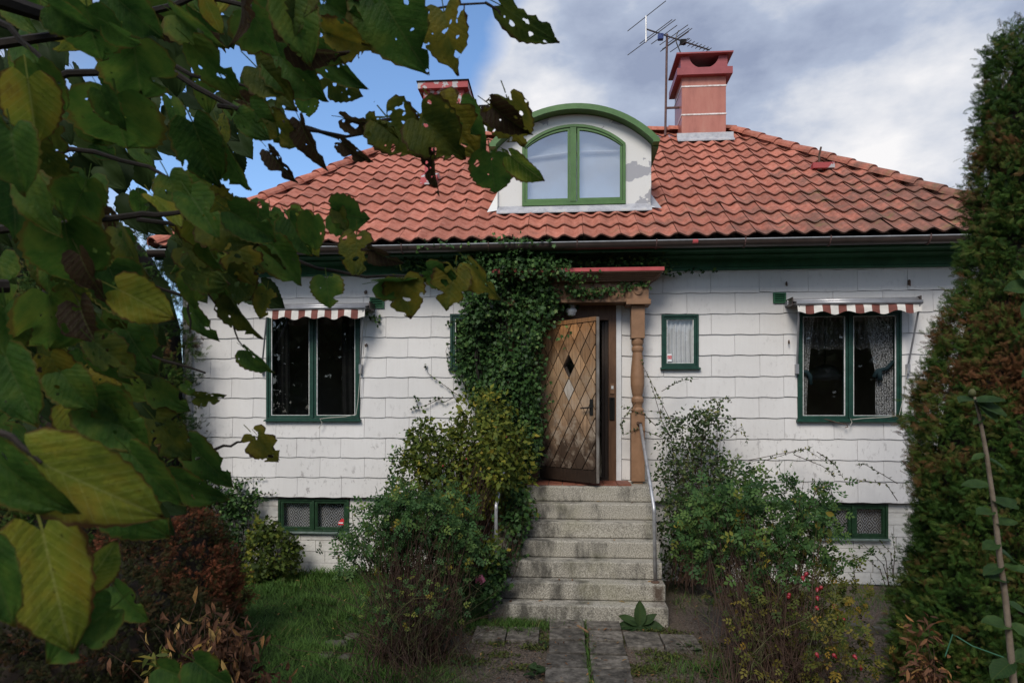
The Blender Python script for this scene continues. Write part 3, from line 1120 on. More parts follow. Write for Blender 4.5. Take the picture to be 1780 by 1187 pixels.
# ---- roof tiles: S-shaped clay tiles, each lapping the one below
TW, TE, TL = .224, .3500, .405
NSEG = 12
tv, tf, tlip = [], [], []
NSEG = 10
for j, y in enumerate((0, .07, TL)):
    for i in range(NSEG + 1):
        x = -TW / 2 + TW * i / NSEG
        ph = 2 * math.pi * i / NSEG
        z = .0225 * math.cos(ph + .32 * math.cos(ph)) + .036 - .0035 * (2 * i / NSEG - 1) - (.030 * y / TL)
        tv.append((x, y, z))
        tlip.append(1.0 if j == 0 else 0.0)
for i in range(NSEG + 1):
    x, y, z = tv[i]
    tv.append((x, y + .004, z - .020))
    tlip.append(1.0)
for i in range(NSEG):
    for j in range(2):
        k = j * (NSEG + 1) + i
        tf.append((k, k + 1, k + NSEG + 2, k + NSEG + 1))
    tf.append((i, 3 * NSEG + 3 + i, 3 * NSEG + 4 + i, i + 1))
tile_mb = MB().add(tv, tf)
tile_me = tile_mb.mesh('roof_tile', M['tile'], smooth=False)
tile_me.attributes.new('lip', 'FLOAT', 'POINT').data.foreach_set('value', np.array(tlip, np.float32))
B = np.array([[1, 0, 0], [0, math.cos(PH), -math.sin(PH)], [0, math.sin(PH), math.cos(PH)]])   # columns: across, up slope, normal

# dormer numbers are needed first, so that no tile runs through it
YD = roofhit(1000, 371).y
XD = W(997, 300, YD).x
DHW = W(1132, 300, YD).x - XD
DZB, DZS, DZT = ZC(369, YD) + .0, W(1132, 252, YD).z, W(1000, 199, YD).z


def arc_z(x, hw, zs, zt):
    h = zt - zs
    rad = (hw * hw + h * h) / (2 * h)
    return zt - rad + math.sqrt(max(rad * rad - x * x, 0))


slope = (Y_RID - Y_EAVE) / math.cos(PH)
nrow = int(slope / TE) + 1
cand = []
for j in range(nrow):
    s0 = j * TE
    i = int(X_EL / TW) - 2
    while i * TW < X_ER + TW:
        x = i * TW + TW / 2
        i += 1
        y = Y_EAVE + s0 * math.cos(PH)
        z = Z_EAVE + s0 * math.sin(PH)
        ym = y + .17 * math.cos(PH)
        if x < hipx(ym, -1) - TW * .5 or x > hipx(ym, 1) + TW * .5:
            continue
        dx = x - XD
        if abs(dx) < DHW - .06 and ym > YD and roof_z(ym) < arc_z(dx, DHW, DZS, DZT) - .05:
            continue
        edge = x - TW / 2 < hipx(y + TL * math.cos(PH), -1) or x + TW / 2 > hipx(y + TL * math.cos(PH), 1) or s0 + TL > slope
        jx, jn = R.uniform(-.004, .004), R.uniform(-.003, .004)
        P = Vector((x + jx, y, z)) + Vector((0, -math.sin(PH), math.cos(PH))) * jn
        rz = R.gauss(0, .012)
        if R.random() < .03:
            P = P + Vector((0, -math.cos(PH), -math.sin(PH))) * R.uniform(.015, .035)
        M3 = Matrix([list(r) for r in B]) @ Matrix.Rotation(rz, 3, 'Z') @ Matrix.Rotation(R.uniform(-.006, .006), 3, 'Y')
        # how large it shows: near and not behind the lime leaves
        rel = P - CAM
        dep = -SN * rel.x + CS * rel.y
        uu = CU + F * (CS * rel.x + SN * rel.y) / dep
        score = dep + (6 if uu < 520 or uu > 1690 else 0)
        cand.append((score, edge, P, M3))
cand.sort(key=lambda q: q[0])
singles, field = [], []
for q in cand:
    (field if q[1] or len(singles) >= 295 else singles).append(q)
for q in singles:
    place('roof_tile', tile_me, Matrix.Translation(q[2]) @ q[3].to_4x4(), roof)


def clamp_hip(V):
    y = V[..., 1]
    f = np.clip((y - Y_EAVE) / (Y_RID - Y_EAVE), 0, 1)
    V[..., 0] = np.clip(V[..., 0], X_EL + (X_RL - X_EL) * f, X_ER + (X_RR - X_ER) * f)
    over = y > Y_RID
    V[..., 2] = np.where(over, Z_RID + .02, V[..., 2])
    V[..., 1] = np.minimum(y, Y_RID)
    return V


def tile_field(name, items, fix=None):
    tva = np.array(tv)
    V = np.stack([tva @ np.array(q[3]).T + np.array(q[2]) for q in items])
    if fix:
        V = fix(V)
    N, k = V.shape[:2]
    fa = np.array(tf)
    faces = (fa[None] + (np.arange(N) * k)[:, None, None]).reshape(-1, 4)
    me = bpy.data.meshes.new(name)
    me.from_pydata(V.reshape(-1, 3).tolist(), [], faces.tolist())
    at = me.attributes.new('tint', 'FLOAT', 'POINT')
    at.data.foreach_set('value', np.repeat(NR.random(N), k).astype(np.float32))
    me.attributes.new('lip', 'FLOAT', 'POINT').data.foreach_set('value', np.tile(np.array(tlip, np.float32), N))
    me.materials.append(M['tile'])
    o = bpy.data.objects.new(name, me)
    COL.objects.link(o)
    adopt(o, roof)
    o['kind'] = 'stuff'
    return o


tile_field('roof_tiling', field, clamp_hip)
# end slopes, seen only from further to the side
for side in (-1, 1):
    xe, xr = (X_EL, X_RL) if side < 0 else (X_ER, X_RR)
    run = abs(xr - xe)
    ph2 = math.atan2(Z_RID - Z_EAVE, run)
    s2 = run / math.cos(ph2)
    inw = -side
    Bx = Matrix(((0, inw * math.cos(ph2), side * math.sin(ph2)), (-inw * 1.0 if False else side * 1.0, 0, 0), (0, math.sin(ph2), math.cos(ph2))))
    items = []
    for j in range(int(s2 / TE) + 1):
        s0 = j * TE
        fr = s0 / s2
        y0, y1 = Y_EAVE + (Y_RID - Y_EAVE) * fr, Y_BACK + .55 - (Y_BACK + .55 - Y_RID) * fr
        y = y0 + TW * .6
        while y < y1 - TW * .6:
            items.append((0, 0, Vector((xe + inw * s0 * math.cos(ph2), y, Z_EAVE + s0 * math.sin(ph2))), Bx))
            y += TW

    def clamp_end(V, xe=xe, xr=xr):
        f = np.clip((V[..., 0] - xe) / (xr - xe), 0, 1)
        lo = Y_EAVE + (Y_RID - Y_EAVE) * f
        V[..., 1] = np.clip(V[..., 1], lo, 2 * Y_RID - lo)
        V[..., 2] = np.minimum(V[..., 2], Z_RID + .02)
        return V
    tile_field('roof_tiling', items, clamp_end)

# ridge and hip tiles: tapered half barrels
rv, rf = [], []
RN = 8
for j, (y, r) in enumerate(((0, .116), (.43, .100))):
    for i in range(RN + 1):
        a_ = math.pi * i / RN
        rv.append((-r * math.cos(a_), y, r * .85 * math.sin(a_)))
for i in range(RN + 1):
    x, y, z = rv[i]
    rv.append((x * .86, y + .003, z * .86 - .004))
for i in range(RN):
    rf += [(i, i + 1, RN + 2 + i, RN + 1 + i), (i, 2 * RN + 2 + i, 2 * RN + 3 + i, i + 1)]
ridge_me = MB().add(rv, rf).mesh('ridge_tile', M['tile'])


def ridge_run(p0, p1):
    p0, p1 = Vector(p0), Vector(p1)
    d = (p1 - p0)
    n = int(d.length / .36)
    y = d.normalized()
    z = (Vector((0, 0, 1)) - y * y.z).normalized()
    x = y.cross(z)
    for i in range(n):
        pp = p0 + d * (i / n)
        Rm = Matrix((x, y, z)).transposed() @ Matrix.Rotation(-.034 + R.uniform(-.012, .012), 3, 'X') @ Matrix.Rotation(R.uniform(-.03, .03), 3, 'Y')
        place('ridge_tile', ridge_me, Matrix.Translation(pp + Vector((0, 0, .035))) @ Rm.to_4x4(), roof)


ridge_run((X_EL + .02, Y_EAVE + .02, Z_EAVE), (X_RL, Y_RID, Z_RID))
ridge_run((X_ER - .02, Y_EAVE + .02, Z_EAVE), (X_RR, Y_RID, Z_RID))
ridge_run((X_RL, Y_RID, Z_RID + .01), (X_RR, Y_RID, Z_RID + .01))


# ---- dormer
def arch(hw, zb, zs, zt, n=24):
    h = zt - zs
    rad = (hw * hw + h * h) / (2 * h)
    th = math.asin(min(1, hw / rad))
    pts = [(XD - hw, zb)]
    for i in range(n + 1):
        a_ = -th + 2 * th * i / n
        pts.append((XD + rad * math.sin(a_), zt - rad + rad * math.cos(a_)))
    pts.append((XD + hw, zb))
    return pts


def strip(inner, outer, y0, y1, closed_bottom=True):
    """solid band between two arches with the same number of points"""
    n = len(inner)
    vs = [(x, y, z) for y in (y0, y1) for pts in (inner, outer) for x, z in pts]
    a, b, c, d = 0, n, 2 * n, 3 * n
    fs = []
    for i in range(n - 1):
        fs += [(a + i, a + i + 1, b + i + 1, b + i), (c + i, d + i, d + i + 1, c + i + 1), (a + i, c + i, c + i + 1, a + i + 1), (b + i, b + i + 1, d + i + 1, d + i)]
    fs += [(a, b, d, c), (a + n - 1, c + n - 1, d + n - 1, b + n - 1)]
    return MB().add(vs, fs)


WXW = (W(1085, 300, YD).x - W(905, 300, YD).x) / 2
XW0 = XD
WZB, WZS, WZT = ZC(357.5, YD), W(1085, 250, YD).z, W(995, 217, YD).z
face_o = arch(DHW, DZB, DZS, DZT)
win_o = arch(WXW, WZB, WZS, WZT)
sb = strip(win_o, face_o, YD, YD + .12)
sb.box(XD - WXW, XD + WXW, YD, YD + .12, DZB, WZB - .001)
sb.box(XD - DHW, XD - WXW, YD + .001, YD + .119, DZB, DZB + .001)
# cheeks
for s_ in (-1, 1):
    x0 = XD + s_ * DHW
    sb.box(min(x0, x0 - s_ * .05), max(x0, x0 - s_ * .05), YD + .12, 2.2, DZB - .02, DZS)
dorm = sb.build('dormer', M['peel'], house)
fo = arch(WXW - .037, WZB + .045, WZS - .020, WZT - .037)
strip(fo, arch(WXW - .002, WZB + .002, WZS - .001, WZT - .002), YD - .025, YD + .05).box(XD - WXW + .002, XD + WXW - .002, YD - .026, YD + .049, WZB + .001, WZB + .0449).build('window_frame', M['dormergreen'], dorm)
MB().box(XD - .045, XD + .035, YD - .032, YD + .05, WZB + .0455, WZT - .046).build('mullion', M['dormergreen'], dorm)
for s_ in (-1, 1):
    # sash: band inside the frame on one half
    n = 14
    def half(hw_in, zb, zsub):
        pts = []
        xa, xb = .048, hw_in
        for i in range(n + 1):
            x = xa + (xb - xa) * i / n
            pts.append((XD + s_ * x, arc_z(x, WXW, WZS, WZT) - zsub))
        return pts
    ot = half(WXW - .042, WZB, .042)
    it = half(WXW - .042, WZB, .072)
    mb = MB()
    for i in range(n):
        x0, x1 = sorted((ot[i][0], ot[i + 1][0]))
        A, Bq = (ot[i], ot[i + 1]) if s_ > 0 else (ot[i + 1], ot[i])
        C, Dq = (it[i], it[i + 1]) if s_ > 0 else (it[i + 1], it[i])
        mb.prism([(C[0], C[1]), (Dq[0], Dq[1]), (Bq[0], Bq[1]), (A[0], A[1])], YD - .012, YD + .03)
    x_in, x_out = XD + s_ * .048, XD + s_ * (WXW - .042)
    w_ = .030
    mb.box(*sorted((x_out, x_out - s_ * w_)), YD - .013, YD + .029, WZB + .05, it[-1][1])
    mb.box(*sorted((x_in, x_in + s_ * .03)), YD - .013, YD + .029, WZB + .05, it[0][1])
    mb.box(*sorted((x_in + s_ * .03, x_out - s_ * w_)), YD - .0125, YD + .0295, WZB + .05, WZB + .09)
    mb.build('sash', M['dormergreen'], dorm)
    pts = [(p_[0], p_[1]) for p_ in it]
    poly = pts + [(x_out, WZB + .08), (x_in, WZB + .08)]
    if s_ < 0:
        poly = poly[::-1]
    poly = poly[::-1]
    MB().add([(x, YD + .010, z) for x, z in poly], [tuple(range(len(poly)))]).build('pane', M['glass2'], dorm)
# pale sheet added behind the panes for their sky brightness, and a rail
mb = MB().box(XD - DHW + .06, XD + DHW - .06, YD + .135, YD + .145, DZB, DZT - .2)
mb.build('sky_sheet', M['sky_sheet'], dorm)
zb_ = ZC(262, YD)
MB().tube([(XD - WXW, YD + .10, zb_ - .06), (XD - .0, YD + .10, zb_ + .01), (XD + WXW, YD + .10, zb_ + .01)], .018, 8).build('curtain_rail', M['white'], dorm)
# barrel roof with a thick green front edge
ro = arch(DHW + .09, DZS - .02, DZS + .02, W(1000, 180, YD - .15).z)
ri = arch(DHW + .004, DZS - .02, DZS + .004, DZT + .006)
strip(ri, ro, YD - .16, YD - .02).build('arch_roof', M['dormergreen'], dorm, smooth=False)
ro2 = [(x, z - .03) for x, z in ro]
strip(ri, ro2, YD - .019, 2.6).build('arch_roof', M['dormergreen'], dorm)
# flashing
mb = MB()
nv = Vector((0, -math.sin(PH), math.cos(PH)))
for s_ in (-1, 1):
    x0 = XD + s_ * (DHW - .01)
    x1 = XD + s_ * (DHW + .13)
    yb, yt = YD - .02, YD + .62
    off_ = nv * .05
    p = [Vector((x0, yb, roof_z(yb) + .02)), Vector((x1, yb, roof_z(yb))), Vector((x0 + s_ * .03, yt, roof_z(yt))), Vector((x0, yt, roof_z(yt) + .12)), Vector((x0, yb, roof_z(yb) + .30))]
    p = [q_ + off_ for q_ in p]
    mb.add(p, [(0, 1, 2, 3)] if s_ > 0 else [(3, 2, 1, 0)])
    mb.add([p[0], p[3], p[4]], [(0, 1, 2)])
mb.build('side_flashing', M['peel'], dorm)
MB().profile([(YD - .004, DZB + .09), (YD - .10, roof_z(YD - .10) + .075), (YD - .10, roof_z(YD - .10) + .06), (YD - .004, DZB + .0)], XD - DHW - .0, XD + DHW).build('apron_flashing', M['flash'], dorm)

# ---- chimneys
cb = roofhit(1222, 246)
YC_ = cb.y - .02
cx0, cx1 = W(1185, 180, YC_).x, W(1262, 180, YC_).x
cw = cx1 - cx0
zt_ = W(1222, 132, YC_).z
zb0 = cb.z - .5
chim = MB().box(cx0, cx1, YC_, YC_ + cw, zb0, zt_).build('chimney', M['chimney'], house, bevel=.006)
for v in (150, 199):
    zz_ = W(1222, v, YC_).z
    MB().box(cx0 - .008, cx1 + .008, YC_ - .008, YC_ + cw + .008, zz_ - .012, zz_ + .012).build('sheet_seam', M['seam'], chim)
zc0, zc1, zc2, zc3 = W(1222, 130, YC_ - .07).z, W(1222, 118, YC_ - .07).z, W(1222, 97, YC_ - .02).z, W(1222, 90, YC_ - .1).z
e = .09
MB().box(cx0 - e, cx1 + e, YC_ - e, YC_ + cw + e, zc0, zc1).build('cap_tray', M['chimneycap'], chim)
MB().box(cx0 - .03, cx1 + .03, YC_ - .03, YC_ + cw + .03, zt_, zc0 - .002).build('cap_neck', M['chimneycap'], chim)


def scoop(y0, y1):
    xa, xb = cx0 - .02, cx1 + .02
    xm = (xa + xb) / 2
    r_ = (xb - xa) * .315
    n = 14
    pts = [(xa, zc1 + .001), (xb, zc1 + .001), (xb, zc2)]
    pts += [(xm + r_ * math.cos(math.pi * k / n), zc2 - (zc2 - zc1) * .93 * math.sin(math.pi * k / n)) for k in range(n + 1)]
    pts += [(xa, zc2)]
    m_ = MB()
    # fan it in convex strips
    for k in range(len(pts[3:-1]) - 1):
        A, Bq = pts[3 + k], pts[4 + k]
        m_.prism([(Bq[0], zc1 + .001), (A[0], zc1 + .001), A, Bq], y0, y1)
    m_.box(xm + r_, xb, y0, y1, zc1 + .001, zc2)
    m_.box(xa, xm - r_, y0, y1, zc1 + .001, zc2)
    return m_


scoop(YC_ - .02, YC_ - .01).build('cap_panel', M['chimneycap'], chim)
scoop(YC_ + cw + .01, YC_ + cw + .02).build('cap_panel', M['chimneycap'], chim)
for xx in (cx0 - .02, cx1 + .01):
    MB().box(xx, xx + .01, YC_ - .009, YC_ + cw + .009, zc1 + .001, zc2).build('cap_panel', M['chimneycap'], chim)
MB().box(cx0 - e - .01, cx1 + e + .01, YC_ - e - .01, YC_ + cw + e + .01, zc2 + .002, zc3).build('cap_lid', M['chimneycap'], chim)
MB().box(cx0 + .12, cx1 - .12, YC_ + .05, YC_ + .30, zc1 - .05, zc1 + .07).build('bright_slit_block', M['lampglass'], chim, bevel=.02)  # pale block added inside the cap to give the notch a bright slit
# flashing collar
mb = MB()
mb.profile([(YC_ - .002, roof_z(YC_) + .15), (YC_ - .012, roof_z(YC_) + .15), (YC_ - .03, roof_z(YC_ - .03) + .08), (YC_ - .11, roof_z(YC_ - .11) + .075), (YC_ - .11, roof_z(YC_ - .11) + .055), (YC_ - .002, roof_z(YC_) + .05)], cx0 - .08, cx1 + .12)
mb.build('flashing', M['flash'], chim)

# left chimney, half hidden by leaves, its paint flaking
YL = Y_RID + .5
lx0, lx1 = W(736, 160, YL).x, W(806, 160, YL).x
lw = lx1 - lx0
lz = W(770, 143, YL - .06).z
ch2 = MB().box(lx0, lx1, YL, YL + lw, Z_RID - .8, lz - .02).build('chimney', M['peelred'], house, bevel=.006)
MB().box(lx0 - .09, lx1 + .09, YL - .09, YL + lw + .09, lz - .12, lz).build('cap_tray', M['peelred'], ch2)
MB().box(lx0 - .11, lx1 + .11, YL - .11, YL + lw + .11, lz + .002, lz + .02).build('cap_lid', M['dark'], ch2)
zs_ = W(770, 182, YL).z
MB().box(lx0 - .02, lx1 + .02, YL - .02, YL + lw + .02, zs_ - .02, zs_ + .02).build('sheet_seam', M['chimneycap'], ch2)

# vent pipe on the left slope, snow hook on the right slope
vp = roofhit(747, 322)
vpipe = MB().tube([vp - Vector((0, 0, .2)), vp + Vector((0, 0, .52))], .075, 12).build('vent_pipe', M['redsheet'], house, smooth=True)
MB().profile([(vp.y - .15, roof_z(vp.y - .15) + .09), (vp.y - .15, roof_z(vp.y - .15) + .07), (vp.y + .15, roof_z(vp.y + .15) + .07), (vp.y + .12, roof_z(vp.y) + .22), (vp.y - .02, roof_z(vp.y) + .16)], vp.x - .12, vp.x + .12).build('flashing', M['peelred'], vpipe)
vh = roofhit(1424, 296)
hook = MB().tube([vh, vh + Vector((0, 0, .22)), vh + Vector((.02, -.02, .33))], .014, 6).build('roof_hook', M['rust'], house)
MB().box(vh.x - .14, vh.x + .16, vh.y - .16, vh.y + .1, vh.z - .02, vh.z + .06).build('hook_flashing', M['peelred'], hook)

# downpipe at the left corner
dpx = W(328, 640, -.05).x
dpp = MB().tube([(dpx, -.06, .15), (dpx, -.06, Z_COR - .1), (dpx, -.10, Z_COR), (dpx, -.5, Z_COR + .17), (dpx, -.56, gz - .05)], .042, 12).build('downpipe', M['pipe'], house, smooth=True)
for v in (560, 760):
    zz_ = W(328, v, -.05).z
    MB().box(dpx - .05, dpx + .05, -.105, .0, zz_ - .015, zz_ + .015).build('pipe_clip', M['pipe'], dpp)


# wall vents
def vent(u0, v0, u1, v1):
    x0, x1, z0, z1 = rect(u0, v0, u1, v1, -.02)
    m_ = MB()
    ring(m_, x0, x1, z0, z1, .02, -.035, .0)
    v_ = m_.build('wall_vent', M['cornice'], house)
    MB().box(x0 + .02, x1 - .02, -.012, -.004, z0 + .02, z1 - .02).build('vent_back', M['dark'], v_)
    for k in range(3):
        zz = z0 + .03 + k * (z1 - z0 - .05) / 3
        MB().profile([(-.030, zz), (-.014, zz + .018), (-.014, zz + .022), (-.030, zz + .004)], x0 + .02, x1 - .02).build('slat', M['cornice'], v_)


vent(1344, 509, 1366, 527)
vent(643, 517, 668, 536)

# ---- doorway, door
dx0, dx1, dz0, dz1 = OP['door']
jx1 = W(1071, 700, -.03).x
jx0 = dx0 + .005
mb = MB()
mb.box(jx0, jx0 + .075, -.03, .22, Z_FLOOR + .001, dz1 - .001)
mb.box(W(1058, 700, -.03).x, jx1, -.03, .22, Z_FLOOR + .001, dz1 - .001)
mb.box(jx0 + .075, W(1058, 700, -.03).x, -.029, .219, W(1050, 556, -.03).z, dz1 - .002)
jamb = mb.build('door_frame', M['jamb'], house)
MB().box(jx1 + .002, dx1 - .002, -.035, .2, Z_FLOOR + .002, dz1 - .002).build('white_trim', M['whitetrim'], jamb)
jr = W(1058, 700, -.03).x
jm = MB().box(jr - .045, jr - .001, .02, .1, Z_FLOOR + .03, W(1050, 556, -.03).z - .002)
jm.box(jr - .08, jr - .0455, .06, .14, Z_FLOOR + .03, W(1050, 556, -.03).z - .003)
jm.build('rebate_strip', M['darkwood'], jamb)
MB().box(jx0 + .076, jr - .001, -.06, .2, Z_FLOOR + .001, Z_FLOOR + .035).build('threshold', M['darkwood'], jamb)
zz_ = W(1064, 680, -.03).z
MB().box(jr + .02, jr + .07, -.045, -.0305, zz_ - .03, zz_ + .10).build('bell_button', M['portico'], jamb)
MB().box(jr + .03, jr + .06, -.052, -.0455, zz_ + .03, zz_ + .07).build('bell_plate', M['putty'], jamb)
zz_ = W(1064, 710, -.03).z
m_ = MB()
ring(m_, jr + .008, jr + .075, zz_ - .14, zz_ + .14, .018, -.05, -.0305)
m_.box(jr + .027, jr + .056, -.036, -.031, zz_ - .12, zz_ + .12)
m_.build('mail_slot', M['dark'], jamb)
zz_ = W(1050, 565, .4).z
o = MB().tube([(jr - .22, .8, zz_), (jr - .02, .8, zz_)], .012, 6).build('hall_rail', M['white'], jamb)

# the door leaf, standing open towards the steps
HX, HY = W(940, 700, -.02).x, -.035
fe = D(1036.5, 700, 0)
hz0, hz1 = Z_FLOOR + .045, W(940, 563, -.02).z
DW = .93
# opening angle from where the free edge shows
best = min((abs((CU + F * ((CS * (HX + DW * math.cos(a_)) + SN * (HY - DW * math.sin(a_) + 8.8)) / (-SN * (HX + DW * math.cos(a_)) + CS * (HY - DW * math.sin(a_) + 8.8)))) - 1036.5), a_) for a_ in [math.radians(k) for k in range(25, 65)])
ANG = best[1]
DM = Matrix.Translation((HX, HY, hz0)) @ Matrix.Rotation(-ANG, 4, 'Z')
DH = hz1 - hz0
TH = .05


def place_mb(mb, name, mat, parent, M4):
    mb.v = [tuple(M4 @ Vector(v)) for v in mb.v]
    return mb.build(name, mat, parent)


core = MB()
hcx, hcz = DW * .535, DH * .712
LXW, LZH = .181, .292


def inside(poly, x0, x1, z0, z1):
    def clip(p, f, inter):
        out = []
        for i in range(len(p)):
            a, b = p[i], p[(i + 1) % len(p)]
            if f(a):
                out.append(a)
                if not f(b):
                    out.append(inter(a, b))
            elif f(b):
                out.append(inter(a, b))
        return out
    def ix(v):
        return lambda a, b: (v, a[1] + (b[1] - a[1]) * (v - a[0]) / (b[0] - a[0]))
    def iz(v):
        return lambda a, b: (a[0] + (b[0] - a[0]) * (v - a[1]) / (b[1] - a[1]), v)
    for f, g in ((lambda p: p[0] >= x0, ix(x0)), (lambda p: p[0] <= x1, ix(x1)), (lambda p: p[1] >= z0, iz(z0)), (lambda p: p[1] <= z1, iz(z1))):
        poly = clip(poly, f, g)
        if not poly:
            return []
    return poly


# core sheet with the diamond light cut out: four bands round the hole
hw_, hh_ = LXW / 2 - .006, LZH / 2 - .01
for poly in ([(0, 0), (DW, 0), (DW, hcz), (hcx + hw_, hcz), (hcx, hcz - hh_), (hcx - hw_, hcz), (0, hcz)],
             [(0, hcz), (hcx - hw_, hcz), (hcx, hcz + hh_), (hcx + hw_, hcz), (DW, hcz), (DW, DH), (0, DH)]):
    core.prism(poly, .0, TH)
door = place_mb(core, 'door', M['darkwood'], house, DM)
place_mb(MB().add([(hcx, .02, hcz - hh_), (hcx + hw_, .02, hcz), (hcx, .02, hcz + hh_), (hcx - hw_, .02, hcz)], [(0, 1, 2, 3)]), 'door_light', M['glass'], door, DM)
px0, px1, pz0, pz1 = .0, DW - .0, .15, DH - .055
g_ = .0085
for i in range(-7, 8):
    for j in range(-16, 10):
        if (i + j) % 2:
            continue
        cxx, czz = hcx + i * LXW / 2, hcz + j * LZH / 2
        if i == 0 and j == 0:
            continue
        a_, b_ = LXW / 2 - g_, LZH / 2 - g_ * 1.6
        poly = inside([(cxx, czz - b_), (cxx + a_, czz), (cxx, czz + b_), (cxx - a_, czz)], px0 + .012, px1 - .012, pz0 + .006, pz1 - .006)
        if len(poly) < 3:
            continue
        area = abs(sum(poly[k][0] * poly[(k + 1) % len(poly)][1] - poly[(k + 1) % len(poly)][0] * poly[k][1] for k in range(len(poly)))) / 2
        if area < 4e-4:
            continue
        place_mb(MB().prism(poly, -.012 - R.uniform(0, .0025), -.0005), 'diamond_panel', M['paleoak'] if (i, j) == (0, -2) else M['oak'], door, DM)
place_mb(MB().box(0, DW, -.016, -.0005, .0, .146), 'kick_board', M['darkwood'], door, DM)
place_mb(MB().box(0, DW, -.016, -.0005, DH - .05, DH), 'top_rail', M['oak'], door, DM)
place_mb(MB().box(DW + .0005, DW + .004, .002, TH - .002, .0, DH), 'edge_strip', M['wornedge'], door, DM)
hz_ = DH * (1 - (703 - 548) / 284)
hd = MB().box(DW - .085, DW - .035, -.024, -.0165, hz_ - .09, hz_ + .10)
hd.tube([(DW - .06, -.02, hz_), (DW - .06, -.065, hz_), (DW - .19, -.068, hz_ - .008)], .009, 8)
place_mb(hd, 'door_handle', M['dark'], door, DM)

# ---- porch: turned posts, frieze, moulded cornice
XC = W(1000, 700, 0).x
PXR = W(1108, 640, -.2).x
PY = -.2
pz = lambda v: W(1108, v, PY).z
PXL = 2 * XC - PXR
br = .125
yb0 = PY - br
FZ0, FZ1 = W(1040, 527, PY).z, W(1108, 493, PY).z
porch = MB().box(PXL + br, PXR - br, PY - .09, PY + .05, FZ0 + .03, FZ1).build('porch', M['portico'], house)
MB().box(PXL + br, PXR - br, PY - .12, -.01, FZ0 - .005, FZ0 + .0295).build('frieze_ledge', M['portico'], porch)
MB().box(PXL + br, PXR - br, PY + .0505, -.012, FZ0 + .03, FZ0 + .05).build('porch_ceiling', M['darkwood'], porch)
k = PXR - br - .045
while k > PXL + br:
    MB().box(k - .038, k, PY - .108, PY - .0905, FZ0 + .031, FZ1).build('frieze_batten', M['portico'], porch)
    k -= .165
for px_ in (PXR, PXL):
    h_ = .083
    post = MB().box(px_ - h_, px_ + h_, PY - h_, PY + h_, Z_FLOOR + .03, pz(717))
    r0 = .078
    prof = [(r0 * .95, pz(717)), (.080, pz(712)), (.058, pz(708)), (.062, pz(703)), (.076, pz(698)), (.076, pz(693)), (.058, pz(689)), (.068, pz(684)), (.084, pz(670)), (.086, pz(655)),
            (.078, pz(638)), (.066, pz(622)), (.060, pz(613)), (.072, pz(609)), (.072, pz(605)), (.060, pz(602)), (.072, pz(598)), (.076, pz(594)), (.076, pz(589))]
    post.lathe(prof, px_, PY, 28)
    post.box(px_ - h_, px_ + h_, PY - h_, PY + h_, pz(588.9), pz(532))
    post.box(px_ - .15, px_ + .15, PY - .15, PY + .15, pz(531.9), pz(523))
    post.box(px_ - br, px_ + br, PY - br, PY + br, pz(522.9), FZ1 + .0)
    zr = (pz(523) + FZ1) / 2
    cr = [(px_ + .055 * math.cos(2 * math.pi * q_ / 20), zr + .055 * math.sin(2 * math.pi * q_ / 20)) for q_ in range(20)]
    post.prism(cr, PY - br - .014, PY - br - .0005)
    post.box(px_ - .06, px_ + .06, PY - .06, PY + .06, Z_FLOOR, Z_FLOOR + .03)
    post.build('post', M['portico'], porch, bevel=.005)
zr0 = W(1120, 470.5, -.52).z
zr1 = W(1120, 464, -.52).z
lay = 5
XR_ = W(1155, 466, -.52).x
pmax = XR_ - (PXR + br)
ztop = zr0
for q_ in range(lay):
    z0 = FZ1 + .001 + (ztop - FZ1) * q_ / lay
    z1 = FZ1 + (ztop - FZ1) * (q_ + 1) / lay
    p_ = pmax * (.12 + .88 * ((q_ + .35) / lay) ** 1.1) * (1 if q_ < lay - 1 else .97)
    yy = PY - br - (.52 - br - .2) * (.12 + .88 * ((q_ + .35) / lay) ** 1.1) / 1.0
    mm = MB().box(PXL - br - p_, PXR + br + p_, yy, -.012, z0, z1)
    mm.build('porch_cornice', M['porticodark'], porch)
    MB().box(PXL - br - p_ - .012, PXR + br + p_ + .012, yy - .012, -.011, z1 - .011, z1 - .001).build('cornice_fillet', M['portico'], porch)  # lighter colour paints the lit edge onto each fillet
MB().profile([(-.52, zr0 + .001), (-.52, zr1), (-.005, zr1 + .06), (-.005, zr0 + .03)], PXL - br - pmax, XR_).build('porch_roof', M['redsheet'], porch)

# globe lamp under the porch ceiling
lp = W(993, 541, -.14)
pl = thing('porch_lamp', 'small white glass porch lamp above the open wooden door', 'lamp', (lp.x, lp.y, lp.z))
r_ = .066
MB().lathe([(.02, lp.z - r_ * .95), (.05, lp.z - r_ * .8), (.058, lp.z - r_ * .3), (.075, lp.z), (.07, lp.z + .02), (.045, lp.z + .045)], lp.x, lp.y, 20).build('glass_shade', M['lampglass'], pl, smooth=True)
MB().lathe([(.044, lp.z + .046), (.048, lp.z + .06), (.046, FZ0 + .03)], lp.x, lp.y, 16).build('lamp_base', M['rim'], pl, smooth=True)


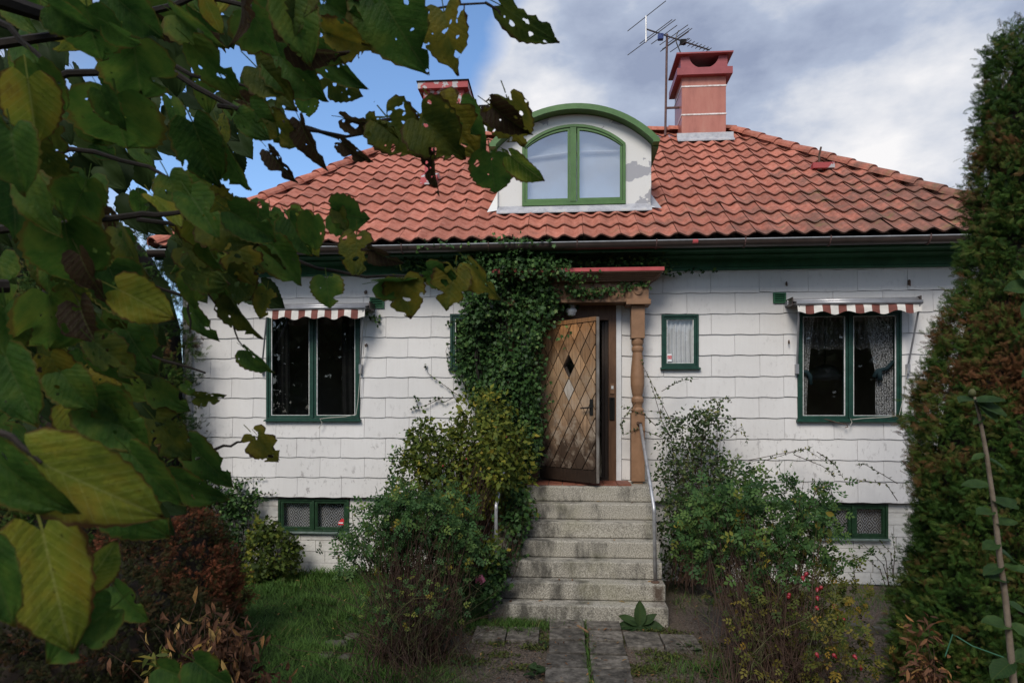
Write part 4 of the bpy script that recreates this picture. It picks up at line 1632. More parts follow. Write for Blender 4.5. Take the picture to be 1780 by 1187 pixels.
# ---- awnings
def awning(u0, u1, v0, v1, vv, label, ulo, uhi, vlo, box_u, sag_arm=0):
    Ya, Yb = -.12, -.34
    zt = W((u0 + u1) / 2, v0, Ya).z
    za, zb = W((u0 + u1) / 2, v1, Yb).z, W((u0 + u1) / 2, vv, Yb).z
    x0, x1 = W(u0, v1, Yb).x, W(u1, v1, Yb).x
    root = thing('awning', label, 'awning', ((x0 + x1) / 2, 0, zt), 'rolled-up striped awnings over the front windows')
    # roller box against the wall, front rail, rolled cloth
    MB().box(x0 - .05, x1 + .03, -.12, -.015, za + .02, za + .08).build('wall_rail', M['alu'], root, bevel=.01)
    MB().tube([(x0 - .02, -.2, za + .055), (x1 + .02, -.2, za + .055)], .036, 14).build('cloth_roll', M['alu'], root, smooth=True)
    MB().tube([(x0 - .01, Yb, za + .012), (x1 + .01, Yb, za + .012)], .026, 10).build('front_rail', M['alu'], root, smooth=True)
    MB().add([(x0 - .03, Yb - .01, za + .03), (x1 + .03, Yb - .01, za + .03), (x1 + .03, -.12, za + .085), (x0 - .03, -.12, za + .085)], [(0, 1, 2, 3)]).build('cover_sheet', M['alu'], root)
    for xx in (x0 - .034, x1 + .03):
        MB().prism([(0, 0), (1, 0), (1, 1), (0, 1)], 0, 1).box(0, 0, 0, 0, 0, 0)
        MB().box(xx, xx + .012, -.26, -.02, za + .0, za + .10).build('end_plate', M['gutter'], root)
    # striped valance with waved hem
    ns = 15
    n = ns * 6
    vs, fs, mi = [], [], []
    for i in range(n + 1):
        s = i / n
        x = x0 + (x1 - x0) * s
        yy = Yb - .012 + .012 * math.sin(s * 21) + R.uniform(-.001, .001)
        zl = zb + .018 * math.cos(s * 2 * math.pi * 5) + .006 * math.sin(s * 17)
        vs += [(x, Yb, za), (x, yy, (za + zl) / 2), (x, yy - .012, zl)]
    for i in range(n):
        p_ = 3 * i
        fs += [(p_, p_ + 1, p_ + 4, p_ + 3), (p_ + 1, p_ + 2, p_ + 5, p_ + 4)]
        mi += [1 if (i // 6) % 2 == 1 else 0] * 2
    m_ = MB()
    m_.v, m_.f, m_.mi = vs, fs, mi
    m_.build('valance', [M['cloth_white'], M['cloth_red']], root)
    for xx, ux in ((x0 + .02, ulo), (x1 - .02, uhi)):
        q = W(ux, vlo, -.04)
        MB().tube([(xx, Yb, za - .02), (q.x, -.05, q.z + .03)], .012, 6).build('folding_arm', M['alu'], root)
        MB().box(q.x - .018, q.x + .018, -.07, -.012, q.z - .07, q.z + .05).build('arm_bracket', M['alu'], root)
    return root


awning(1386, 1602, 519, 527.5, 543.5, 'red and white striped awning rolled up over the right window', 1385, 1578, 640, 1368)
awning(462, 634, 531, 537, 553, 'red and white striped awning rolled up over the left window', 456, 627, 640, 450)


# hooks and old fittings on the wall
def hookthing(u, v, label, s=1.0):
    q = W(u, v, -.02)
    o = MB().box(q.x - .008 * s, q.x + .008 * s, -.035, -.012, q.z - .022 * s, q.z + .018 * s)
    o.tube([(q.x, -.03, q.z + .02 * s), (q.x - .01, -.07, q.z), (q.x - .005, -.06, q.z - .035 * s)], .008, 6)
    o = o.build('wall_hook', M['rust'])
    tag(o, label, 'wall hook', 'small iron fittings on the white wall')


hookthing(1367, 493, 'rusty hook on the wall above the green vent near the right awning')
hookthing(1580, 491, 'tall rusty hook on the wall above the right end of the right awning', 1.5)
hookthing(1371, 594, 'small rusty fitting on the wall left of the right window', .8)
hookthing(638, 600, 'small rusty fitting on the wall right of the left window', .8)
hookthing(637, 508, 'rusty hook on the wall above the left awning')


# pull cords tied off under the windows
def cord(pts, label, r=.005, mat='rope'):
    o = MB().tube(pts, r, 5).build('pull_cord', M[mat])
    tag(o, label, 'cord')


yy = -.075
w = lambda u, v, Y=yy: W(u, v, Y)
cord([w(1577, 640), w(1571, 690), w(1563, 722), w(1540, 725), w(1500, 727), w(1482, 729), w(1478, 727), w(1481, 734), w(1477, 741)], 'pale awning cord tied off below the right window sill')
cord([w(627, 640), w(622, 700), w(619, 720), w(600, 724), w(570, 726), w(556, 728), w(560, 735), w(554, 744)], 'pale awning cord tied off below the left window sill')
cord([w(1433, 728), w(1455, 734), w(1472, 738), w(1474, 742), w(1469, 743)], 'bent dark metal crank under the right window sill', .006, 'rust')
cord([w(641, 535), w(634, 590), w(629, 640)], 'thin slack cord hanging from the right end of the left awning', .003)

# ---- TV antenna
AD = 11.75
mastx = D(1157, 200, AD)
zroof = roof_z(min(mastx.y, Y_RID))
a0, a1 = D(1123, 51, AD - .25), D(1233, 87, AD + .42)
a1.z = a0.z
mt = D(1159.5, 60, AD - .02)
ant = thing('television_antenna', 'old television antenna on a rusty mast beside the right chimney', 'antenna', (mt.x, mt.y, Z_RID))
MB().tube([(mt.x - .03, mt.y, Z_RID - .1), (mt.x, mt.y, a0.z + .04)], .02, 8).build('mast', M['mast'], ant)
zz_ = D(1157, 189, AD).z
MB().tube([(mt.x - .04, mt.y, zz_), (cx0, mt.y + .0, zz_)], .02, 6).build('mast_bracket', M['mast'], ant)
MB().tube([a0, a1], .014, 6).build('boom', M['antenna'], ant)
bd = (a1 - a0).normalized()
rd = Vector((bd.y, -bd.x, 0))
for t_, hl, dz in ((.0, .50, .21), (.0, .50, -.21), (.14, .42, 0), (.19, .42, .02), (.27, .33, 0), (.42, .36, .05), (.43, .36, -.06), (.47, .38, .0), (.49, .28, .06), (.52, .25, -.09), (.58, .12, 0),
                   (.64, .10, 0), (.70, .09, 0), (.76, .085, 0), (.82, .08, 0), (.88, .075, 0), (.94, .07, 0), (.99, .07, 0)):
    c_ = a0 + (a1 - a0) * t_ + Vector((0, 0, dz))
    MB().tube([c_ - rd * hl, c_ + rd * hl], .007, 5).build('antenna_rod', M['antenna'], ant)
MB().tube([a0 + Vector((0, 0, .22)), a0 - Vector((0, 0, .22))], .014, 6).build('reflector_bracket', M['rim'], ant)
c_ = a0 + (a1 - a0) * .5
MB().tube([c_ + Vector((0, 0, .16)), c_ + bd * -.05 + Vector((0, 0, .06)), c_ + bd * -.05 - Vector((0, 0, .06)), c_ + bd * .06 - Vector((0, 0, .24))], .010, 6).build('curved_bracket', M['antenna'], ant)
c_ = a0 + (a1 - a0) * .22
MB().box(c_.x - .045, c_.x + .045, c_.y - .04, c_.y + .04, c_.z - .10, c_.z - .01).build('junction_box', M['blue'], ant)
c_ = a0 + (a1 - a0) * .57
MB().box(c_.x - .05, c_.x + .05, c_.y - .04, c_.y + .04, c_.z - .05, c_.z + .02).build('feed_box', M['dark'], ant)

# ------------------------------------------------------------------ steps, landing, rails
SR, ST = .181, .1965
XS0, XS1 = -.79, 1.048
Y1 = -8.8 + 6.99 / 1.0 + .02            # front of the lowest step
steps = thing('front_steps', 'grey washed concrete steps with seven treads leading up to the open door', 'steps', (.13, Y1, 0))
for i in range(7):
    yf = Y1 + i * ST + R.uniform(-.004, .004)
    z1 = (i + 1) * SR
    dx = R.uniform(-.006, .006)
    mb = MB().box(XS0 + dx, XS1 + dx, yf, .015, i * SR + (.004 if i else -.1), z1)
    mb.build('step', M['concrete'], steps, bevel=.014)
# red clay tiles on the landing
yl0, yl1 = Y1 + 6 * ST + .10, -.045
nx = 9
for i in range(nx):
    for j in range(2):
        x0 = XS0 + .10 + (XS1 - XS0 - .34) * i / nx
        x1 = XS0 + .10 + (XS1 - XS0 - .34) * (i + 1) / nx
        y0 = yl0 + (yl1 - yl0) * j / 2
        y1 = yl0 + (yl1 - yl0) * (j + 1) / 2
        MB().box(x0 + .004, x1 - .004, y0 + .004, y1 - .004, SR * 7 + .001, SR * 7 + .016 + R.uniform(0, .003)).build('landing_tile', M['floor_tile'], steps)
# rust stain under the foot of the rail is a thin plate and its streak
fx = D(1141, 1008, 7.06)


def handrail(label, x, top, knee, foot):
    root = thing('handrail', label, 'handrail', (x, foot.y, foot.z), 'steel tube handrails of the front steps')
    MB().tube([top, top + (knee - top) * .5, knee, knee + (foot - knee) * .05, foot], .019, 10).build('rail_tube', M['metal'], root, smooth=True)
    MB().tube([top + Vector((-.03, .1, .0)), top + Vector((-.02, .02, .01)), top + Vector((0, -.02, -.0))], .028, 8).build('wall_fixing', M['rust'], root)
    MB().lathe([(.045, foot.z), (.045, foot.z + .012), (.022, foot.z + .02)], foot.x, foot.y, 12).build('foot_plate', M['rust'], root)


yk = Y1 + .32
foot = Vector((D(1141, 1000, 7.12).x, Y1 + ST + .09, SR * 2))
knee = D(1139, 884, 7.12)
knee = Vector((knee.x, foot.y + .02, knee.z))
top = W(1113, 737, -.3)
handrail('bare steel handrail running down the right side of the steps', foot.x, top, knee, foot)
xl_ = XS0 + XS1 - foot.x - .02
xl_ = D(860, 900, 7.2).x
handrail('rusty steel handrail swallowed by the shrub left of the steps', xl_, Vector((PXL, -.3, top.z)), Vector((xl_, knee.y, knee.z)), Vector((xl_, foot.y, foot.z)))

# ------------------------------------------------------------------ ground, path
m, nt = newmat('garden_soil')
t = NT(nt)
p = t.pos()
px_, py_, pz_ = t.sep(p)
gr = t.noise(p, 60, 4, .7)
big = t.noise(p, 1.1, 5, .6)
c = t.ramp(gr, [(.3, (.045, .034, .025)), (.5, (.115, .088, .068)), (.7, (.23, .185, .15))])
c = t.mix(t.ramp(big, [(.54, 0), (.66, .75)]), c, (.030, .036, .012))
lawn = t.n('ShaderNodeMapRange')
t.link(t.math('ADD', px_, t.math('MULTIPLY_ADD', big, .8, -.4)), lawn.inputs['Value'])
lawn.inputs['From Min'].default_value = -.85
lawn.inputs['From Max'].default_value = -1.3
c = t.mix(lawn.outputs[0], c, (.016, .028, .009))
t.bsdf(c, .95, t.bump(gr, .8, .02), 0, .1)
M['soil'] = m
vs, fs = [], []
gxs = list(np.linspace(-400, -8, 6)) + list(np.linspace(-7, 7, 71)) + list(np.linspace(8, 400, 6))
gys = list(np.linspace(-400, -9, 5)) + list(np.linspace(-8.5, 1, 61)) + list(np.linspace(3, 600, 6))
for y in gys:
    for x in gxs:
        z = -.012 + .02 * math.sin(x * 1.7 + .3) * math.sin(y * 1.3) + .012 * math.sin(x * 4.1 + y * 3.3)
        if abs(x) > 7.5 or y > 1.5 or y < -8.6:
            z = -.05
        if -1.2 < x < 1.6 and y > -6:
            z = -.012
        vs.append((x, y, z))
nxg = len(gxs)
for j in range(len(gys) - 1):
    for i in range(nxg - 1):
        k = j * nxg + i
        fs.append((k, k + 1, k + nxg + 1, k + nxg))
ground = MB().add(vs, fs).build('ground', M['soil'], smooth=True)
ground['kind'] = 'structure'

path = MB().box(-.18, .62, -8.0, Y1 - .01, -.06, -.004).build('path', M['soil'])
path['kind'] = 'structure'


def slab(x0, x1, y0, y1, z=.020, rz=None):
    m_ = MB().box(-(x1 - x0) / 2, (x1 - x0) / 2, -(y1 - y0) / 2, (y1 - y0) / 2, -.04, .028)
    o = m_.build('paving_slab', M['slab'], path, bevel=.006)
    o.matrix_basis = Matrix.Translation(((x0 + x1) / 2, (y0 + y1) / 2, z + R.uniform(-.006, .006))) @ Matrix.Rotation(R.uniform(-.02, .02) if rz is None else rz, 4, 'Z') @ Matrix.Rotation(R.uniform(-.012, .012), 4, 'X') @ Matrix.Rotation(R.uniform(-.012, .012), 4, 'Y')
    return o


y = Y1 - .04
sx0 = G(955, 1090).x
sx1 = G(1014, 1090).x
sx2 = G(1019, 1090).x
sx3 = G(1073, 1090).x
row = 0
while y > -6.6:
    h = .33 if row else .27
    slab(sx0 + R.uniform(-.012, .012), sx1 + R.uniform(-.008, .008), y - h + .030, y)
    slab(sx2 + .01 + R.uniform(-.008, .008), sx3 + .02 + R.uniform(-.012, .012), y - h + .030, y - R.uniform(0, .02))
    y -= h + .008
    row += 1
for (u0, u1, v0, v1) in ((824, 880, 1093, 1116), (882, 937, 1093, 1116), (1085, 1146, 1097, 1122), (1150, 1210, 1100, 1126)):
    a_, b_ = G(u0, (v0 + v1) / 2), G(u1, (v0 + v1) / 2)
    slab(a_.x, b_.x, G(900, v1).y, G(900, v0).y, .004)
# stone edging right, by the rose bed
e0, e1 = G(1440, 1087), G(1545, 1103)
kb = MB().box(-.42, .42, -.04, .04, -.05, .06).build('edging_stone', M['kerb'], None, bevel=.01)
kb.matrix_basis = Matrix.Translation((e0 + e1) / 2) @ Matrix.Rotation(math.atan2((e1 - e0).y, (e1 - e0).x), 4, 'Z')
tag(kb, 'grey stone edging lying in the rose bed at the right', 'edging stone')
for u, v, s in ((568, 1137, .08), (590, 1118, .09), (600, 1140, .07), (575, 1115, .06), (612, 1105, .08)):
    q = G(u, v)
    bm = bmesh.new()
    bmesh.ops.create_icosphere(bm, subdivisions=2, radius=s)
    for vv in bm.verts:
        vv.co.z *= .36
        vv.co *= 1 + R.uniform(-.10, .10)
    me = bpy.data.meshes.new('stone')
    bm.to_mesh(me)
    bm.free()
    me.materials.append(M['kerb'])
    o = place('stone', me, Matrix.Translation(q + Vector((0, 0, -.005))))
    tag(o, 'flat grey stone half sunk in the edge of the lawn', 'stone', 'stones edging the lawn')

# ------------------------------------------------------------------ plant kit
L_DIAMOND = ([(0, 0, 0), (-.30, .45, .05), (0, .5, -.02), (.30, .45, .05), (0, 1, -.08)], [(0, 2, 1), (0, 3, 2), (1, 2, 4), (2, 3, 4)])
L_IVY = ([(0, 0, 0), (-.45, .02, .03), (-.28, .28, 0), (-.55, .55, .05), (-.2, .62, 0), (0, 1, -.08), (.2, .62, 0), (.55, .55, .05), (.28, .28, 0), (.45, .02, .03), (0, .4, -.04)],
         [(10, 0, 1, 2), (10, 2, 3, 4), (10, 4, 5, 6), (10, 6, 7, 8), (10, 8, 9, 0)])
L_BLADE = ([(-.03, 0, 0), (.03, 0, 0), (-.022, .5, .06), (.022, .5, .06), (0, 1, .28)], [(0, 1, 3, 2), (2, 3, 4)])


def compound(n=5):
    vs, fs = [], []
    for k in range(n):
        if k == n - 1:
            b, ang = (0, .62), 0
        else:
            b, ang = (0, .18 + .28 * (k // 2)), (1 if k % 2 else -1) * 1.15
        c_, s_ = math.cos(ang), math.sin(ang)
        i = len(vs)
        for (x, y, z) in ((0, 0, 0), (-.125, .2, .03), (0, .42, -.03), (.125, .2, .03)):
            vs.append((b[0] + x * c_ + y * s_, b[1] - x * s_ + y * c_, z))
        fs += [(i, i + 2, i + 1), (i, i + 3, i + 2)]
    i = len(vs)
    vs += [(-.008, 0, 0), (.008, 0, 0), (0, .65, 0)]
    fs += [(i, i + 1, i + 2)]
    return vs, fs


L_ROSE = compound(5)


def spray():
    vs, fs = [], []
    def strip_(x0, y0, x1, y1, w, z1=0):
        i = len(vs)
        d = Vector((x1 - x0, y1 - y0))
        nn = Vector((-d.y, d.x)).normalized() * w
        vs.extend([(x0 - nn.x, y0 - nn.y, 0), (x0 + nn.x, y0 + nn.y, 0), (x1 + nn.x * .5, y1 + nn.y * .5, z1), (x1 - nn.x * .5, y1 - nn.y * .5, z1)])
        fs.append((i, i + 3, i + 2, i + 1))
    strip_(0, 0, 0, 1, .026, -.10)
    for k in range(5):
        yy = .08 + .18 * k
        ln = .40 * (1 - .13 * k)
        for s in (-1, 1):
            strip_(0, yy, s * ln * .75, yy + ln * .95, .028, -.07 - .03 * k)
    return vs, fs


L_SPRAY = spray()


def rand_dirs(n):
    return norm(NR.normal(size=(n, 3)))


def leaves(name, tmpl, P, out_dir, S, mat, parent, tint=None, droop=.2, spread=.9, kind='stuff', label=None, up=.35):
    n = len(P)
    y = norm(out_dir + NR.normal(size=(n, 3)) * spread + np.array([0, 0, -droop]))
    nr = norm(out_dir * .5 + np.array([0, -.3, up]) + NR.normal(size=(n, 3)) * .55)
    return scatter(name, tmpl, P, frames(y, nr), S, mat, parent, tint, kind, label)


def clumps(blobs, n_clump, per, spread, shell=.55):
    """leaf points in ellipsoids: blobs = (centre, (rx, ry, rz), weight) -> points, outward directions, clump centres, clump id"""
    w = np.array([b[2] for b in blobs], float)
    w /= w.sum()
    idx = NR.choice(len(blobs), n_clump, p=w)
    C = np.array([list(b[0]) for b in blobs])[idx]
    Rr = np.array([list(b[1]) for b in blobs])[idx]
    d = rand_dirs(n_clump)
    rad = shell + (1 - shell) * NR.random((n_clump, 1)) ** .6
    CC = C + d * Rr * rad
    P = np.repeat(CC, per, 0) + NR.normal(size=(n_clump * per, 3)) * spread
    O = norm(np.repeat(norm(d / np.maximum(Rr, .05)), per, 0) + NR.normal(size=(n_clump * per, 3)) * .4)
    keep = P[:, 2] > .01
    ids = np.repeat(np.arange(n_clump), per)
    return P[keep], O[keep], CC, ids[keep]


def blob(u, v, ru, rv, Y, ry, w=1):
    """ellipsoid seen at pixel (u, v) with pixel radii, standing on plane Y"""
    c_ = W(u, v, Y)
    dep = (c_ - CAM).y / CS
    s = dep / F
    return (c_, (ru * s, ry, rv * s), w)


def shoot(p0, p1, sag=.0, wob=.03, n=6):
    p0, p1 = Vector(p0), Vector(p1)
    pts = []
    for i in range(n + 1):
        f = i / n
        q = p0.lerp(p1, f)
        q.z += sag * math.sin(math.pi * f)
        if 0 < i < n:
            q += Vector((R.gauss(0, wob), R.gauss(0, wob), R.gauss(0, wob * .6)))
        pts.append(q)
    return pts


def canes(parent, base, n, spread_u, v0, v1, uc, d0, d1, r0, mat, name='bare_cane'):
    """thin forking canes: each leans its own way, kinks, and carries side twigs"""
    m_ = MB()
    for k in range(n):
        T = D(R.gauss(uc, spread_u), R.uniform(v0, v1), R.uniform(d0, d1))
        b = Vector(base) + Vector((R.gauss(0, .16), R.gauss(0, .12), 0))
        pts = [b]
        L = (T - b).length
        side = Vector((R.gauss(0, 1), R.gauss(0, 1), 0)) * L * .12
        for i in range(1, 8):
            f = i / 7
            q = b.lerp(T, f) + side * math.sin(math.pi * f) + Vector((R.gauss(0, .018), R.gauss(0, .018), R.gauss(0, .012))) - Vector((0, 0, .25 * L * max(0, f - .75) * R.random()))
            pts.append(q)
        m_.tube(pts, [r0 * R.uniform(.7, 1.2) * (1 - .75 * i / 7) for i in range(8)], 3, cap=False)
        for j in range(R.randrange(2, 6)):
            i = R.randrange(2, 7)
            dd = (pts[i] - pts[i - 1]).normalized()
            dv = Vector((R.gauss(0, 1), R.gauss(0, 1), R.gauss(.3, .6))).normalized()
            ln = R.uniform(.08, .28)
            p1 = pts[i] + (dd * .5 + dv * .6) * ln * .5 + Vector((R.gauss(0, .012), 0, R.gauss(0, .012)))
            p2 = pts[i] + (dd * .5 + dv * .7) * ln
            m_.tube([pts[i], p1, p2], [r0 * .5, r0 * .35, r0 * .15], 3, cap=False)
    o = m_.build(name, mat, parent)
    o['kind'] = 'stuff'
    return o


def stems(parent, base, targets, r0, mat, per_tube=True, name='stem', bend=.25, rbase=.05, sides=4):
    m_ = MB()
    for T in targets:
        b = Vector(base) + Vector((R.gauss(0, rbase), R.gauss(0, rbase), 0))
        T = Vector(T)
        mid = b.lerp(T, .5) + Vector((R.gauss(0, .06), R.gauss(0, .06), bend * R.uniform(.3, 1) * (T - b).length * .3))
        pts = [b, b.lerp(mid, .5) + Vector((R.gauss(0, .02), R.gauss(0, .02), 0)), mid, mid.lerp(T, .55) + Vector((R.gauss(0, .02), R.gauss(0, .02), .02)), T]
        m_.tube(pts, [r0, r0 * .85, r0 * .65, r0 * .5, r0 * .25], sides, cap=False)
    o = m_.build(name, mat, parent)
    o['kind'] = 'stuff'
    return o


def twig(parent, pts, r, leafsize, tmpl, mat, nleaf, stemmat, extra=None, name='shoot'):
    m_ = MB().tube(pts, [r * (1 - .7 * i / (len(pts) - 1)) for i in range(len(pts))], 5, cap=False)
    m_.build(name, stemmat, parent)
    P, O = [], []
    for k in range(nleaf):
        f = R.uniform(.12, 1) * (len(pts) - 1)
        i = min(int(f), len(pts) - 2)
        q = Vector(pts[i]).lerp(Vector(pts[i + 1]), f - i)
        P.append(q)
        d = (Vector(pts[i + 1]) - Vector(pts[i])).normalized()
        O.append((d * .4 + Vector((R.gauss(0, .7), R.gauss(0, .7), R.gauss(.1, .6)))).normalized())
    return np.array([list(q) for q in P]), np.array([list(q) for q in O])


# ------------------------------------------------------------------ ivy over the porch
def in_poly(poly, x, y):
    c_ = False
    for i in range(len(poly)):
        x0, y0 = poly[i]
        x1, y1 = poly[i - 1]
        if (y0 > y) != (y1 > y) and x < (x1 - x0) * (y - y0) / (y1 - y0) + x0:
            c_ = not c_
    return c_


def poly_points(poly, n):
    us, vs_ = [q[0] for q in poly], [q[1] for q in poly]
    out = []
    while len(out) < n:
        u, v = R.uniform(min(us), max(us)), R.uniform(min(vs_), max(vs_))
        if in_poly(poly, u, v):
            out.append((u, v))
    return out


root = thing('ivy', 'dark green ivy climbing over the left half of the porch up to the eave', 'ivy', W(880, 1005, -.1) * 1)
ivy_poly = [(806, 425), (850, 418), (905, 420), (960, 440), (1000, 478), (1004, 512), (985, 535), (962, 545), (945, 575), (938, 640), (936, 700), (940, 760), (930, 830), (918, 862), (905, 905), (870, 905), (860, 800),
            (840, 730), (820, 690), (795, 660), (790, 610), (797, 560), (812, 530), (800, 480)]
P, O = [], []
cl = poly_points(ivy_poly, 1500)
for (u, v) in cl:
    # bulges towards the porch front between the wall and the eave
    edge = min(1, max(0, (u - 790) / 60)) * min(1, max(0, (960 - u) / 40 + .4))
    bul = .18 + .40 * edge * (.55 + .45 * math.sin(u * .05 + v * .031)) * (1 if v < 560 else .8)
    if v < 470:
        bul = max(bul, .5)
    if 875 < u < 960 and v < 860:
        bul = max(bul, .42)
    y = -bul * R.uniform(.75, 1.05)
    c0 = W(u, v, y)
    for k in range(9):
        P.append([c0.x + R.gauss(0, .045), c0.y + R.gauss(0, .05), c0.z + R.gauss(0, .05)])
        O.append([R.gauss(0, .5), -1, R.gauss(-.1, .5)])
P, O = np.array(P), norm(np.array(O))
tint = np.clip(.42 + .25 * NR.normal(size=len(P)), 0, 1)
leaves('ivy_leaves', L_IVY, P, O, NR.uniform(.032, .062, len(P)), M['ivy'], root, tint, droop=.9, spread=.5, up=.2)
m_ = MB()
for k in range(14):
    u0 = R.uniform(830, 915)
    pts = [W(u0 + R.gauss(0, 6) + (k % 5 - 2) * 5 * f, 1000 - 570 * f, -.04 - .1 * R.random() - (.25 * f)) for f in [i / 9 for i in range(10)]]
    m_.tube(pts, [.018 * (1 - .07 * i) for i in range(10)], 5, cap=False)
m_.build('ivy_stem', M['bark'], root)
bl = [blob(890, 925, 16, 60, -1.25, .12, 1.6), blob(862, 990, 22, 45, -1.75, .12, 1.5), blob(905, 880, 14, 40, -1.2, .12, 1), blob(845, 1030, 22, 22, -1.9, .1, .7)]
P, O, CC, _ = clumps(bl, 170, 9, .05, .2)
leaves('trailing_leaves', L_IVY, P, O, NR.uniform(.03, .06, len(P)), M['ivy'], root, np.clip(.42 + .28 * NR.normal(size=len(P)), 0, 1), droop=.7)
stems(root, W(870, 1020, -1.5), CC[::4], .004, M['stem'], name='trailing_stem', sides=3)
# runners: eave band, porch frieze, wall wisps
P, O = [], []


def band(pts_px, n, Y, su, sv, dY=.04):
    for k in range(n):
        f = R.random() * (len(pts_px) - 1)
        i = min(int(f), len(pts_px) - 2)
        u = pts_px[i][0] + (pts_px[i + 1][0] - pts_px[i][0]) * (f - i) + R.gauss(0, su)
        v = pts_px[i][1] + (pts_px[i + 1][1] - pts_px[i][1]) * (f - i) + R.gauss(0, sv)
        q = W(u, v, Y + R.gauss(0, dY))
        P.append(list(q))
        O.append([R.gauss(0, .6), -1, R.gauss(-.2, .5)])


band([(700, 462), (740, 458), (800, 455)], 210, -.28, 8, 8)
band([(690, 455), (720, 462), (760, 468)], 70, -.3, 6, 5)
band([(960, 448), (1040, 452), (1120, 452), (1160, 460)], 330, -.30, 10, 7)
band([(1150, 470), (1165, 474), (1250, 468)], 50, -.12, 6, 3)
band([(985, 485), (1010, 478), (1040, 476)], 60, -.50, 8, 5)
band([(1085, 494), (1110, 495), (1125, 494)], 45, -.36, 6, 3)
band([(985, 500), (1010, 512), (1040, 505), (1090, 499)], 230, -.36, 8, 5)
band([(700, 425), (780, 424), (880, 418), (960, 420)], 80, -.66, 9, 4)
band([(960, 455), (990, 470), (1005, 500)], 120, -.45, 8, 10)
band([(870, 466), (930, 466), (978, 468)], 260, -.60, 10, 9)
band([(960, 560), (985, 578), (975, 600)], 16, -.5, 5, 8)
band([(945, 640), (955, 690), (950, 720)], 24, -.35, 5, 10)
band([(640, 540), (648, 548), (655, 556)], 26, -.06, 5, 5)
leaves('ivy_runner_leaves', L_IVY, np.array(P), norm(np.array(O)), NR.uniform(.03, .055, len(P)), M['ivy'], root, np.clip(.5 + .25 * NR.normal(size=len(P)), 0, 1), droop=.9, spread=.5, up=.2)
P, O = [], []
for pl_ in ([(800, 690), (770, 668), (745, 650), (738, 632)], [(810, 660), (780, 640), (775, 610), (782, 590)], [(790, 690), (770, 700), (760, 690), (745, 700)], [(770, 690), (740, 705), (720, 708), (712, 712)], [(800, 760), (770, 790), (745, 800), (720, 792)], [(730, 695), (722, 690), (728, 712)], [(795, 560), (780, 558), (776, 566)]):
    pts = [W(u, v, -.06) for u, v in pl_]
    a_, b_ = twig(root, pts, .005, .05, None, None, 16, M['stem'], name='runner')
    P.append(a_)
    O.append(b_)
P, O = np.concatenate(P), np.concatenate(O)
leaves('runner_leaves', L_IVY, P, O, NR.uniform(.025, .045, len(P)), M['ivy'], root, None, droop=.5)

# climbing remnant at the left corner and the leafy clump by the basement window
root = thing('creeper', 'thin dark creeper climbing the wall corner left of the left basement window', 'creeper', W(430, 1005, -.1))
bl = [blob(385, 900, 45, 60, -.2, .15, 3), blob(420, 870, 30, 35, -.12, .1, 2), blob(395, 965, 35, 45, -.25, .2, 2), blob(345, 860, 40, 50, -.2, .15, 2)]
P, O, CC, _ = clumps(bl, 210, 9, .06)
leaves('creeper_leaves', L_DIAMOND, P, O, NR.uniform(.05, .085, len(P)), M['ivy'], root, np.clip(.4 + .3 * NR.normal(size=len(P)), 0, 1))
stems(root, W(410, 1003, -.15), CC[:26], .008, M['stem'])
Ps, Os = [], []
for pl_ in ([(400, 850), (425, 832), (460, 831)], [(380, 860), (400, 838), (412, 830)], [(430, 870), (460, 858), (478, 858)], [(420, 880), (445, 890), (452, 905)]):
    a_, b_ = twig(root, [W(u, v, -.05) for u, v in pl_], .005, .04, None, None, 18, M['stem'])
    Ps.append(a_)
    Os.append(b_)
leaves('creeper_shoot_leaves', L_DIAMOND, np.concatenate(Ps), np.concatenate(Os), .035, M['ivy'], root)

root = thing('ivy_bush', 'small rounded yellow green ivy bush under the left basement window', 'bush', W(475, 1008, -.35))
bl = [blob(475, 965, 46, 44, -.35, .28, 3), blob(460, 930, 25, 26, -.3, .2, 1.2), blob(450, 985, 28, 24, -.4, .2, 1)]
P, O, CC, _ = clumps(bl, 240, 9, .045, .7)
leaves('bush_leaves', L_IVY, P, O, NR.uniform(.035, .06, len(P)), M['yellowshrub'], root, np.clip(.22 + .25 * NR.normal(size=len(P)) + .25 * (P[:, 0] < W(455, 960, -.35).x), 0, 1), droop=.7, spread=.5)
stems(root, W(475, 1006, -.35), CC[:20], .008, M['stem'])

# yellow-green honeysuckle shrub left of the steps
root = thing('honeysuckle_shrub', 'tall yellow green shrub crowding the left side of the front steps', 'shrub', W(800, 1010, -.9))
bl = [blob(840, 715, 50, 32, -.75, .28, 1.5), blob(830, 770, 62, 55, -.85, .35, 3), blob(775, 790, 50, 50, -.8, .3, 2.2), blob(740, 800, 34, 42, -.7, .25, 1.2), blob(720, 830, 38, 40, -.8, .3, 1.2),
      blob(860, 830, 50, 55, -1.0, .35, 2.4), blob(800, 850, 70, 50, -1.0, .35, 2.6), blob(875, 790, 30, 50, -.7, .25, 1), blob(735, 755, 22, 22, -.6, .2, .7), blob(862, 775, 34, 55, -1.55, .14, 1.6), blob(872, 825, 24, 20, -1.6, .12, .6), blob(845, 965, 40, 30, -1.7, .15, .8)]
P, O, CC, ids = clumps(bl + [blob(905, 800, 22, 60, -.8, .2, 1), blob(890, 880, 30, 60, -.9, .25, 1.2)], 900, 9, .055, .45)
tt = np.clip(.22 + .20 * NR.normal(size=len(P)) + (.22 * NR.random(CC.shape[0]))[ids] + .18 * (P[:, 0] > W(790, 800, -.8).x), 0, 1)
leaves('shrub_leaves', L_DIAMOND, P, O, NR.uniform(.03, .09, len(P)), M['yellowshrub'], root, tt, droop=.3, spread=.8)
stems(root, W(800, 1010, -.9), CC[::3], .006, M['stem'], rbase=.14, sides=3)
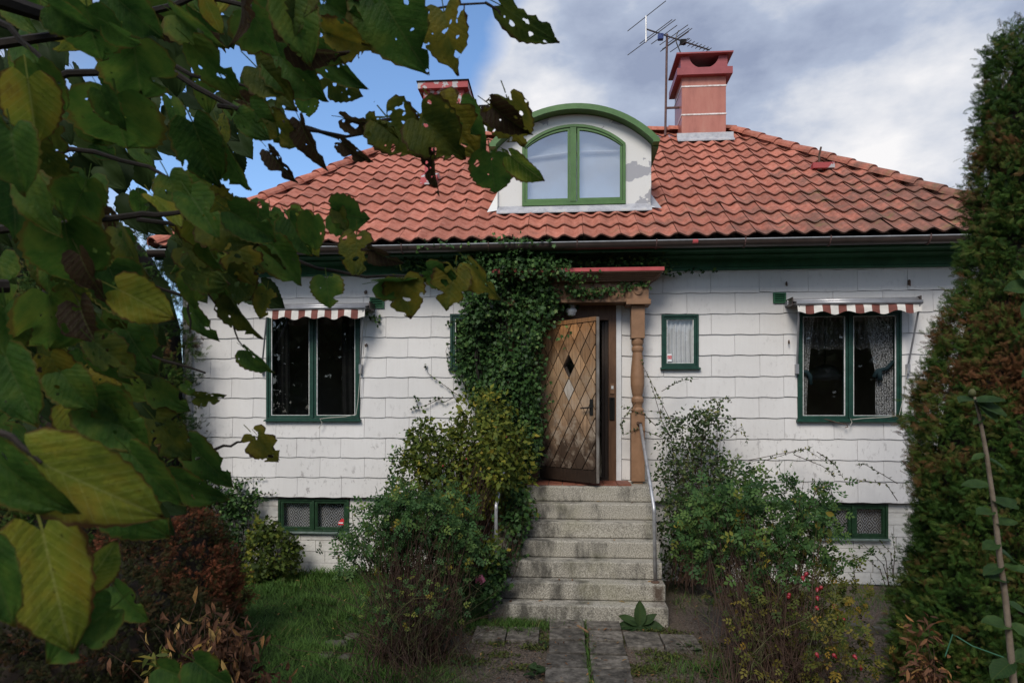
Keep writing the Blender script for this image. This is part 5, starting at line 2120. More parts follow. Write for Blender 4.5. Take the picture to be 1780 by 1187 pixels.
bl = [blob(735, 765, 28, 30, -.55, .18, 1), blob(700, 800, 16, 22, -.6, .12, .4)]
P, O, CC, _ = clumps(bl, 60, 8, .05, .4)
leaves('dark_shrub_leaves', L_DIAMOND, P, O, NR.uniform(.035, .06, len(P)), M['ivy'], root, None)
P = np.array([list(W(u, v, -1.15)) for u, v in ((836, 790), (862, 745), (811, 800), (880, 762), (770, 812), (845, 834))])
scatter('red_berries', ([(0, 0, 0), (.5, 0, .5), (0, .5, .5), (-.5, 0, .5), (0, -.5, .5), (0, 0, 1)], [(0, 2, 1), (0, 3, 2), (0, 4, 3), (0, 1, 4), (5, 1, 2), (5, 2, 3), (5, 3, 4), (5, 4, 1)]), P, np.tile(np.eye(3), (len(P), 1, 1)), .03, M['hip'], root)

# ------------------------------------------------------------------ roses
def hips(parent, pts, s=.022):
    s *= .82
    for q in pts:
        m_ = MB().lathe([(.15 * s, 0), (.75 * s, .3 * s), (s, 1.0 * s), (.8 * s, 1.8 * s), (.35 * s, 2.3 * s), (.42 * s, 2.7 * s)], 0, 0, 8)
        o = m_.build('rose_hip', M['hip'], parent, smooth=True)
        o.matrix_basis = Matrix.Translation(q) @ Matrix.Rotation(R.uniform(2.2, 3.6), 4, 'X') @ Matrix.Rotation(R.uniform(-.7, .7), 4, 'Y')
        if parent.type == 'EMPTY':
            adopt(o, parent)


root = thing('rose_bush', 'leggy rose bush with bare brown canes and one pink flower left of the steps', 'rose bush', G(720, 1150))
bl = [blob(760, 900, 80, 60, -2.2, .35, 3), blob(700, 905, 70, 55, -2.3, .35, 2), blob(660, 940, 60, 50, -2.4, .3, 1.6), blob(800, 960, 50, 45, -2.1, .3, 1.6), blob(620, 960, 45, 40, -2.4, .3, 1.0), blob(735, 975, 80, 35, -2.3, .3, 1.4), blob(690, 880, 25, 40, -2.1, .2, .8)]
P, O, CC, ids = clumps(bl, 380, 7, .06, .35)
tt = np.clip(.45 + .2 * NR.normal(size=len(P)) + (NR.random(CC.shape[0]) > .97)[ids] * .4, 0, 1)
leaves('rose_leaves', L_ROSE, P, O, NR.uniform(.05, .125, len(P)), M['rose'], root, tt, droop=.25, spread=.8)
base = G(720, 1150)
stems(root, base, CC, .0045, M['stem'], rbase=.16, bend=.15, sides=3)
# dense bare canes low down
canes(root, base, 60, 85, 985, 1110, 715, 5.2, 6.3, .0048, M['stem'])
canes(root, base, 26, 90, 960, 1100, 700, 5.2, 6.0, .004, M['stemgreen'])
canes(root, (D(700, 1240, 5.1).x, D(700, 1240, 5.1).y, 0), 34, 95, 1030, 1170, 700, 4.9, 5.6, .004, M['stem'])
canes(root, (D(800, 1240, 5.1).x, D(800, 1240, 5.1).y, 0), 22, 60, 1060, 1180, 790, 4.9, 5.6, .003, M['stemgreen'], 'dry_stalk')
P, O, CC, ids = clumps([blob(715, 1050, 90, 50, -3.0, .4, 1)], 60, 4, .08, .2)
leaves('low_leaves', L_ROSE, P, O, NR.uniform(.05, .08, len(P)), M['rose'], root)
# left arching shoots against the white foundation
Ps, Os = [], []
for pl_ in ([(640, 1010), (600, 960), (575, 940)], [(650, 1000), (622, 940), (612, 900), (618, 885)], [(665, 960), (668, 900), (676, 862)], [(640, 980), (640, 930), (632, 905)], [(620, 1040), (590, 990), (585, 950)], [(690, 940), (688, 880), (680, 845)]):
    a_, b_ = twig(root, [W(u, v, -2.2) for u, v in pl_], .006, .06, None, None, 20, M['stemgreen'])
    Ps.append(a_)
    Os.append(b_)
leaves('shoot_leaves', L_DIAMOND, np.concatenate(Ps), np.concatenate(Os), NR.uniform(.03, .05, sum(map(len, Ps))), M['bluerose'], root)
fl = W(835, 1006, -2.0)
m_ = MB()
for k in range(14):
    a_ = k * 2.4
    r_ = .012 + .0022 * k
    c_ = fl + Vector((r_ * math.cos(a_), -.5 * r_ - .01, r_ * math.sin(a_)))
    n_ = Vector((math.cos(a_), -1.2, math.sin(a_))).normalized()
    x_ = n_.orthogonal().normalized()
    y_ = n_.cross(x_)
    s_ = .020
    m_.add([c_ + (x_ * math.cos(b_) + y_ * math.sin(b_)) * s_ * (1 + .15 * math.sin(3 * b_)) + n_ * (.006 * math.cos(2 * b_)) for b_ in [i * math.pi / 4 for i in range(8)]], [tuple(range(8))])
m_.build('pink_flower', M['petal'], root)
MB().tube([fl, fl + Vector((-.02, .02, -.08)), W(815, 1060, -2.2)], .004, 5).build('flower_stalk', M['stemgreen'], root)

# tall briar right of the steps
root = thing('briar', 'tall grey green briar growing up the wall right of the handrail', 'briar', W(1230, 1015, -.7))
bl = [blob(1195, 760, 45, 40, -.5, .2, 1.6), blob(1235, 735, 30, 35, -.5, .18, 1), blob(1215, 810, 65, 45, -.6, .25, 2.2), blob(1280, 850, 60, 45, -.8, .3, 1.8), blob(1175, 830, 30, 40, -.5, .15, 1), blob(1200, 880, 60, 40, -.8, .3, 1.6), blob(1175, 930, 30, 60, -.6, .2, 1.0)]
P, O, CC, ids = clumps(bl, 520, 9, .06, .3)
leaves('briar_leaves', L_DIAMOND, P, O, NR.uniform(.035, .065, len(P)), M['bluerose'], root, np.clip(.4 + .25 * NR.normal(size=len(P)), 0, 1))
stems(root, W(1220, 1010, -.7), CC[::2], .005, M['stem'], rbase=.14, bend=.2, sides=3)
Ps, Os = [], []
for pl_ in ([(1180, 790), (1150, 730), (1130, 660), (1112, 625)], [(1170, 740), (1145, 690), (1120, 640)], [(1140, 740), (1120, 720), (1095, 712), (1080, 705)], [(1150, 680), (1180, 662), (1215, 658)], [(1160, 735), (1150, 715), (1120, 715)],
            [(1150, 760), (1110, 745), (1085, 755), (1080, 740)], [(1105, 700), (1085, 725), (1080, 745)], [(1250, 700), (1262, 690), (1270, 700)], [(1240, 740), (1250, 705), (1236, 690)], [(1270, 760), (1290, 740), (1300, 770)],
            [(1290, 830), (1330, 800), (1380, 785), (1410, 778)], [(1300, 800), (1350, 790), (1400, 780), (1440, 805)], [(1380, 790), (1430, 810), (1450, 826)], [(1560, 840), (1530, 822), (1500, 805), (1490, 808)], [(1560, 870), (1540, 840), (1500, 835), (1470, 830)], [(1420, 785), (1450, 805), (1470, 838)]):
    a_, b_ = twig(root, [W(u, v, -.30 if u < 1200 else -.4) for u, v in pl_], .005, .05, None, None, 26, M['stem'])
    Ps.append(a_)
    Os.append(b_)
leaves('briar_shoot_leaves', L_DIAMOND, np.concatenate(Ps), np.concatenate(Os), NR.uniform(.025, .05, sum(map(len, Ps))), M['bluerose'], root)
# dark tangle beside the steps
bl = [blob(1185, 960, 35, 60, -.5, .2, 1)]
P, O, CC, _ = clumps(bl, 90, 7, .08, .1)
leaves('tangle_leaves', L_IVY, P, O, .04, M['darkleaf'], root)
stems(root, W(1190, 1015, -.4), CC[:60], .004, M['stem'], name='tangle', rbase=.2)

# big rose with hips, right foreground
root = thing('hip_rose', 'large straggling rose with red hips and yellowing leaves right of the path', 'rose bush', G(1340, 1180))
bl = [blob(1260, 880, 60, 50, -2.6, .35, 2), blob(1320, 900, 70, 60, -2.6, .4, 2.6), blob(1402, 888, 36, 42, -2.4, .25, 1.2), blob(1300, 960, 80, 55, -2.8, .4, 2.6), blob(1400, 930, 50, 55, -2.6, .35, 1.6), blob(1230, 930, 45, 55, -2.5, .3, 1.2)]
P, O, CC, ids = clumps(bl, 300, 7, .08, .35)
tt = np.clip(.50 + .18 * NR.normal(size=len(P)) + (NR.random(CC.shape[0]) > .96)[ids] * .35, 0, 1)
leaves('rose_leaves', L_ROSE, P, O, NR.uniform(.055, .14, len(P)), M['rose'], root, tt, droop=.25, spread=.8)
base = D(1340, 1215, 5.3)
base.z = .0
stems(root, base, CC, .0045, M['stem'], rbase=.16, bend=.15, sides=3)
bl = [blob(1330, 1030, 80, 45, -2.9, .35, 2), blob(1420, 1020, 60, 45, -2.8, .3, 1.6), blob(1390, 1080, 90, 45, -3.2, .35, 2), blob(1300, 1080, 50, 40, -3.1, .3, .8), blob(1450, 1130, 70, 45, -3.4, .35, 1.8), blob(1470, 1040, 40, 35, -2.8, .3, .9), blob(1360, 1140, 80, 40, -3.4, .3, 1.2)]
P, O, CC2, ids = clumps(bl, 170, 6, .08, .3)
leaves('yellowing_leaves', L_ROSE, P, O, NR.uniform(.06, .11, len(P)), M['roseyellow'], root, np.clip(.32 + .25 * NR.normal(size=len(P)), 0, 1), droop=.4, spread=.8)
canes(root, base, 42, 85, 1000, 1130, 1330, 5.0, 6.0, .0048, M['stem'])
canes(root, base, 24, 90, 960, 1100, 1320, 5.0, 6.0, .004, M['stemgreen'])
canes(root, base + Vector((.3, -.1, 0)), 30, 90, 1040, 1160, 1420, 4.6, 5.4, .0038, M['stem'])
# large yellow leaves hanging out over the white foundation
bigs = [(1380, 942, .075), (1400, 950, .085), (1418, 944, .07), (1425, 968, .08), (1412, 972, .07), (1398, 912, .085), (1420, 905, .08), (1440, 918, .08), (1405, 885, .09), (1435, 890, .08), (1425, 930, .08), (1482, 1042, .085), (1490, 1052, .07), (1460, 1075, .08), (1428, 1070, .075), (1500, 1046, .07), (1466, 1060, .07), (1408, 1060, .08), (1515, 1110, .07), (1530, 1145, .06)]
for (u, v, s) in bigs:
    q = W(u, v, -2.75)
    yv = np.array([[R.gauss(0, .6), -.2, -.8]])
    nv_ = np.array([[R.gauss(0, .4), -1, R.gauss(.2, .3)]])
    o = scatter('rose_leaf', ([(0, 0, 0), (-.2, .2, .03), (-.3, .5, .05), (-.2, .8, .02), (0, 1, -.06), (.2, .8, .02), (.3, .5, .05), (.2, .2, .03), (0, .5, -.04)], [(8, 0, 1, 2), (8, 2, 3, 4), (8, 4, 5, 6), (8, 6, 7, 0)]),
                np.array([list(q)]), frames(yv, nv_), s, M['roseyellow'], root, np.array([R.uniform(.25, .95)]), kind=None)
Ps, Os = [], []
for pl_ in ([(1380, 1000), (1386, 900), (1398, 830)], [(1400, 900), (1420, 850), (1440, 838), (1448, 862)], [(1440, 1020), (1470, 980), (1500, 966), (1518, 960)], [(1390, 870), (1380, 840), (1370, 832)]):
    pts = [W(u, v, -2.6) for u, v in pl_]
    a_, b_ = twig(root, pts, .006, .06, None, None, 20, M['stem'])
    Ps.append(a_)
    Os.append(b_)
leaves('shoot_leaves', L_ROSE, np.concatenate(Ps), np.concatenate(Os), NR.uniform(.06, .1, sum(map(len, Ps))), M['rose'], root)
hips(root, [W(u, v, -3.25) for u, v in ((1395, 1000), (1404, 994), (1421, 1021), (1429, 1018), (1371, 1034), (1372, 1030), (1451, 1049), (1417, 1053), (1456, 1070), (1430, 1092), (1467, 1073), (1420, 1035))], .019)
hips(root, [D(u, v, 4.9) for u, v in ((1418, 1133), (1483, 1137), (1498, 1155), (1447, 1135))], .018)

root = thing('wall_weed', 'thin bare stalked weed against the white foundation by the thuja', 'weed', W(1540, 1030, -.4))
Ps, Os = [], []
for pl_ in ([(1550, 1030), (1535, 980), (1500, 945), (1492, 950)], [(1545, 1025), (1540, 970), (1525, 950)], [(1555, 1020), (1548, 960), (1530, 940)], [(1490, 1030), (1484, 990), (1482, 975)], [(1540, 1020), (1530, 990), (1500, 965)], [(1552, 1000), (1556, 960), (1550, 925)]):
    a_, b_ = twig(root, [W(u, v, -.4) for u, v in pl_], .006, .04, None, None, 16, M['stem'])
    Ps.append(a_)
    Os.append(b_)
leaves('weed_leaves', L_DIAMOND, np.concatenate(Ps), np.concatenate(Os), .04, M['bluerose'], root)


# ------------------------------------------------------------------ conifers
def thuja(name, label, axis, prof, n, size, mat, lump=.10, tintf=None, core=.86, group=None, seed=0, half=True):
    """columnar conifer: prof = [(z, radius)]; flat sprays set upright all over a lumpy skin"""
    root = thing(name, label, 'conifer', (axis.x, axis.y, 0), group)
    zs = np.array([q[0] for q in prof])
    rs = np.array([q[1] for q in prof])
    per = 13
    nc = n // per
    z = NR.uniform(zs[0], zs[-1], nc * 4)
    rr = np.interp(z, zs, rs)
    keep = NR.random(nc * 4) < rr / rs.max()
    z, rr = z[keep][:nc], rr[keep][:nc]
    th = NR.uniform(0, 2 * math.pi, len(z))
    if half:            # three quarters of the sprays on the half that shows
        tc = math.atan2(CAM.y - axis.y, CAM.x - axis.x)
        flip = NR.random(len(z)) < .78
        th = np.where(flip, tc + NR.uniform(-1.75, 1.75, len(z)), th)
    lumpy = 1 + lump * (np.sin(th * 3 + z * 2.3 + seed) * .5 + np.sin(th * 7 - z * 5.1 + seed * 2) * .4 + np.sin(th * 13 + z * 9.7) * .3 + np.sin(z * 3.7 + seed) * .3)
    dep = 1 - .20 * NR.random(len(z)) ** 1.6
    r_ = rr * lumpy * dep
    CCc = np.stack([axis.x + r_ * np.cos(th), axis.y + r_ * np.sin(th), z], 1)
    rad = np.stack([np.cos(th), np.sin(th), np.zeros_like(th)], 1)
    axd = norm(rad + np.array([0, 0, .75]) + NR.normal(size=CCc.shape) * .45)
    ctint = NR.normal(size=len(z))
    if tintf is None:
        tt = .42 + .10 * NR.normal(size=len(z))
    else:
        tt = tintf(CCc, th, z, dep)
    rep = lambda q: np.repeat(q, per, 0)
    m_all = len(z) * per
    ln = NR.random(m_all)
    P = rep(CCc) + rep(axd) * (ln * size * 2.4)[:, None] + NR.normal(size=(m_all, 3)) * size * .42
    y = norm(rep(axd) + NR.normal(size=P.shape) * .62)
    tang = np.stack([-np.sin(th), np.cos(th), np.zeros_like(th)], 1)
    nrm = norm(rep(tang) * NR.normal(size=(m_all, 1)) * .9 + rep(rad) * .7 + NR.normal(size=P.shape) * .5)
    tt = rep(tt) + .09 * rep(ctint) + .09 * NR.normal(size=m_all) + .10 * (ln - .5)
    scatter('crown', L_SPRAY, P, frames(y, nrm), NR.uniform(.7, 1.3, m_all) * size, mat, root, np.clip(tt, 0, 1))
    # dead inner twigs close the view through the crown
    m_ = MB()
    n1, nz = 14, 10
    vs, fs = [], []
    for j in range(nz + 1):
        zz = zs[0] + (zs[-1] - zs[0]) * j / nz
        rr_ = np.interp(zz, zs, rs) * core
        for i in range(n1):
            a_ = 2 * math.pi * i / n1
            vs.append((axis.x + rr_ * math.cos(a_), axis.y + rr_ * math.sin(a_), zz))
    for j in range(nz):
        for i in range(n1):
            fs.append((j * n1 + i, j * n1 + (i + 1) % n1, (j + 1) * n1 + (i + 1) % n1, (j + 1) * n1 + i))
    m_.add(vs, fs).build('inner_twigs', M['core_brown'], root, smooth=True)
    MB().tube([(axis.x, axis.y, -.05), (axis.x, axis.y, zs[-1] * .7)], [.09, .03], 8).build('trunk', M['bark'], root)
    return root


ax = D(1805, 1000, 5.0)
sc = 5.0 / F
zz = lambda v: CAM.z + (CV - v) * sc
prof = [(0.02, 200 * sc), (zz(1100), 192 * sc), (zz(1000), 188 * sc), (zz(900), 184 * sc), (zz(760), 172 * sc), (zz(640), 144 * sc), (zz(560), 130 * sc), (zz(480), 94 * sc), (zz(380), 84 * sc), (zz(300), 84 * sc), (zz(230), 74 * sc), (zz(170), 68 * sc), (zz(100), 58 * sc), (zz(72), 46 * sc), (zz(56), 28 * sc), (zz(45), 6 * sc)]


def rusty(P, th, z, dep):
    q = np.sin(P[:, 0] * 5.1 + 1.3) * np.sin(P[:, 2] * 4.3 + .6) + .6 * np.sin(P[:, 0] * 11 + P[:, 2] * 9 + P[:, 1] * 7)
    band_ = np.exp(-((z - zz(600)) / .75) ** 2)
    return .42 + .15 * NR.normal(size=len(z)) + .30 * np.maximum(q, -.3) * (.55 + band_) + .22 * band_ - .10 * (1 - dep) / .22  # last term puts inner shade into the tint of deeper sprays


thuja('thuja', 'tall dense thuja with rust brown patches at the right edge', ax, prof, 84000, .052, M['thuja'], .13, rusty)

root_l = W(190, 1000, -.3)
s2 = ((root_l - CAM).y) / F
zz2 = lambda v: CAM.z + (CV - v) * s2
thuja('thuja', 'dark thuja standing left of the house behind the lime leaves', root_l, [(0.02, 130 * s2), (zz2(900), 146 * s2), (zz2(700), 146 * s2), (zz2(560), 136 * s2), (zz2(470), 110 * s2), (zz2(400), 60 * s2), (zz2(360), 8 * s2)], 12000, .08, M['thuja'], .08,
      lambda P, th, z, d: .30 + .15 * NR.normal(size=len(z)) + .3 * (np.sin(P[:, 0] * 6) * np.sin(z * 5) > .5), seed=2)
root_l = W(-20, 1000, .3)
thuja('thuja', 'broad green thuja at the left edge behind the lime branches', root_l, [(0.02, 150 * s2), (zz2(800), 170 * s2), (zz2(500), 140 * s2), (zz2(300), 80 * s2), (zz2(200), 10 * s2)], 7000, .11, M['thujagreen'], .08, None, seed=4)
# low rusty juniper
jc = D(285, 1050, 6.2)
s3 = 6.2 / F
zz3 = lambda v: CAM.z + (CV - v) * s3
thuja('juniper', 'low rust brown juniper bush at the left edge of the lawn', jc, [(0.0, 100 * s3), (zz3(1040), 118 * s3), (zz3(980), 112 * s3), (zz3(920), 85 * s3), (zz3(870), 20 * s3)], 20000, .042, M['rusty'], .14,
      lambda P, th, z, d: .42 + .2 * NR.normal(size=len(z)) + .28 * (np.sin(P[:, 0] * 7 + 1) * np.sin(z * 6 + P[:, 1] * 4) > .0), seed=1)
jc = D(150, 1140, 5.2)
s3 = 5.2 / F
thuja('juniper', 'dark green spreading juniper in the lower left corner', jc, [(0.0, 200 * s3), (.35, 210 * s3), (.7, 150 * s3), (.95, 40 * s3)], 20000, .042, M['rusty'], .14,
      lambda P, th, z, d: .28 + .2 * NR.normal(size=len(z)), seed=5)

# ------------------------------------------------------------------ withered peony, brown weed, mullein
root = thing('withered_peony', 'withered brown peony with drooping dry leaves at the lower left', 'plant', D(360, 1240, 4.6))
bp = D(365, 1235, 4.6)
bp.z = 0
tg = []
for k in range(46):
    tg.append(D(R.gauss(365, 60), R.uniform(1035, 1175), R.uniform(4.2, 4.8)))
stems(root, bp, tg, .006, M['stem'], rbase=.1)
LP = ([(0, 0, 0), (-.13, .3, .03), (-.12, .65, .03), (0, 1, -.12), (.12, .65, .03), (.13, .3, .03), (0, .5, -.03)], [(6, 0, 1, 2), (6, 2, 3, 4), (6, 4, 5, 0)])
lm = MB().add(LP[0], LP[1]).mesh('dry_leaf', M['dry'])
def rot_from(y, n):
    y = y.normalized()
    z = (n - y * n.dot(y)).normalized()
    x = y.cross(z)
    return Matrix((x, y, z)).transposed()


meshes_dry = []
for k in range(8):
    vs = [(x * R.uniform(.8, 1.2), y, z + R.gauss(0, .03) - .25 * y * y * R.random()) for x, y, z in LP[0]]
    me = MB().add(vs, LP[1]).mesh('dry_leaf', M['dry'])
    at = me.attributes.new('tint', 'FLOAT', 'POINT')
    at.data.foreach_set('value', [[.12, .25, .35, .45, .5, .6, .85, 1.0][k]] * len(vs))
    meshes_dry.append(me)
cnt = 0
for k in range(260):
    T = Vector(tg[k % len(tg)])
    q = bp.lerp(T, R.uniform(.45, 1.02)) + Vector((R.gauss(0, .05), R.gauss(0, .05), R.gauss(0, .05)))
    yv = Vector((R.gauss(0, .5), R.gauss(-.2, .4), -1 + R.gauss(0, .5)))
    nv_ = Vector((R.gauss(0, .6), -1, R.gauss(0, .5)))
    s_ = R.uniform(.07, .13)
    place('dry_leaf', R.choice(meshes_dry), Matrix.Translation(q) @ rot_from(yv, nv_).to_4x4() @ Matrix.Scale(s_, 4), root)
P, O, CC, _ = clumps([(D(370, 1180, 4.6), (.30, .22, .18), 1), (D(380, 1120, 4.6), (.16, .16, .16), .6), (D(460, 1190, 4.6), (.2, .15, .06), .5)], 130, 5, .05, .2)
leaves('dry_foliage', LP, P, O, NR.uniform(.06, .11, len(P)), M['dry'], root, np.clip(.3 + .25 * NR.normal(size=len(P)), 0, 1), droop=1.1)
P, O, CC, _ = clumps([(D(300, 1150, 4.4), (.14, .1, .06), 1), (D(340, 1160, 4.4), (.12, .1, .06), .6)], 14, 6, .04, .2)
leaves('yellow_foliage', LP, P, O, NR.uniform(.07, .12, len(P)), M['roseyellow'], root, np.clip(.6 + .25 * NR.normal(size=len(P)), 0, 1), droop=.2)

root = thing('withered_weed', 'curled brown withered weed at the foot of the thuja', 'plant', D(1612, 1230, 4.4))
P, O, CC, _ = clumps([(D(1612, 1175, 4.3), (.12, .12, .09), 1), (D(1608, 1110, 4.4), (.05, .05, .10), .25)], 40, 5, .04, .2)
leaves('dry_foliage', LP, P, O, NR.uniform(.05, .09, len(P)), M['dry'], root, np.clip(.45 + .22 * NR.normal(size=len(P)), 0, 1), droop=1.0)
stems(root, (D(1612, 1230, 4.3).x, D(1612, 1230, 4.3).y, 0), CC[::3], .004, M['stem'])

root = thing('mullein', 'broad leaved green mullein rosette at the right end of the lowest step', 'plant', G(1112, 1092))
mq = G(1112, 1090)
ml = MB()
for i in range(7):
    y = i / 6
    wd = .26 * math.sin(math.pi * min(1, y * .92 + .06)) ** .8
    for s in (-1, -.5, 0, .5, 1):
        ml.v.append((s * wd, y, .10 * abs(s) - .22 * y * y + .04 * math.sin(y * 9) * s))
for i in range(6):
    for j in range(4):
        k = i * 5 + j
        ml.f.append((k, k + 1, k + 6, k + 5))
ml.mi = [0] * len(ml.f)
mlm = ml.mesh('mullein_leaf', M['mullein'], smooth=True)
for (du, dv, tu, tv_, s) in ((0, 0, 0, -36, .24), (-4, 0, -32, -16, .20), (4, 0, 22, -18, .18), (-6, 2, -42, 2, .20), (6, 2, 48, 4, .21), (2, 3, 24, 12, .15), (-4, 3, -22, 10, .15), (8, 1, 58, -2, .14), (-2, 4, 0, 14, .13)):
    d_ = Vector((tu / 40, -.35 if tv_ > 0 else -.1, -tv_ / 40 + .1))
    place('leaf', mlm, Matrix.Translation(mq + Vector((du * .006, -.02, .03))) @ rot_from(d_, Vector((-d_.x * .3, -.7, .8))).to_4x4() @ Matrix.Scale(s, 4), root)

# small weeds on the path's sides
for (u, v, n, lab, s) in ((935, 1175, 9, 'broad leaved pale weed growing left of the path at the bottom edge', .12), (1235, 1170, 8, 'broad leaved pale weed right of the path at the bottom edge', .11), (1195, 1130, 14, 'patch of pale green weeds right of the paving slabs', .08), (815, 1155, 9, 'small green weed in the soil left of the path', .08), (945, 1120, 8, 'tiny weed beside the left paving slab', .06), (1230, 1050, 10, 'green weeds sprouting behind the rose near the wall', .08), (1350, 1175, 8, 'fresh green weed among the rose canes', .09)):
    q = G(u, v)
    rt = thing('weed', lab, 'weed', q)
    for k in range(n):
        a_ = R.uniform(0, 6.28)
        d_ = Vector((math.cos(a_), math.sin(a_), R.uniform(.1, .8)))
        place('leaf', mlm, Matrix.Translation(q + Vector((R.gauss(0, .05), R.gauss(0, .05), .02))) @ rot_from(d_, Vector((0, 0, 1))).to_4x4() @ Matrix.Scale(s * R.uniform(.6, 1.1), 4), rt)

# green plant hoop
rt = MB().tube([D(1643, 1140, 4.4), D(1656, 1102, 4.4), D(1664, 1106, 4.4), D(1690, 1122, 4.35), D(1745, 1142, 4.3)], .004, 6).build('plant_wire', M['wire'])
tag(rt, 'bent green plastic covered wire at the foot of the thuja', 'wire')
# dropped tool handle on the path: a broken red brown stick
q0, q1 = G(1004, 1087, .05), G(1022, 1098, .05)
rt = MB().tube([q0, q0.lerp(q1, .5), q1], [.012, .012, .009], 7).build('broken_stick', M['portico'])
tag(rt, 'short orange brown stick lying across the gap between the slabs', 'stick')

# fallen leaves
for k in range(60):
    if k < 40:
        u, v = R.uniform(850, 1290), R.uniform(1075, 1187)
        q = G(u, v, .035)
    else:
        st_ = R.randrange(0, 6)
        q = Vector((R.uniform(XS0 + .1, XS1 - .1), Y1 + st_ * ST + R.uniform(.1, .17), (st_ + 1) * SR + .006))
    o = place('fallen_leaf', R.choice(meshes_dry), Matrix.Translation(q) @ Matrix.Rotation(R.uniform(0, 6.28), 4, 'Z') @ Matrix.Rotation(R.uniform(-.3, .3), 4, 'X') @ Matrix.Scale(R.uniform(.04, .075), 4))
    tag(o, 'fallen dry leaf lying on the path and steps' if False else ('fallen dry leaf on a tread of the front steps' if k >= 40 else 'fallen dry leaf on the ground around the paving slabs'), 'leaf', 'fallen leaves on the steps' if k >= 40 else 'fallen leaves on the ground')

# ------------------------------------------------------------------ grass, moss, pebbles
n = 95000
X = NR.uniform(-4.8, -.7, n)
Y = NR.uniform(-5.2, .0, n)
dens = .5 + .5 * np.sin(X * 2.1 + .5) * np.sin(Y * 1.9) + .4 * NR.normal(size=n)
keep = (dens > -.1) & (X < -.95 + .25 * np.sin(Y * 3))
X, Y = X[keep], Y[keep]
P = np.stack([X, Y, np.full_like(X, -.01)], 1)
th = NR.uniform(0, 2 * math.pi, len(X)) * .8 + np.sin(X * 3 + Y * 2) * 1.5
dirs = np.stack([np.cos(th) * .75, np.sin(th) * .5, np.full_like(th, .8) + NR.normal(size=len(th)) * .2], 1)
nrm = np.stack([np.cos(th), np.sin(th), np.full_like(th, -.3)], 1)
near = np.exp(-((Y + .15) / .3) ** 2)
tuft = np.clip(np.sin(X * 5.3 + 1) * np.sin(Y * 6.1) + .7 * np.sin(X * 13 + Y * 9) * np.sin(Y * 11 - X * 5), 0, 1.5)
sz = NR.uniform(.035, .085, len(X)) * (1 + 1.3 * near + .9 * tuft)
tint = np.clip(.45 + .2 * NR.normal(size=len(X)) + .15 * np.sin(X * 4) * np.sin(Y * 5), 0, 1)
scatter('grass', L_BLADE, P, frames(dirs, nrm), sz, M['grass'], None, tint)
pts = []
for k in range(5600):
    r_ = R.random()
    if r_ < .35:
        q = G(R.gauss(900, 40), R.gauss(1088, 8))
    elif r_ < .5:
        q = Vector((R.gauss(sx1 + .02, .012), R.uniform(-5.5, Y1), 0))
    elif r_ < .7:
        q = G(R.uniform(1170, 1560), R.gauss(1045, 14))
    elif r_ < .85:
        q = G(R.gauss(1240, 50), R.gauss(1165, 12))
    else:
        q = G(R.gauss(700, 60), R.gauss(1170, 15))
    pts.append([q.x, q.y, 0.0])
P = np.array(pts)
th = NR.uniform(0, 6.28, len(P))
dirs = np.stack([np.cos(th) * .6, np.sin(th) * .6, np.full_like(th, .9)], 1)
scatter('tuft_grass', L_BLADE, P, frames(dirs, np.stack([np.cos(th), np.sin(th), -.4 + 0 * th], 1)), NR.uniform(.05, .13, len(P)), M['grass'], None, np.clip(.5 + .25 * NR.normal(size=len(P)), 0, 1))
n = 7000
P = np.stack([NR.uniform(-1.3, 3.0, n), NR.uniform(-4.6, -1.9, n), np.full(n, -.008)], 1)
keep = ~((P[:, 0] > sx0) & (P[:, 0] < sx3 + .02))
P = P[keep]
OCT = ([(0, 0, -.3), (.5, 0, 0), (0, .5, 0), (-.5, 0, 0), (0, -.5, 0), (0, 0, .35)], [(0, 2, 1), (0, 3, 2), (0, 4, 3), (0, 1, 4), (5, 1, 2), (5, 2, 3), (5, 3, 4), (5, 4, 1)])
scatter('gravel', OCT, P, frames(rand_dirs(len(P)) * np.array([1, 1, .3]), np.tile([0, 0, 1.], (len(P), 1))), NR.uniform(.008, .026, len(P)), M['slab'], None)
n = 11000
cx_ = NR.normal(size=(60, 2)) * np.array([.9, .5]) + np.array([.3, -2.9])
idx = NR.integers(0, 60, n)
P = np.stack([cx_[idx, 0] + NR.normal(size=n) * .09, cx_[idx, 1] + NR.normal(size=n) * .05, np.full(n, .0)], 1)
P = P[~((P[:, 0] > sx0) & (P[:, 0] < sx1)) & ~((P[:, 0] > sx2) & (P[:, 0] < sx3)) & (P[:, 1] < Y1 - .03)]
scatter('ground_cover', L_DIAMOND, P, frames(rand_dirs(len(P)) + np.array([0, 0, .5]), np.tile([0, 0, 1.], (len(P), 1)) + .3 * rand_dirs(len(P))), NR.uniform(.015, .035, len(P)), M['moss'], None)

# leaf litter
n = 2400
X = NR.uniform(-4.2, 3.2, n)
Y = NR.uniform(-4.8, -.3, n)
keep = ~((X > XS0 - .1) & (X < XS1 + .1) & (Y > Y1 - .1)) & ((X > -1.1) | (NR.random(n) < .35))
P = np.stack([X, Y, np.where((X > sx0) & (X < sx3), .055, np.where(X < -1, .05, .012))], 1)[keep]
scatter('leaf_litter', LP, P, frames(rand_dirs(len(P)) * np.array([1, 1, .25]), np.tile([0, 0, 1.], (len(P), 1)) + .35 * rand_dirs(len(P))), NR.uniform(.018, .05, len(P)), M['dry'], None)
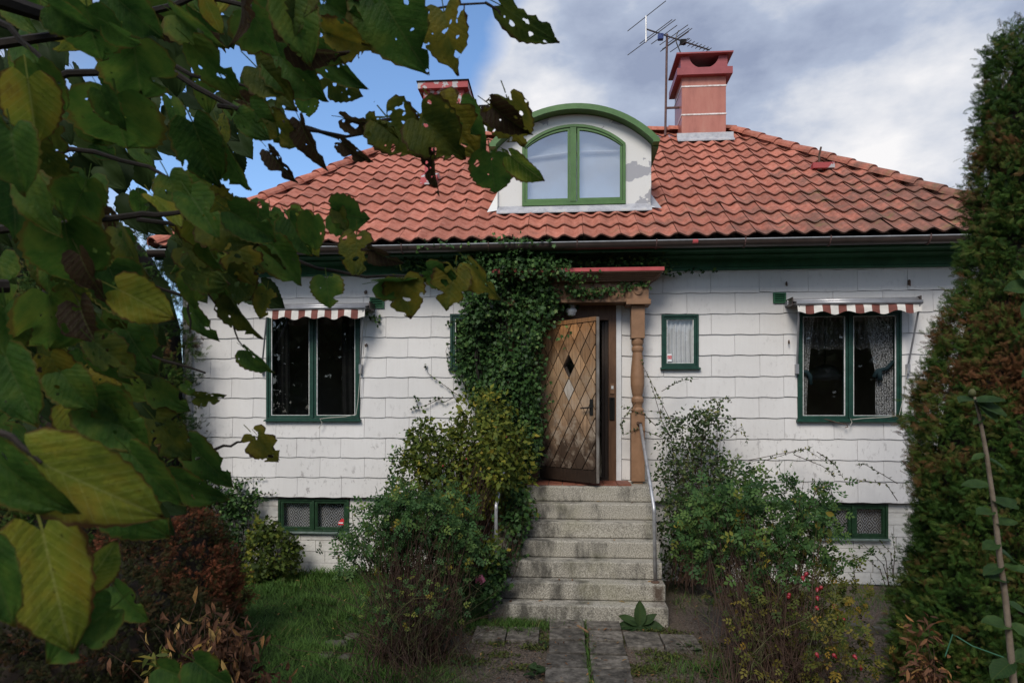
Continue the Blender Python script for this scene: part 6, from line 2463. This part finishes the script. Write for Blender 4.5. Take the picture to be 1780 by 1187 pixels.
# ------------------------------------------------------------------ sapling, right foreground
root = thing('sapling', 'young sapling with a pale thin stem and round green leaves at the right edge', 'sapling', D(1775, 1300, 2.0))
sp_ = [D(u, v, 2.0) for u, v in ((1772, 1300), (1762, 1187), (1748, 1040), (1738, 970), (1728, 880), (1715, 790), (1702, 720), (1694, 690))]
MB().tube(sp_, [.0105, .0098, .0085, .008, .007, .006, .005, .0035], 8).build('stem', M['sapstem'], root, smooth=True)
MB().lathe([(.002, 0), (.009, .006), (.010, .015), (.004, .024)], 0, 0, 8).build('bud', M['stemgreen'], root, smooth=True).matrix_basis = Matrix.Translation(D(1690, 690, 2.0))
bud = bpy.data.objects['bud']
adopt(bud, root)
sl = MB()
for i in range(8):
    y = i / 7
    wd = .36 * math.sin(math.pi * min(1, y * .9 + .07)) ** .75
    for s in (-1, -.5, 0, .5, 1):
        sl.v.append((s * wd * (1 + (.06 if i % 2 else -.04)), y, .10 * abs(s) - .25 * y * y))
for i in range(7):
    for j in range(4):
        k = i * 5 + j
        sl.f.append((k, k + 1, k + 6, k + 5))
sl.mi = [0] * len(sl.f)
slm = sl.mesh('sapling_leaf', M['sapleaf'], smooth=True)
for (u, v, tu, tv_, s) in ((1694, 695, -36, -4, .075), (1694, 700, 30, -8, .08), (1696, 702, 40, 14, .085), (1700, 705, 20, 22, .07), (1712, 725, -34, 16, .04), (1712, 790, -30, 8, .04), (1720, 800, 26, 12, .06), (1718, 845, -46, -8, .07), (1724, 870, 44, 6, .07), (1725, 890, -40, -6, .065), (1730, 910, 38, -10, .06),
                           (1734, 945, -36, 2, .06), (1738, 960, 44, 18, .075), (1742, 985, -50, 10, .065), (1744, 985, 30, -2, .07), (1750, 1010, -44, -18, .07), (1752, 1050, 34, 10, .06), (1755, 1090, -60, -24, .085), (1757, 1086, 30, 14, .06), (1760, 1150, -54, 20, .09), (1764, 1150, 30, -20, .08), (1735, 880, 46, -22, .06)):
    d_ = Vector((tu, R.uniform(-26, 10), -tv_)).normalized()
    place('leaf', slm, Matrix.Translation(D(u, v, 2.0)) @ rot_from(d_, Vector((R.gauss(0, .3), -.42, .9))).to_4x4() @ Matrix.Scale(s * .95, 4), root)
# second sapling: a leaf tip entering at the right edge
root = thing('sapling', 'single sapling shoot with one leaf cut by the right frame edge', 'sapling', D(1800, 1300, 2.2))
MB().tube([D(1830, 1300, 2.2), D(1810, 800, 2.2), D(1796, 500, 2.2)], [.009, .007, .004], 7).build('stem', M['sapstem'], root)
for (u, v, tu, tv_, s) in ((1798, 500, -44, -2, .09), (1796, 496, -20, -20, .07), (1800, 520, -20, 26, .07), (1806, 640, -26, 10, .06)):
    place('leaf', slm, Matrix.Translation(D(u, v, 2.2)) @ rot_from(Vector((tu, -6, -tv_)), Vector((R.gauss(0, .3), -.8, .6))).to_4x4() @ Matrix.Scale(s, 4), root)

# ------------------------------------------------------------------ the lime tree the camera looks out from under
lime = thing('lime_tree', 'lime tree whose large toothed leaves hang across the left foreground', 'tree', (-2.1, -9.3, 0))


RIMS = []


def limeleaf(seed, fold=.35, curl=.3, narrow=1.0, torn=0):
    r_ = random.Random(seed)
    n, m2 = 17, 8
    vs, fs = [], []
    rims = RIMS
    rims.clear()
    ph = r_.uniform(0, 6)
    bites = [(r_.choice((-1, 1)), r_.uniform(.15, .9), r_.uniform(.05, .12), r_.uniform(.3, .75)) for _ in range(torn)]

    def bite(s, t_):
        f = 1.0
        for side, tc, wd_, dp in bites:
            if s * side > 0 and abs(t_ - tc) < wd_:
                f = min(f, 1 - dp * (1 - (abs(t_ - tc) / wd_) ** 2) * abs(s))
        return f

    for i in range(n + 1):
        tt_ = i / n
        wd = 1.03 * narrow * (tt_ + .015) ** .36 * max(1 - tt_, .0) ** .85 + .004
        if tt_ > .8:
            wd *= .55 + .45 * (1 - tt_) / .2
        for j in range(-m2, m2 + 1):
            s = j / m2
            ww = wd
            if abs(j) == m2:
                ww *= 1 + (.055 if i % 2 else -.035)
            x = s * ww * bite(s, tt_)
            lobe = -.24 * max(0, 1 - tt_ * 2.6) * (abs(s) ** .9) * (1 - .5 * (abs(s) - .6 if abs(s) > .6 else 0))
            y = tt_ + lobe + (.25 * abs(s) * .12)
            z = fold * abs(x) * (1 - .3 * tt_) - curl * tt_ * tt_ + .035 * math.sin(9 * tt_ + 3 * s + ph) * abs(s) + .02 * math.sin(ph * 3 + 14 * s) * tt_
            # side veins pull shallow troughs
            z += 0
            vs.append((x, y, z))
            rims.append(max(abs(s) ** 5, tt_ ** 9))
    wdt = 2 * m2 + 1
    for i in range(n):
        for j in range(2 * m2):
            k = i * wdt + j
            fs.append((k, k + 1, k + wdt + 1, k + wdt))
    # stalk
    k = len(vs)
    vs += [(-.013, .02, .0), (.013, .02, .0), (-.012, -.18, .05), (.012, -.18, .05), (-.011, -.36, .14), (.011, -.36, .14)]
    fs += [(k, k + 1, k + 3, k + 2), (k + 2, k + 3, k + 5, k + 4)]
    return vs, fs


LM = {}
for key, mat, kw in (('g', 'lime', dict(torn=1)), ('h', 'limehole', dict(torn=3)), ('y', 'limeyellow', {}), ('b', 'limebrown', dict(fold=.9, curl=.6, narrow=.7, torn=3))):
    LM[key] = []
    for k in range(7):
        me = MB().add(*limeleaf(10 * k + 3, **{**dict(fold=.08 + .13 * k, curl=.10 + .17 * (k % 4), narrow=.8 + .09 * (k % 4)), **kw})).mesh('lime_leaf', M[mat], smooth=True)
        at = me.attributes.new('rim', 'FLOAT', 'POINT')
        at.data.foreach_set('value', np.array(list(RIMS) + [0] * (len(me.vertices) - len(RIMS)), np.float32))
        LM[key].append(me)

nleaf = 0
limepos = []


def limel(u0, v0, u1, v1, d, kind='g', tilt=0.0, yaw=0.0, wide=1.0, k=None):
    """leaf from its base at (u0, v0) to its tip at (u1, v1), d metres off; tilt turns the tip away, yaw turns the blade edge-on"""
    global nleaf
    a, b = D(u0, v0, d), D(u1, v1, d + tilt)
    y = b - a
    L = y.length
    tocam = (CAM - (a + b) / 2).normalized()
    rgt = y.normalized().cross(tocam)
    n_ = (tocam * math.cos(yaw) + rgt * math.sin(yaw)).normalized()
    me = LM[kind][R.randrange(7) if k is None else k]
    Mx = Matrix.Translation(a) @ rot_from(y, n_).to_4x4() @ Matrix.Diagonal((L * wide, L, L * .8, 1))
    place('lime_leaf', me, Mx, lime)
    nleaf += 1


PROM = [
    (62, 800, 282, 905, .62, 'y', .05, .15, .72), (75, 925, 120, 1135, .68, 'y', .0, .3, .85), (190, 1060, 72, 1150, .72, 'g', -.03, .3, .95), (150, 1010, 205, 955, .70, 'y', 0, .5, .9), (-10, 790, 95, 905, .60, 'g', 0, .7, .7), (-20, 950, 20, 1090, .6, 'g', 0, .4, .8),
    (110, 375, 135, 525, .95, 'g', .05, .1, 1.0), (85, 500, 92, 640, 1.0, 'g', .05, -.1, 1.0), (195, 497, 312, 560, .95, 'y', .02, .2, 1.05), (330, 362, 370, 462, 1.2, 'y', .05, .6, 1.0), (40, 300, 95, 420, .9, 'g', 0, .7, .8), (20, 230, 30, 330, .8, 'g', 0, .3, 1),
    (60, 100, 105, 215, 1.0, 'g', .05, .5, .9), (200, 150, 215, 300, 1.1, 'g', .1, .2, 1.1), (150, 0, 165, 130, 1.0, 'g', .05, .3, 1.1), (330, 70, 425, 185, 1.2, 'g', .05, .5, .8), (230, 60, 250, 200, 1.2, 'g', .1, .0, 1.1), (300, 20, 380, 90, 1.2, 'g', 0, .5, .7),
    (430, 10, 500, 120, 1.3, 'g', .05, .3, 1.1), (330, 200, 385, 340, 1.2, 'g', .05, .3, 1.0), (375, 230, 425, 350, 1.25, 'g', .05, .6, .7), (440, 110, 520, 200, 1.3, 'h', 0, .2, .9), (480, 90, 560, 180, 1.3, 'g', 0, .3, .9), (560, 130, 630, 175, 1.35, 'h', 0, .5, 1.0), (430, 180, 480, 250, 1.3, 'g', 0, .3, .9), (465, 200, 520, 265, 1.3, 'h', 0, .4, .8),
    (660, -10, 722, 106, 1.3, 'g', .0, .15, .95), (772, 22, 781, 114, 1.35, 'h', .0, .35, .9), (872, 10, 966, 78, 1.35, 'h', .0, .75, .85), (560, 55, 648, 92, 1.3, 'h', 0, .3, 1.0), (548, 70, 632, 166, 1.3, 'g', 0, .6, .6), (560, 0, 640, 60, 1.3, 'g', 0, .3, 1.0), (590, -10, 640, 30, 1.3, 'b', 0, .3, 1.0),
    (882, 172, 905, 262, 1.3, 'h', .05, .3, 1.0), (855, 185, 915, 235, 1.3, 'b', .0, .2, .9), (890, 272, 943, 316, 1.3, 'y', 0, .6, .85), (852, 268, 860, 344, 1.35, 'g', .05, .1, 1.05), (762, 186, 826, 268, 1.35, 'h', 0, .1, 1.05), (735, 205, 800, 272, 1.33, 'h', 0, .1, 1.1), (800, 185, 832, 262, 1.36, 'g', 0, .3, .8),
    (672, 203, 722, 268, 1.35, 'h', 0, .15, 1.2), (592, 203, 662, 226, 1.35, 'b', 0, .5, .9), (752, 262, 746, 330, 1.35, 'b', 0, .6, .6), (590, 244, 640, 288, 1.35, 'b', 0, .4, .8), (520, 204, 552, 298, 1.3, 'b', 0, .5, .7), (465, 258, 506, 320, 1.3, 'b', 0, .4, .8), (640, 215, 690, 240, 1.35, 'h', 0, .3, 1.1),
    (572, 365, 640, 388, 1.4, 'g', 0, .3, 1.2), (585, 358, 605, 408, 1.4, 'h', 0, .4, .9), (620, 410, 618, 482, 1.35, 'h', 0, .1, 1.05), (640, 430, 690, 465, 1.4, 'b', 0, .5, .8), (567, 478, 573, 540, 1.4, 'g', .0, .1, 1.3), (465, 500, 450, 560, 1.35, 'h', 0, .2, 1.0), (700, 485, 710, 550, 1.45, 'h', 0, .15, 1.15), (660, 490, 740, 495, 1.45, 'g', 0, .7, .7),
    (790, 470, 775, 538, 1.45, 'h', 0, .2, 1.25), (818, 460, 862, 524, 1.45, 'h', 0, .55, .75), (745, 470, 800, 500, 1.45, 'g', 0, .4, 1.0), (424, 604, 470, 656, 1.35, 'g', 0, .6, .7), (325, 530, 378, 600, 1.3, 'g', 0, .5, .6), (335, 690, 392, 696, 1.3, 'h', 0, .6, .7), (320, 665, 340, 690, 1.3, 'g', 0, .3, 1), (440, 755, 480, 802, 1.4, 'h', 0, .2, 1.0), (450, 760, 478, 800, 1.42, 'b', 0, .3, .8),
    (380, 490, 420, 560, 1.3, 'g', 0, .6, .6), (400, 510, 440, 600, 1.3, 'h', 0, .8, .6), (340, 470, 330, 540, 1.25, 'g', 0, .3, .9), (440, 440, 500, 470, 1.35, 'h', 0, .3, 1.1), (500, 375, 540, 450, 1.35, 'g', 0, .3, .9), (525, 370, 545, 450, 1.4, 'y', 0, .4, .8), (410, 420, 440, 500, 1.3, 'h', 0, .2, 1.2), (470, 420, 520, 500, 1.35, 'g', 0, .2, .9),
    (360, 345, 430, 410, 1.3, 'h', 0, .2, 1.2), (430, 360, 500, 420, 1.35, 'g', 0, .3, 1.0), (290, 300, 330, 390, 1.15, 'g', 0, .3, 1), (215, 565, 270, 660, 1.1, 'g', 0, .3, 1), (260, 670, 330, 720, 1.15, 'g', 0, .4, .9), (160, 690, 260, 790, 1.0, 'g', 0, .2, 1), (270, 730, 320, 800, 1.15, 'h', 0, .3, .9), (190, 690, 240, 780, 1.0, 'g', 0, .5, .8),
    (100, 640, 160, 720, .95, 'g', 0, .3, 1), (330, 770, 395, 850, 1.25, 'g', 0, .5, .7), (230, 790, 300, 880, 1.0, 'g', 0, .4, .8), (190, 860, 290, 940, .9, 'g', .03, .3, .9), (10, 620, 60, 740, .8, 'g', 0, .4, .9), (300, 830, 380, 880, 1.2, 'g', 0, .6, .7), (280, 1160, 340, 1187, 1.1, 'g', 0, .5, 1), (340, 1150, 400, 1200, 1.1, 'g', 0, .4, 1), (200, 1020, 250, 1085, .9, 'g', 0, .5, .8),
]
for q in PROM:
    q = list(q)
    if q[4] > .85 and q[0] < 600 and q[1] < 720:          # the leaves further out are smaller
        um, vm = (q[0] + q[2]) / 2, (q[1] + q[3]) / 2
        q[0], q[2] = um + (q[0] - um) * .80, um + (q[2] - um) * .80
        q[1], q[3] = vm + (q[1] - vm) * .80, vm + (q[3] - vm) * .80
    limel(*q)
# fill of the crown behind them
mass = [(-40, -20), (660, -20), (640, 40), (560, 130), (590, 190), (540, 240), (480, 190), (420, 250), (420, 340), (350, 400), (540, 380), (560, 430), (500, 520), (400, 500), (300, 490), (265, 560), (245, 640), (255, 720), (245, 800), (310, 860), (230, 920), (120, 760), (-40, 780)]
holes_px = [(350, 130, 14), (230, 235, 12), (120, 250, 10), (465, 95, 14), (560, 215, 16), (405, 105, 26), (185, 97, 16), (295, 165, 14), (288, 270, 18), (255, 318, 14), (420, 90, 18), (470, 150, 12), (285, 480, 12), (258, 415, 20), (500, 235, 18), (395, 300, 20)]
k = 0
while nleaf < 300:
    u, v = poly_points(mass, 1)[0]
    if any(math.hypot(u - a, v - b) < r_ + 22 for a, b, r_ in holes_px):
        continue
    d = R.uniform(1.05, 2.0) if u > 250 else R.uniform(.9, 1.9)
    size = R.uniform(.055, .092) * F / d
    ang = math.radians(R.gauss(62, 24))
    limel(u - size * .5 * math.cos(ang), v - size * .5 * math.sin(ang), u + size * .5 * math.cos(ang), v + size * .5 * math.sin(ang), d, R.choice('gggggghhyb'), R.uniform(-.03, .06), R.gauss(.1, .6), R.uniform(.7, 1.05))
    k += 1
# deeper leaves, too many to part
P = []
while len(P) < 300:
    u, v = poly_points(mass, 1)[0]
    if any(math.hypot(u - a, v - b) < r_ + 14 for a, b, r_ in holes_px) or u > 470:
        continue
    P.append(list(D(u, v, R.uniform(2.0, 3.0))))
P = np.array(P)
vs, fs = limeleaf(77)
yv = np.stack([NR.normal(.45, .3, len(P)), NR.normal(0, .25, len(P)), NR.normal(-.9, .2, len(P))], 1)
nv_ = np.stack([NR.normal(0, .4, len(P)), -np.ones(len(P)), NR.normal(.2, .4, len(P))], 1)
scatter('far_leaves', (vs, fs), P, frames(yv, nv_), NR.uniform(.075, .115, len(P)), M['darkleaf'], lime)

# branches
BR = [
    ([(-60, 90), (120, 60), (300, 10), (420, -30)], 1.25, .010), ([(200, 55), (330, 130), (430, 150)], 1.35, .006), ([(330, -10), (480, 22), (600, 26), (700, 20), (845, 6)], 1.36, .005), ([(845, 6), (868, 22), (872, 28)], 1.36, .003), ([(-40, 190), (120, 130), (300, 125), (420, 200), (590, 240)], 1.4, .009),
    ([(380, 180), (470, 215), (600, 238), (735, 212)], 1.38, .005), ([(640, 215), (735, 200), (820, 192), (862, 178)], 1.38, .004), ([(600, 205), (735, 265), (840, 262)], 1.4, .003), ([(-60, 400), (100, 390), (250, 375), (320, 368)], 1.1, .008), ([(240, 380), (400, 400), (550, 470), (640, 482), (760, 480), (800, 475)], 1.46, .005),
    ([(-60, 610), (60, 660), (130, 680), (200, 690)], 1.0, .008), ([(180, 585), (280, 625), (357, 648)], 1.35, .005), ([(-60, 640), (40, 720), (90, 760)], 1.0, .006), ([(300, 825), (370, 785), (410, 768), (440, 765)], 1.4, .004), ([(-40, 740), (20, 760), (72, 805)], .62, .0045), ([(330, 470), (400, 560), (424, 604)], 1.36, .003),
    ([(-60, 20), (20, 50), (80, 110)], 1.1, .008), ([(430, 440), (560, 425), (680, 440)], 1.4, .004), ([(200, 470), (330, 520), (330, 580)], 1.3, .004), ([(760, 480), (790, 470), (815, 462)], 1.46, .003), ([(-60, 330), (120, 260), (260, 290), (340, 340)], 1.3, .006),
]
for pl_, d, r_ in BR:
    pts = []
    for i in range(len(pl_) - 1):
        for s in range(3):
            f = s / 3
            pts.append(D(pl_[i][0] + (pl_[i + 1][0] - pl_[i][0]) * f + R.gauss(0, 2), pl_[i][1] + (pl_[i + 1][1] - pl_[i][1]) * f + R.gauss(0, 2), d))
    pts.append(D(*pl_[-1], d))
    MB().tube(pts, [r_ * (1 - .6 * i / (len(pts) - 1)) for i in range(len(pts))], 6).build('branch', M['bark'], lime)
# trunk and limbs to the left of the camera
MB().tube([(-2.1, -9.3, -.1), (-2.12, -9.25, 1.2), (-2.0, -9.1, 2.6), (-1.8, -8.9, 4.2)], [.17, .14, .12, .07], 10).build('trunk', M['bark'], lime, smooth=True)
for tx in ((-.9, -7.6, 2.9), (-.95, -7.7, 2.4), (-.9, -7.9, 1.9), (-.3, -9.6, 4.6), (-2.8, -8.3, 4.4), (-1.1, -10.4, 4.4)):
    b0 = Vector((-2.05, -9.15, max(1.1, tx[2] - .7)))
    MB().tube(shoot(b0, tx, .15, .04), [.05, .045, .04, .033, .027, .02, .012], 7).build('limb', M['bark'], lime)
# crown overhead and to the left, out of the frame, which shades the foreground
P, O, CC, _ = clumps([(Vector((-1.9, -9.2, 4.7)), (2.2, 2.0, 1.5), 2), (Vector((-2.9, -8.2, 3.0)), (1.1, 1.4, 1.6), 1)], 110, 6, .16, .5)
rel = P - np.array(CAM)
dep = -SN * rel[:, 0] + CS * rel[:, 1]
uu = CU + F * (CS * rel[:, 0] + SN * rel[:, 1]) / np.maximum(dep, 1e-3)
vv = CV - F * rel[:, 2] / np.maximum(dep, 1e-3)
out_ = (dep < .05) | (uu < -60) | (vv < -60)
P, O = P[out_], O[out_]
leaves('crown', L_IVY, P, O, NR.uniform(.12, .17, len(P)), M['darkleaf'], lime, None, droop=.8)

# ------------------------------------------------------------------ trees across the garden behind the camera: they darken the panes
for (x, y, h, r_, lab) in ((-8.6, -19, 8.5, 3.6, 'leafy garden tree behind the camera at the far left'), (-2.2, -21, 7.5, 3.4, 'leafy garden tree behind the camera left of the middle'), (12.2, -20, 8.5, 3.8, 'leafy garden tree behind the camera at the far right'), (4.9, -24, 5.5, 3.0, 'low leafy garden tree behind the camera right of the middle')):
    rt = thing('garden_tree', lab, 'tree', (x, y, 0), 'trees across the garden')
    P, O, CC, _ = clumps([(Vector((x, y, h * .52)), (r_, r_, h * .46), 1)], 700, 8, .35, .4)
    leaves('crown', L_IVY, P, O, NR.uniform(.25, .42, len(P)), M['darkleaf'], rt)
    MB().tube([(x, y, -.1), (x, y, h * .6)], [.22, .1], 8).build('trunk', M['bark'], rt)
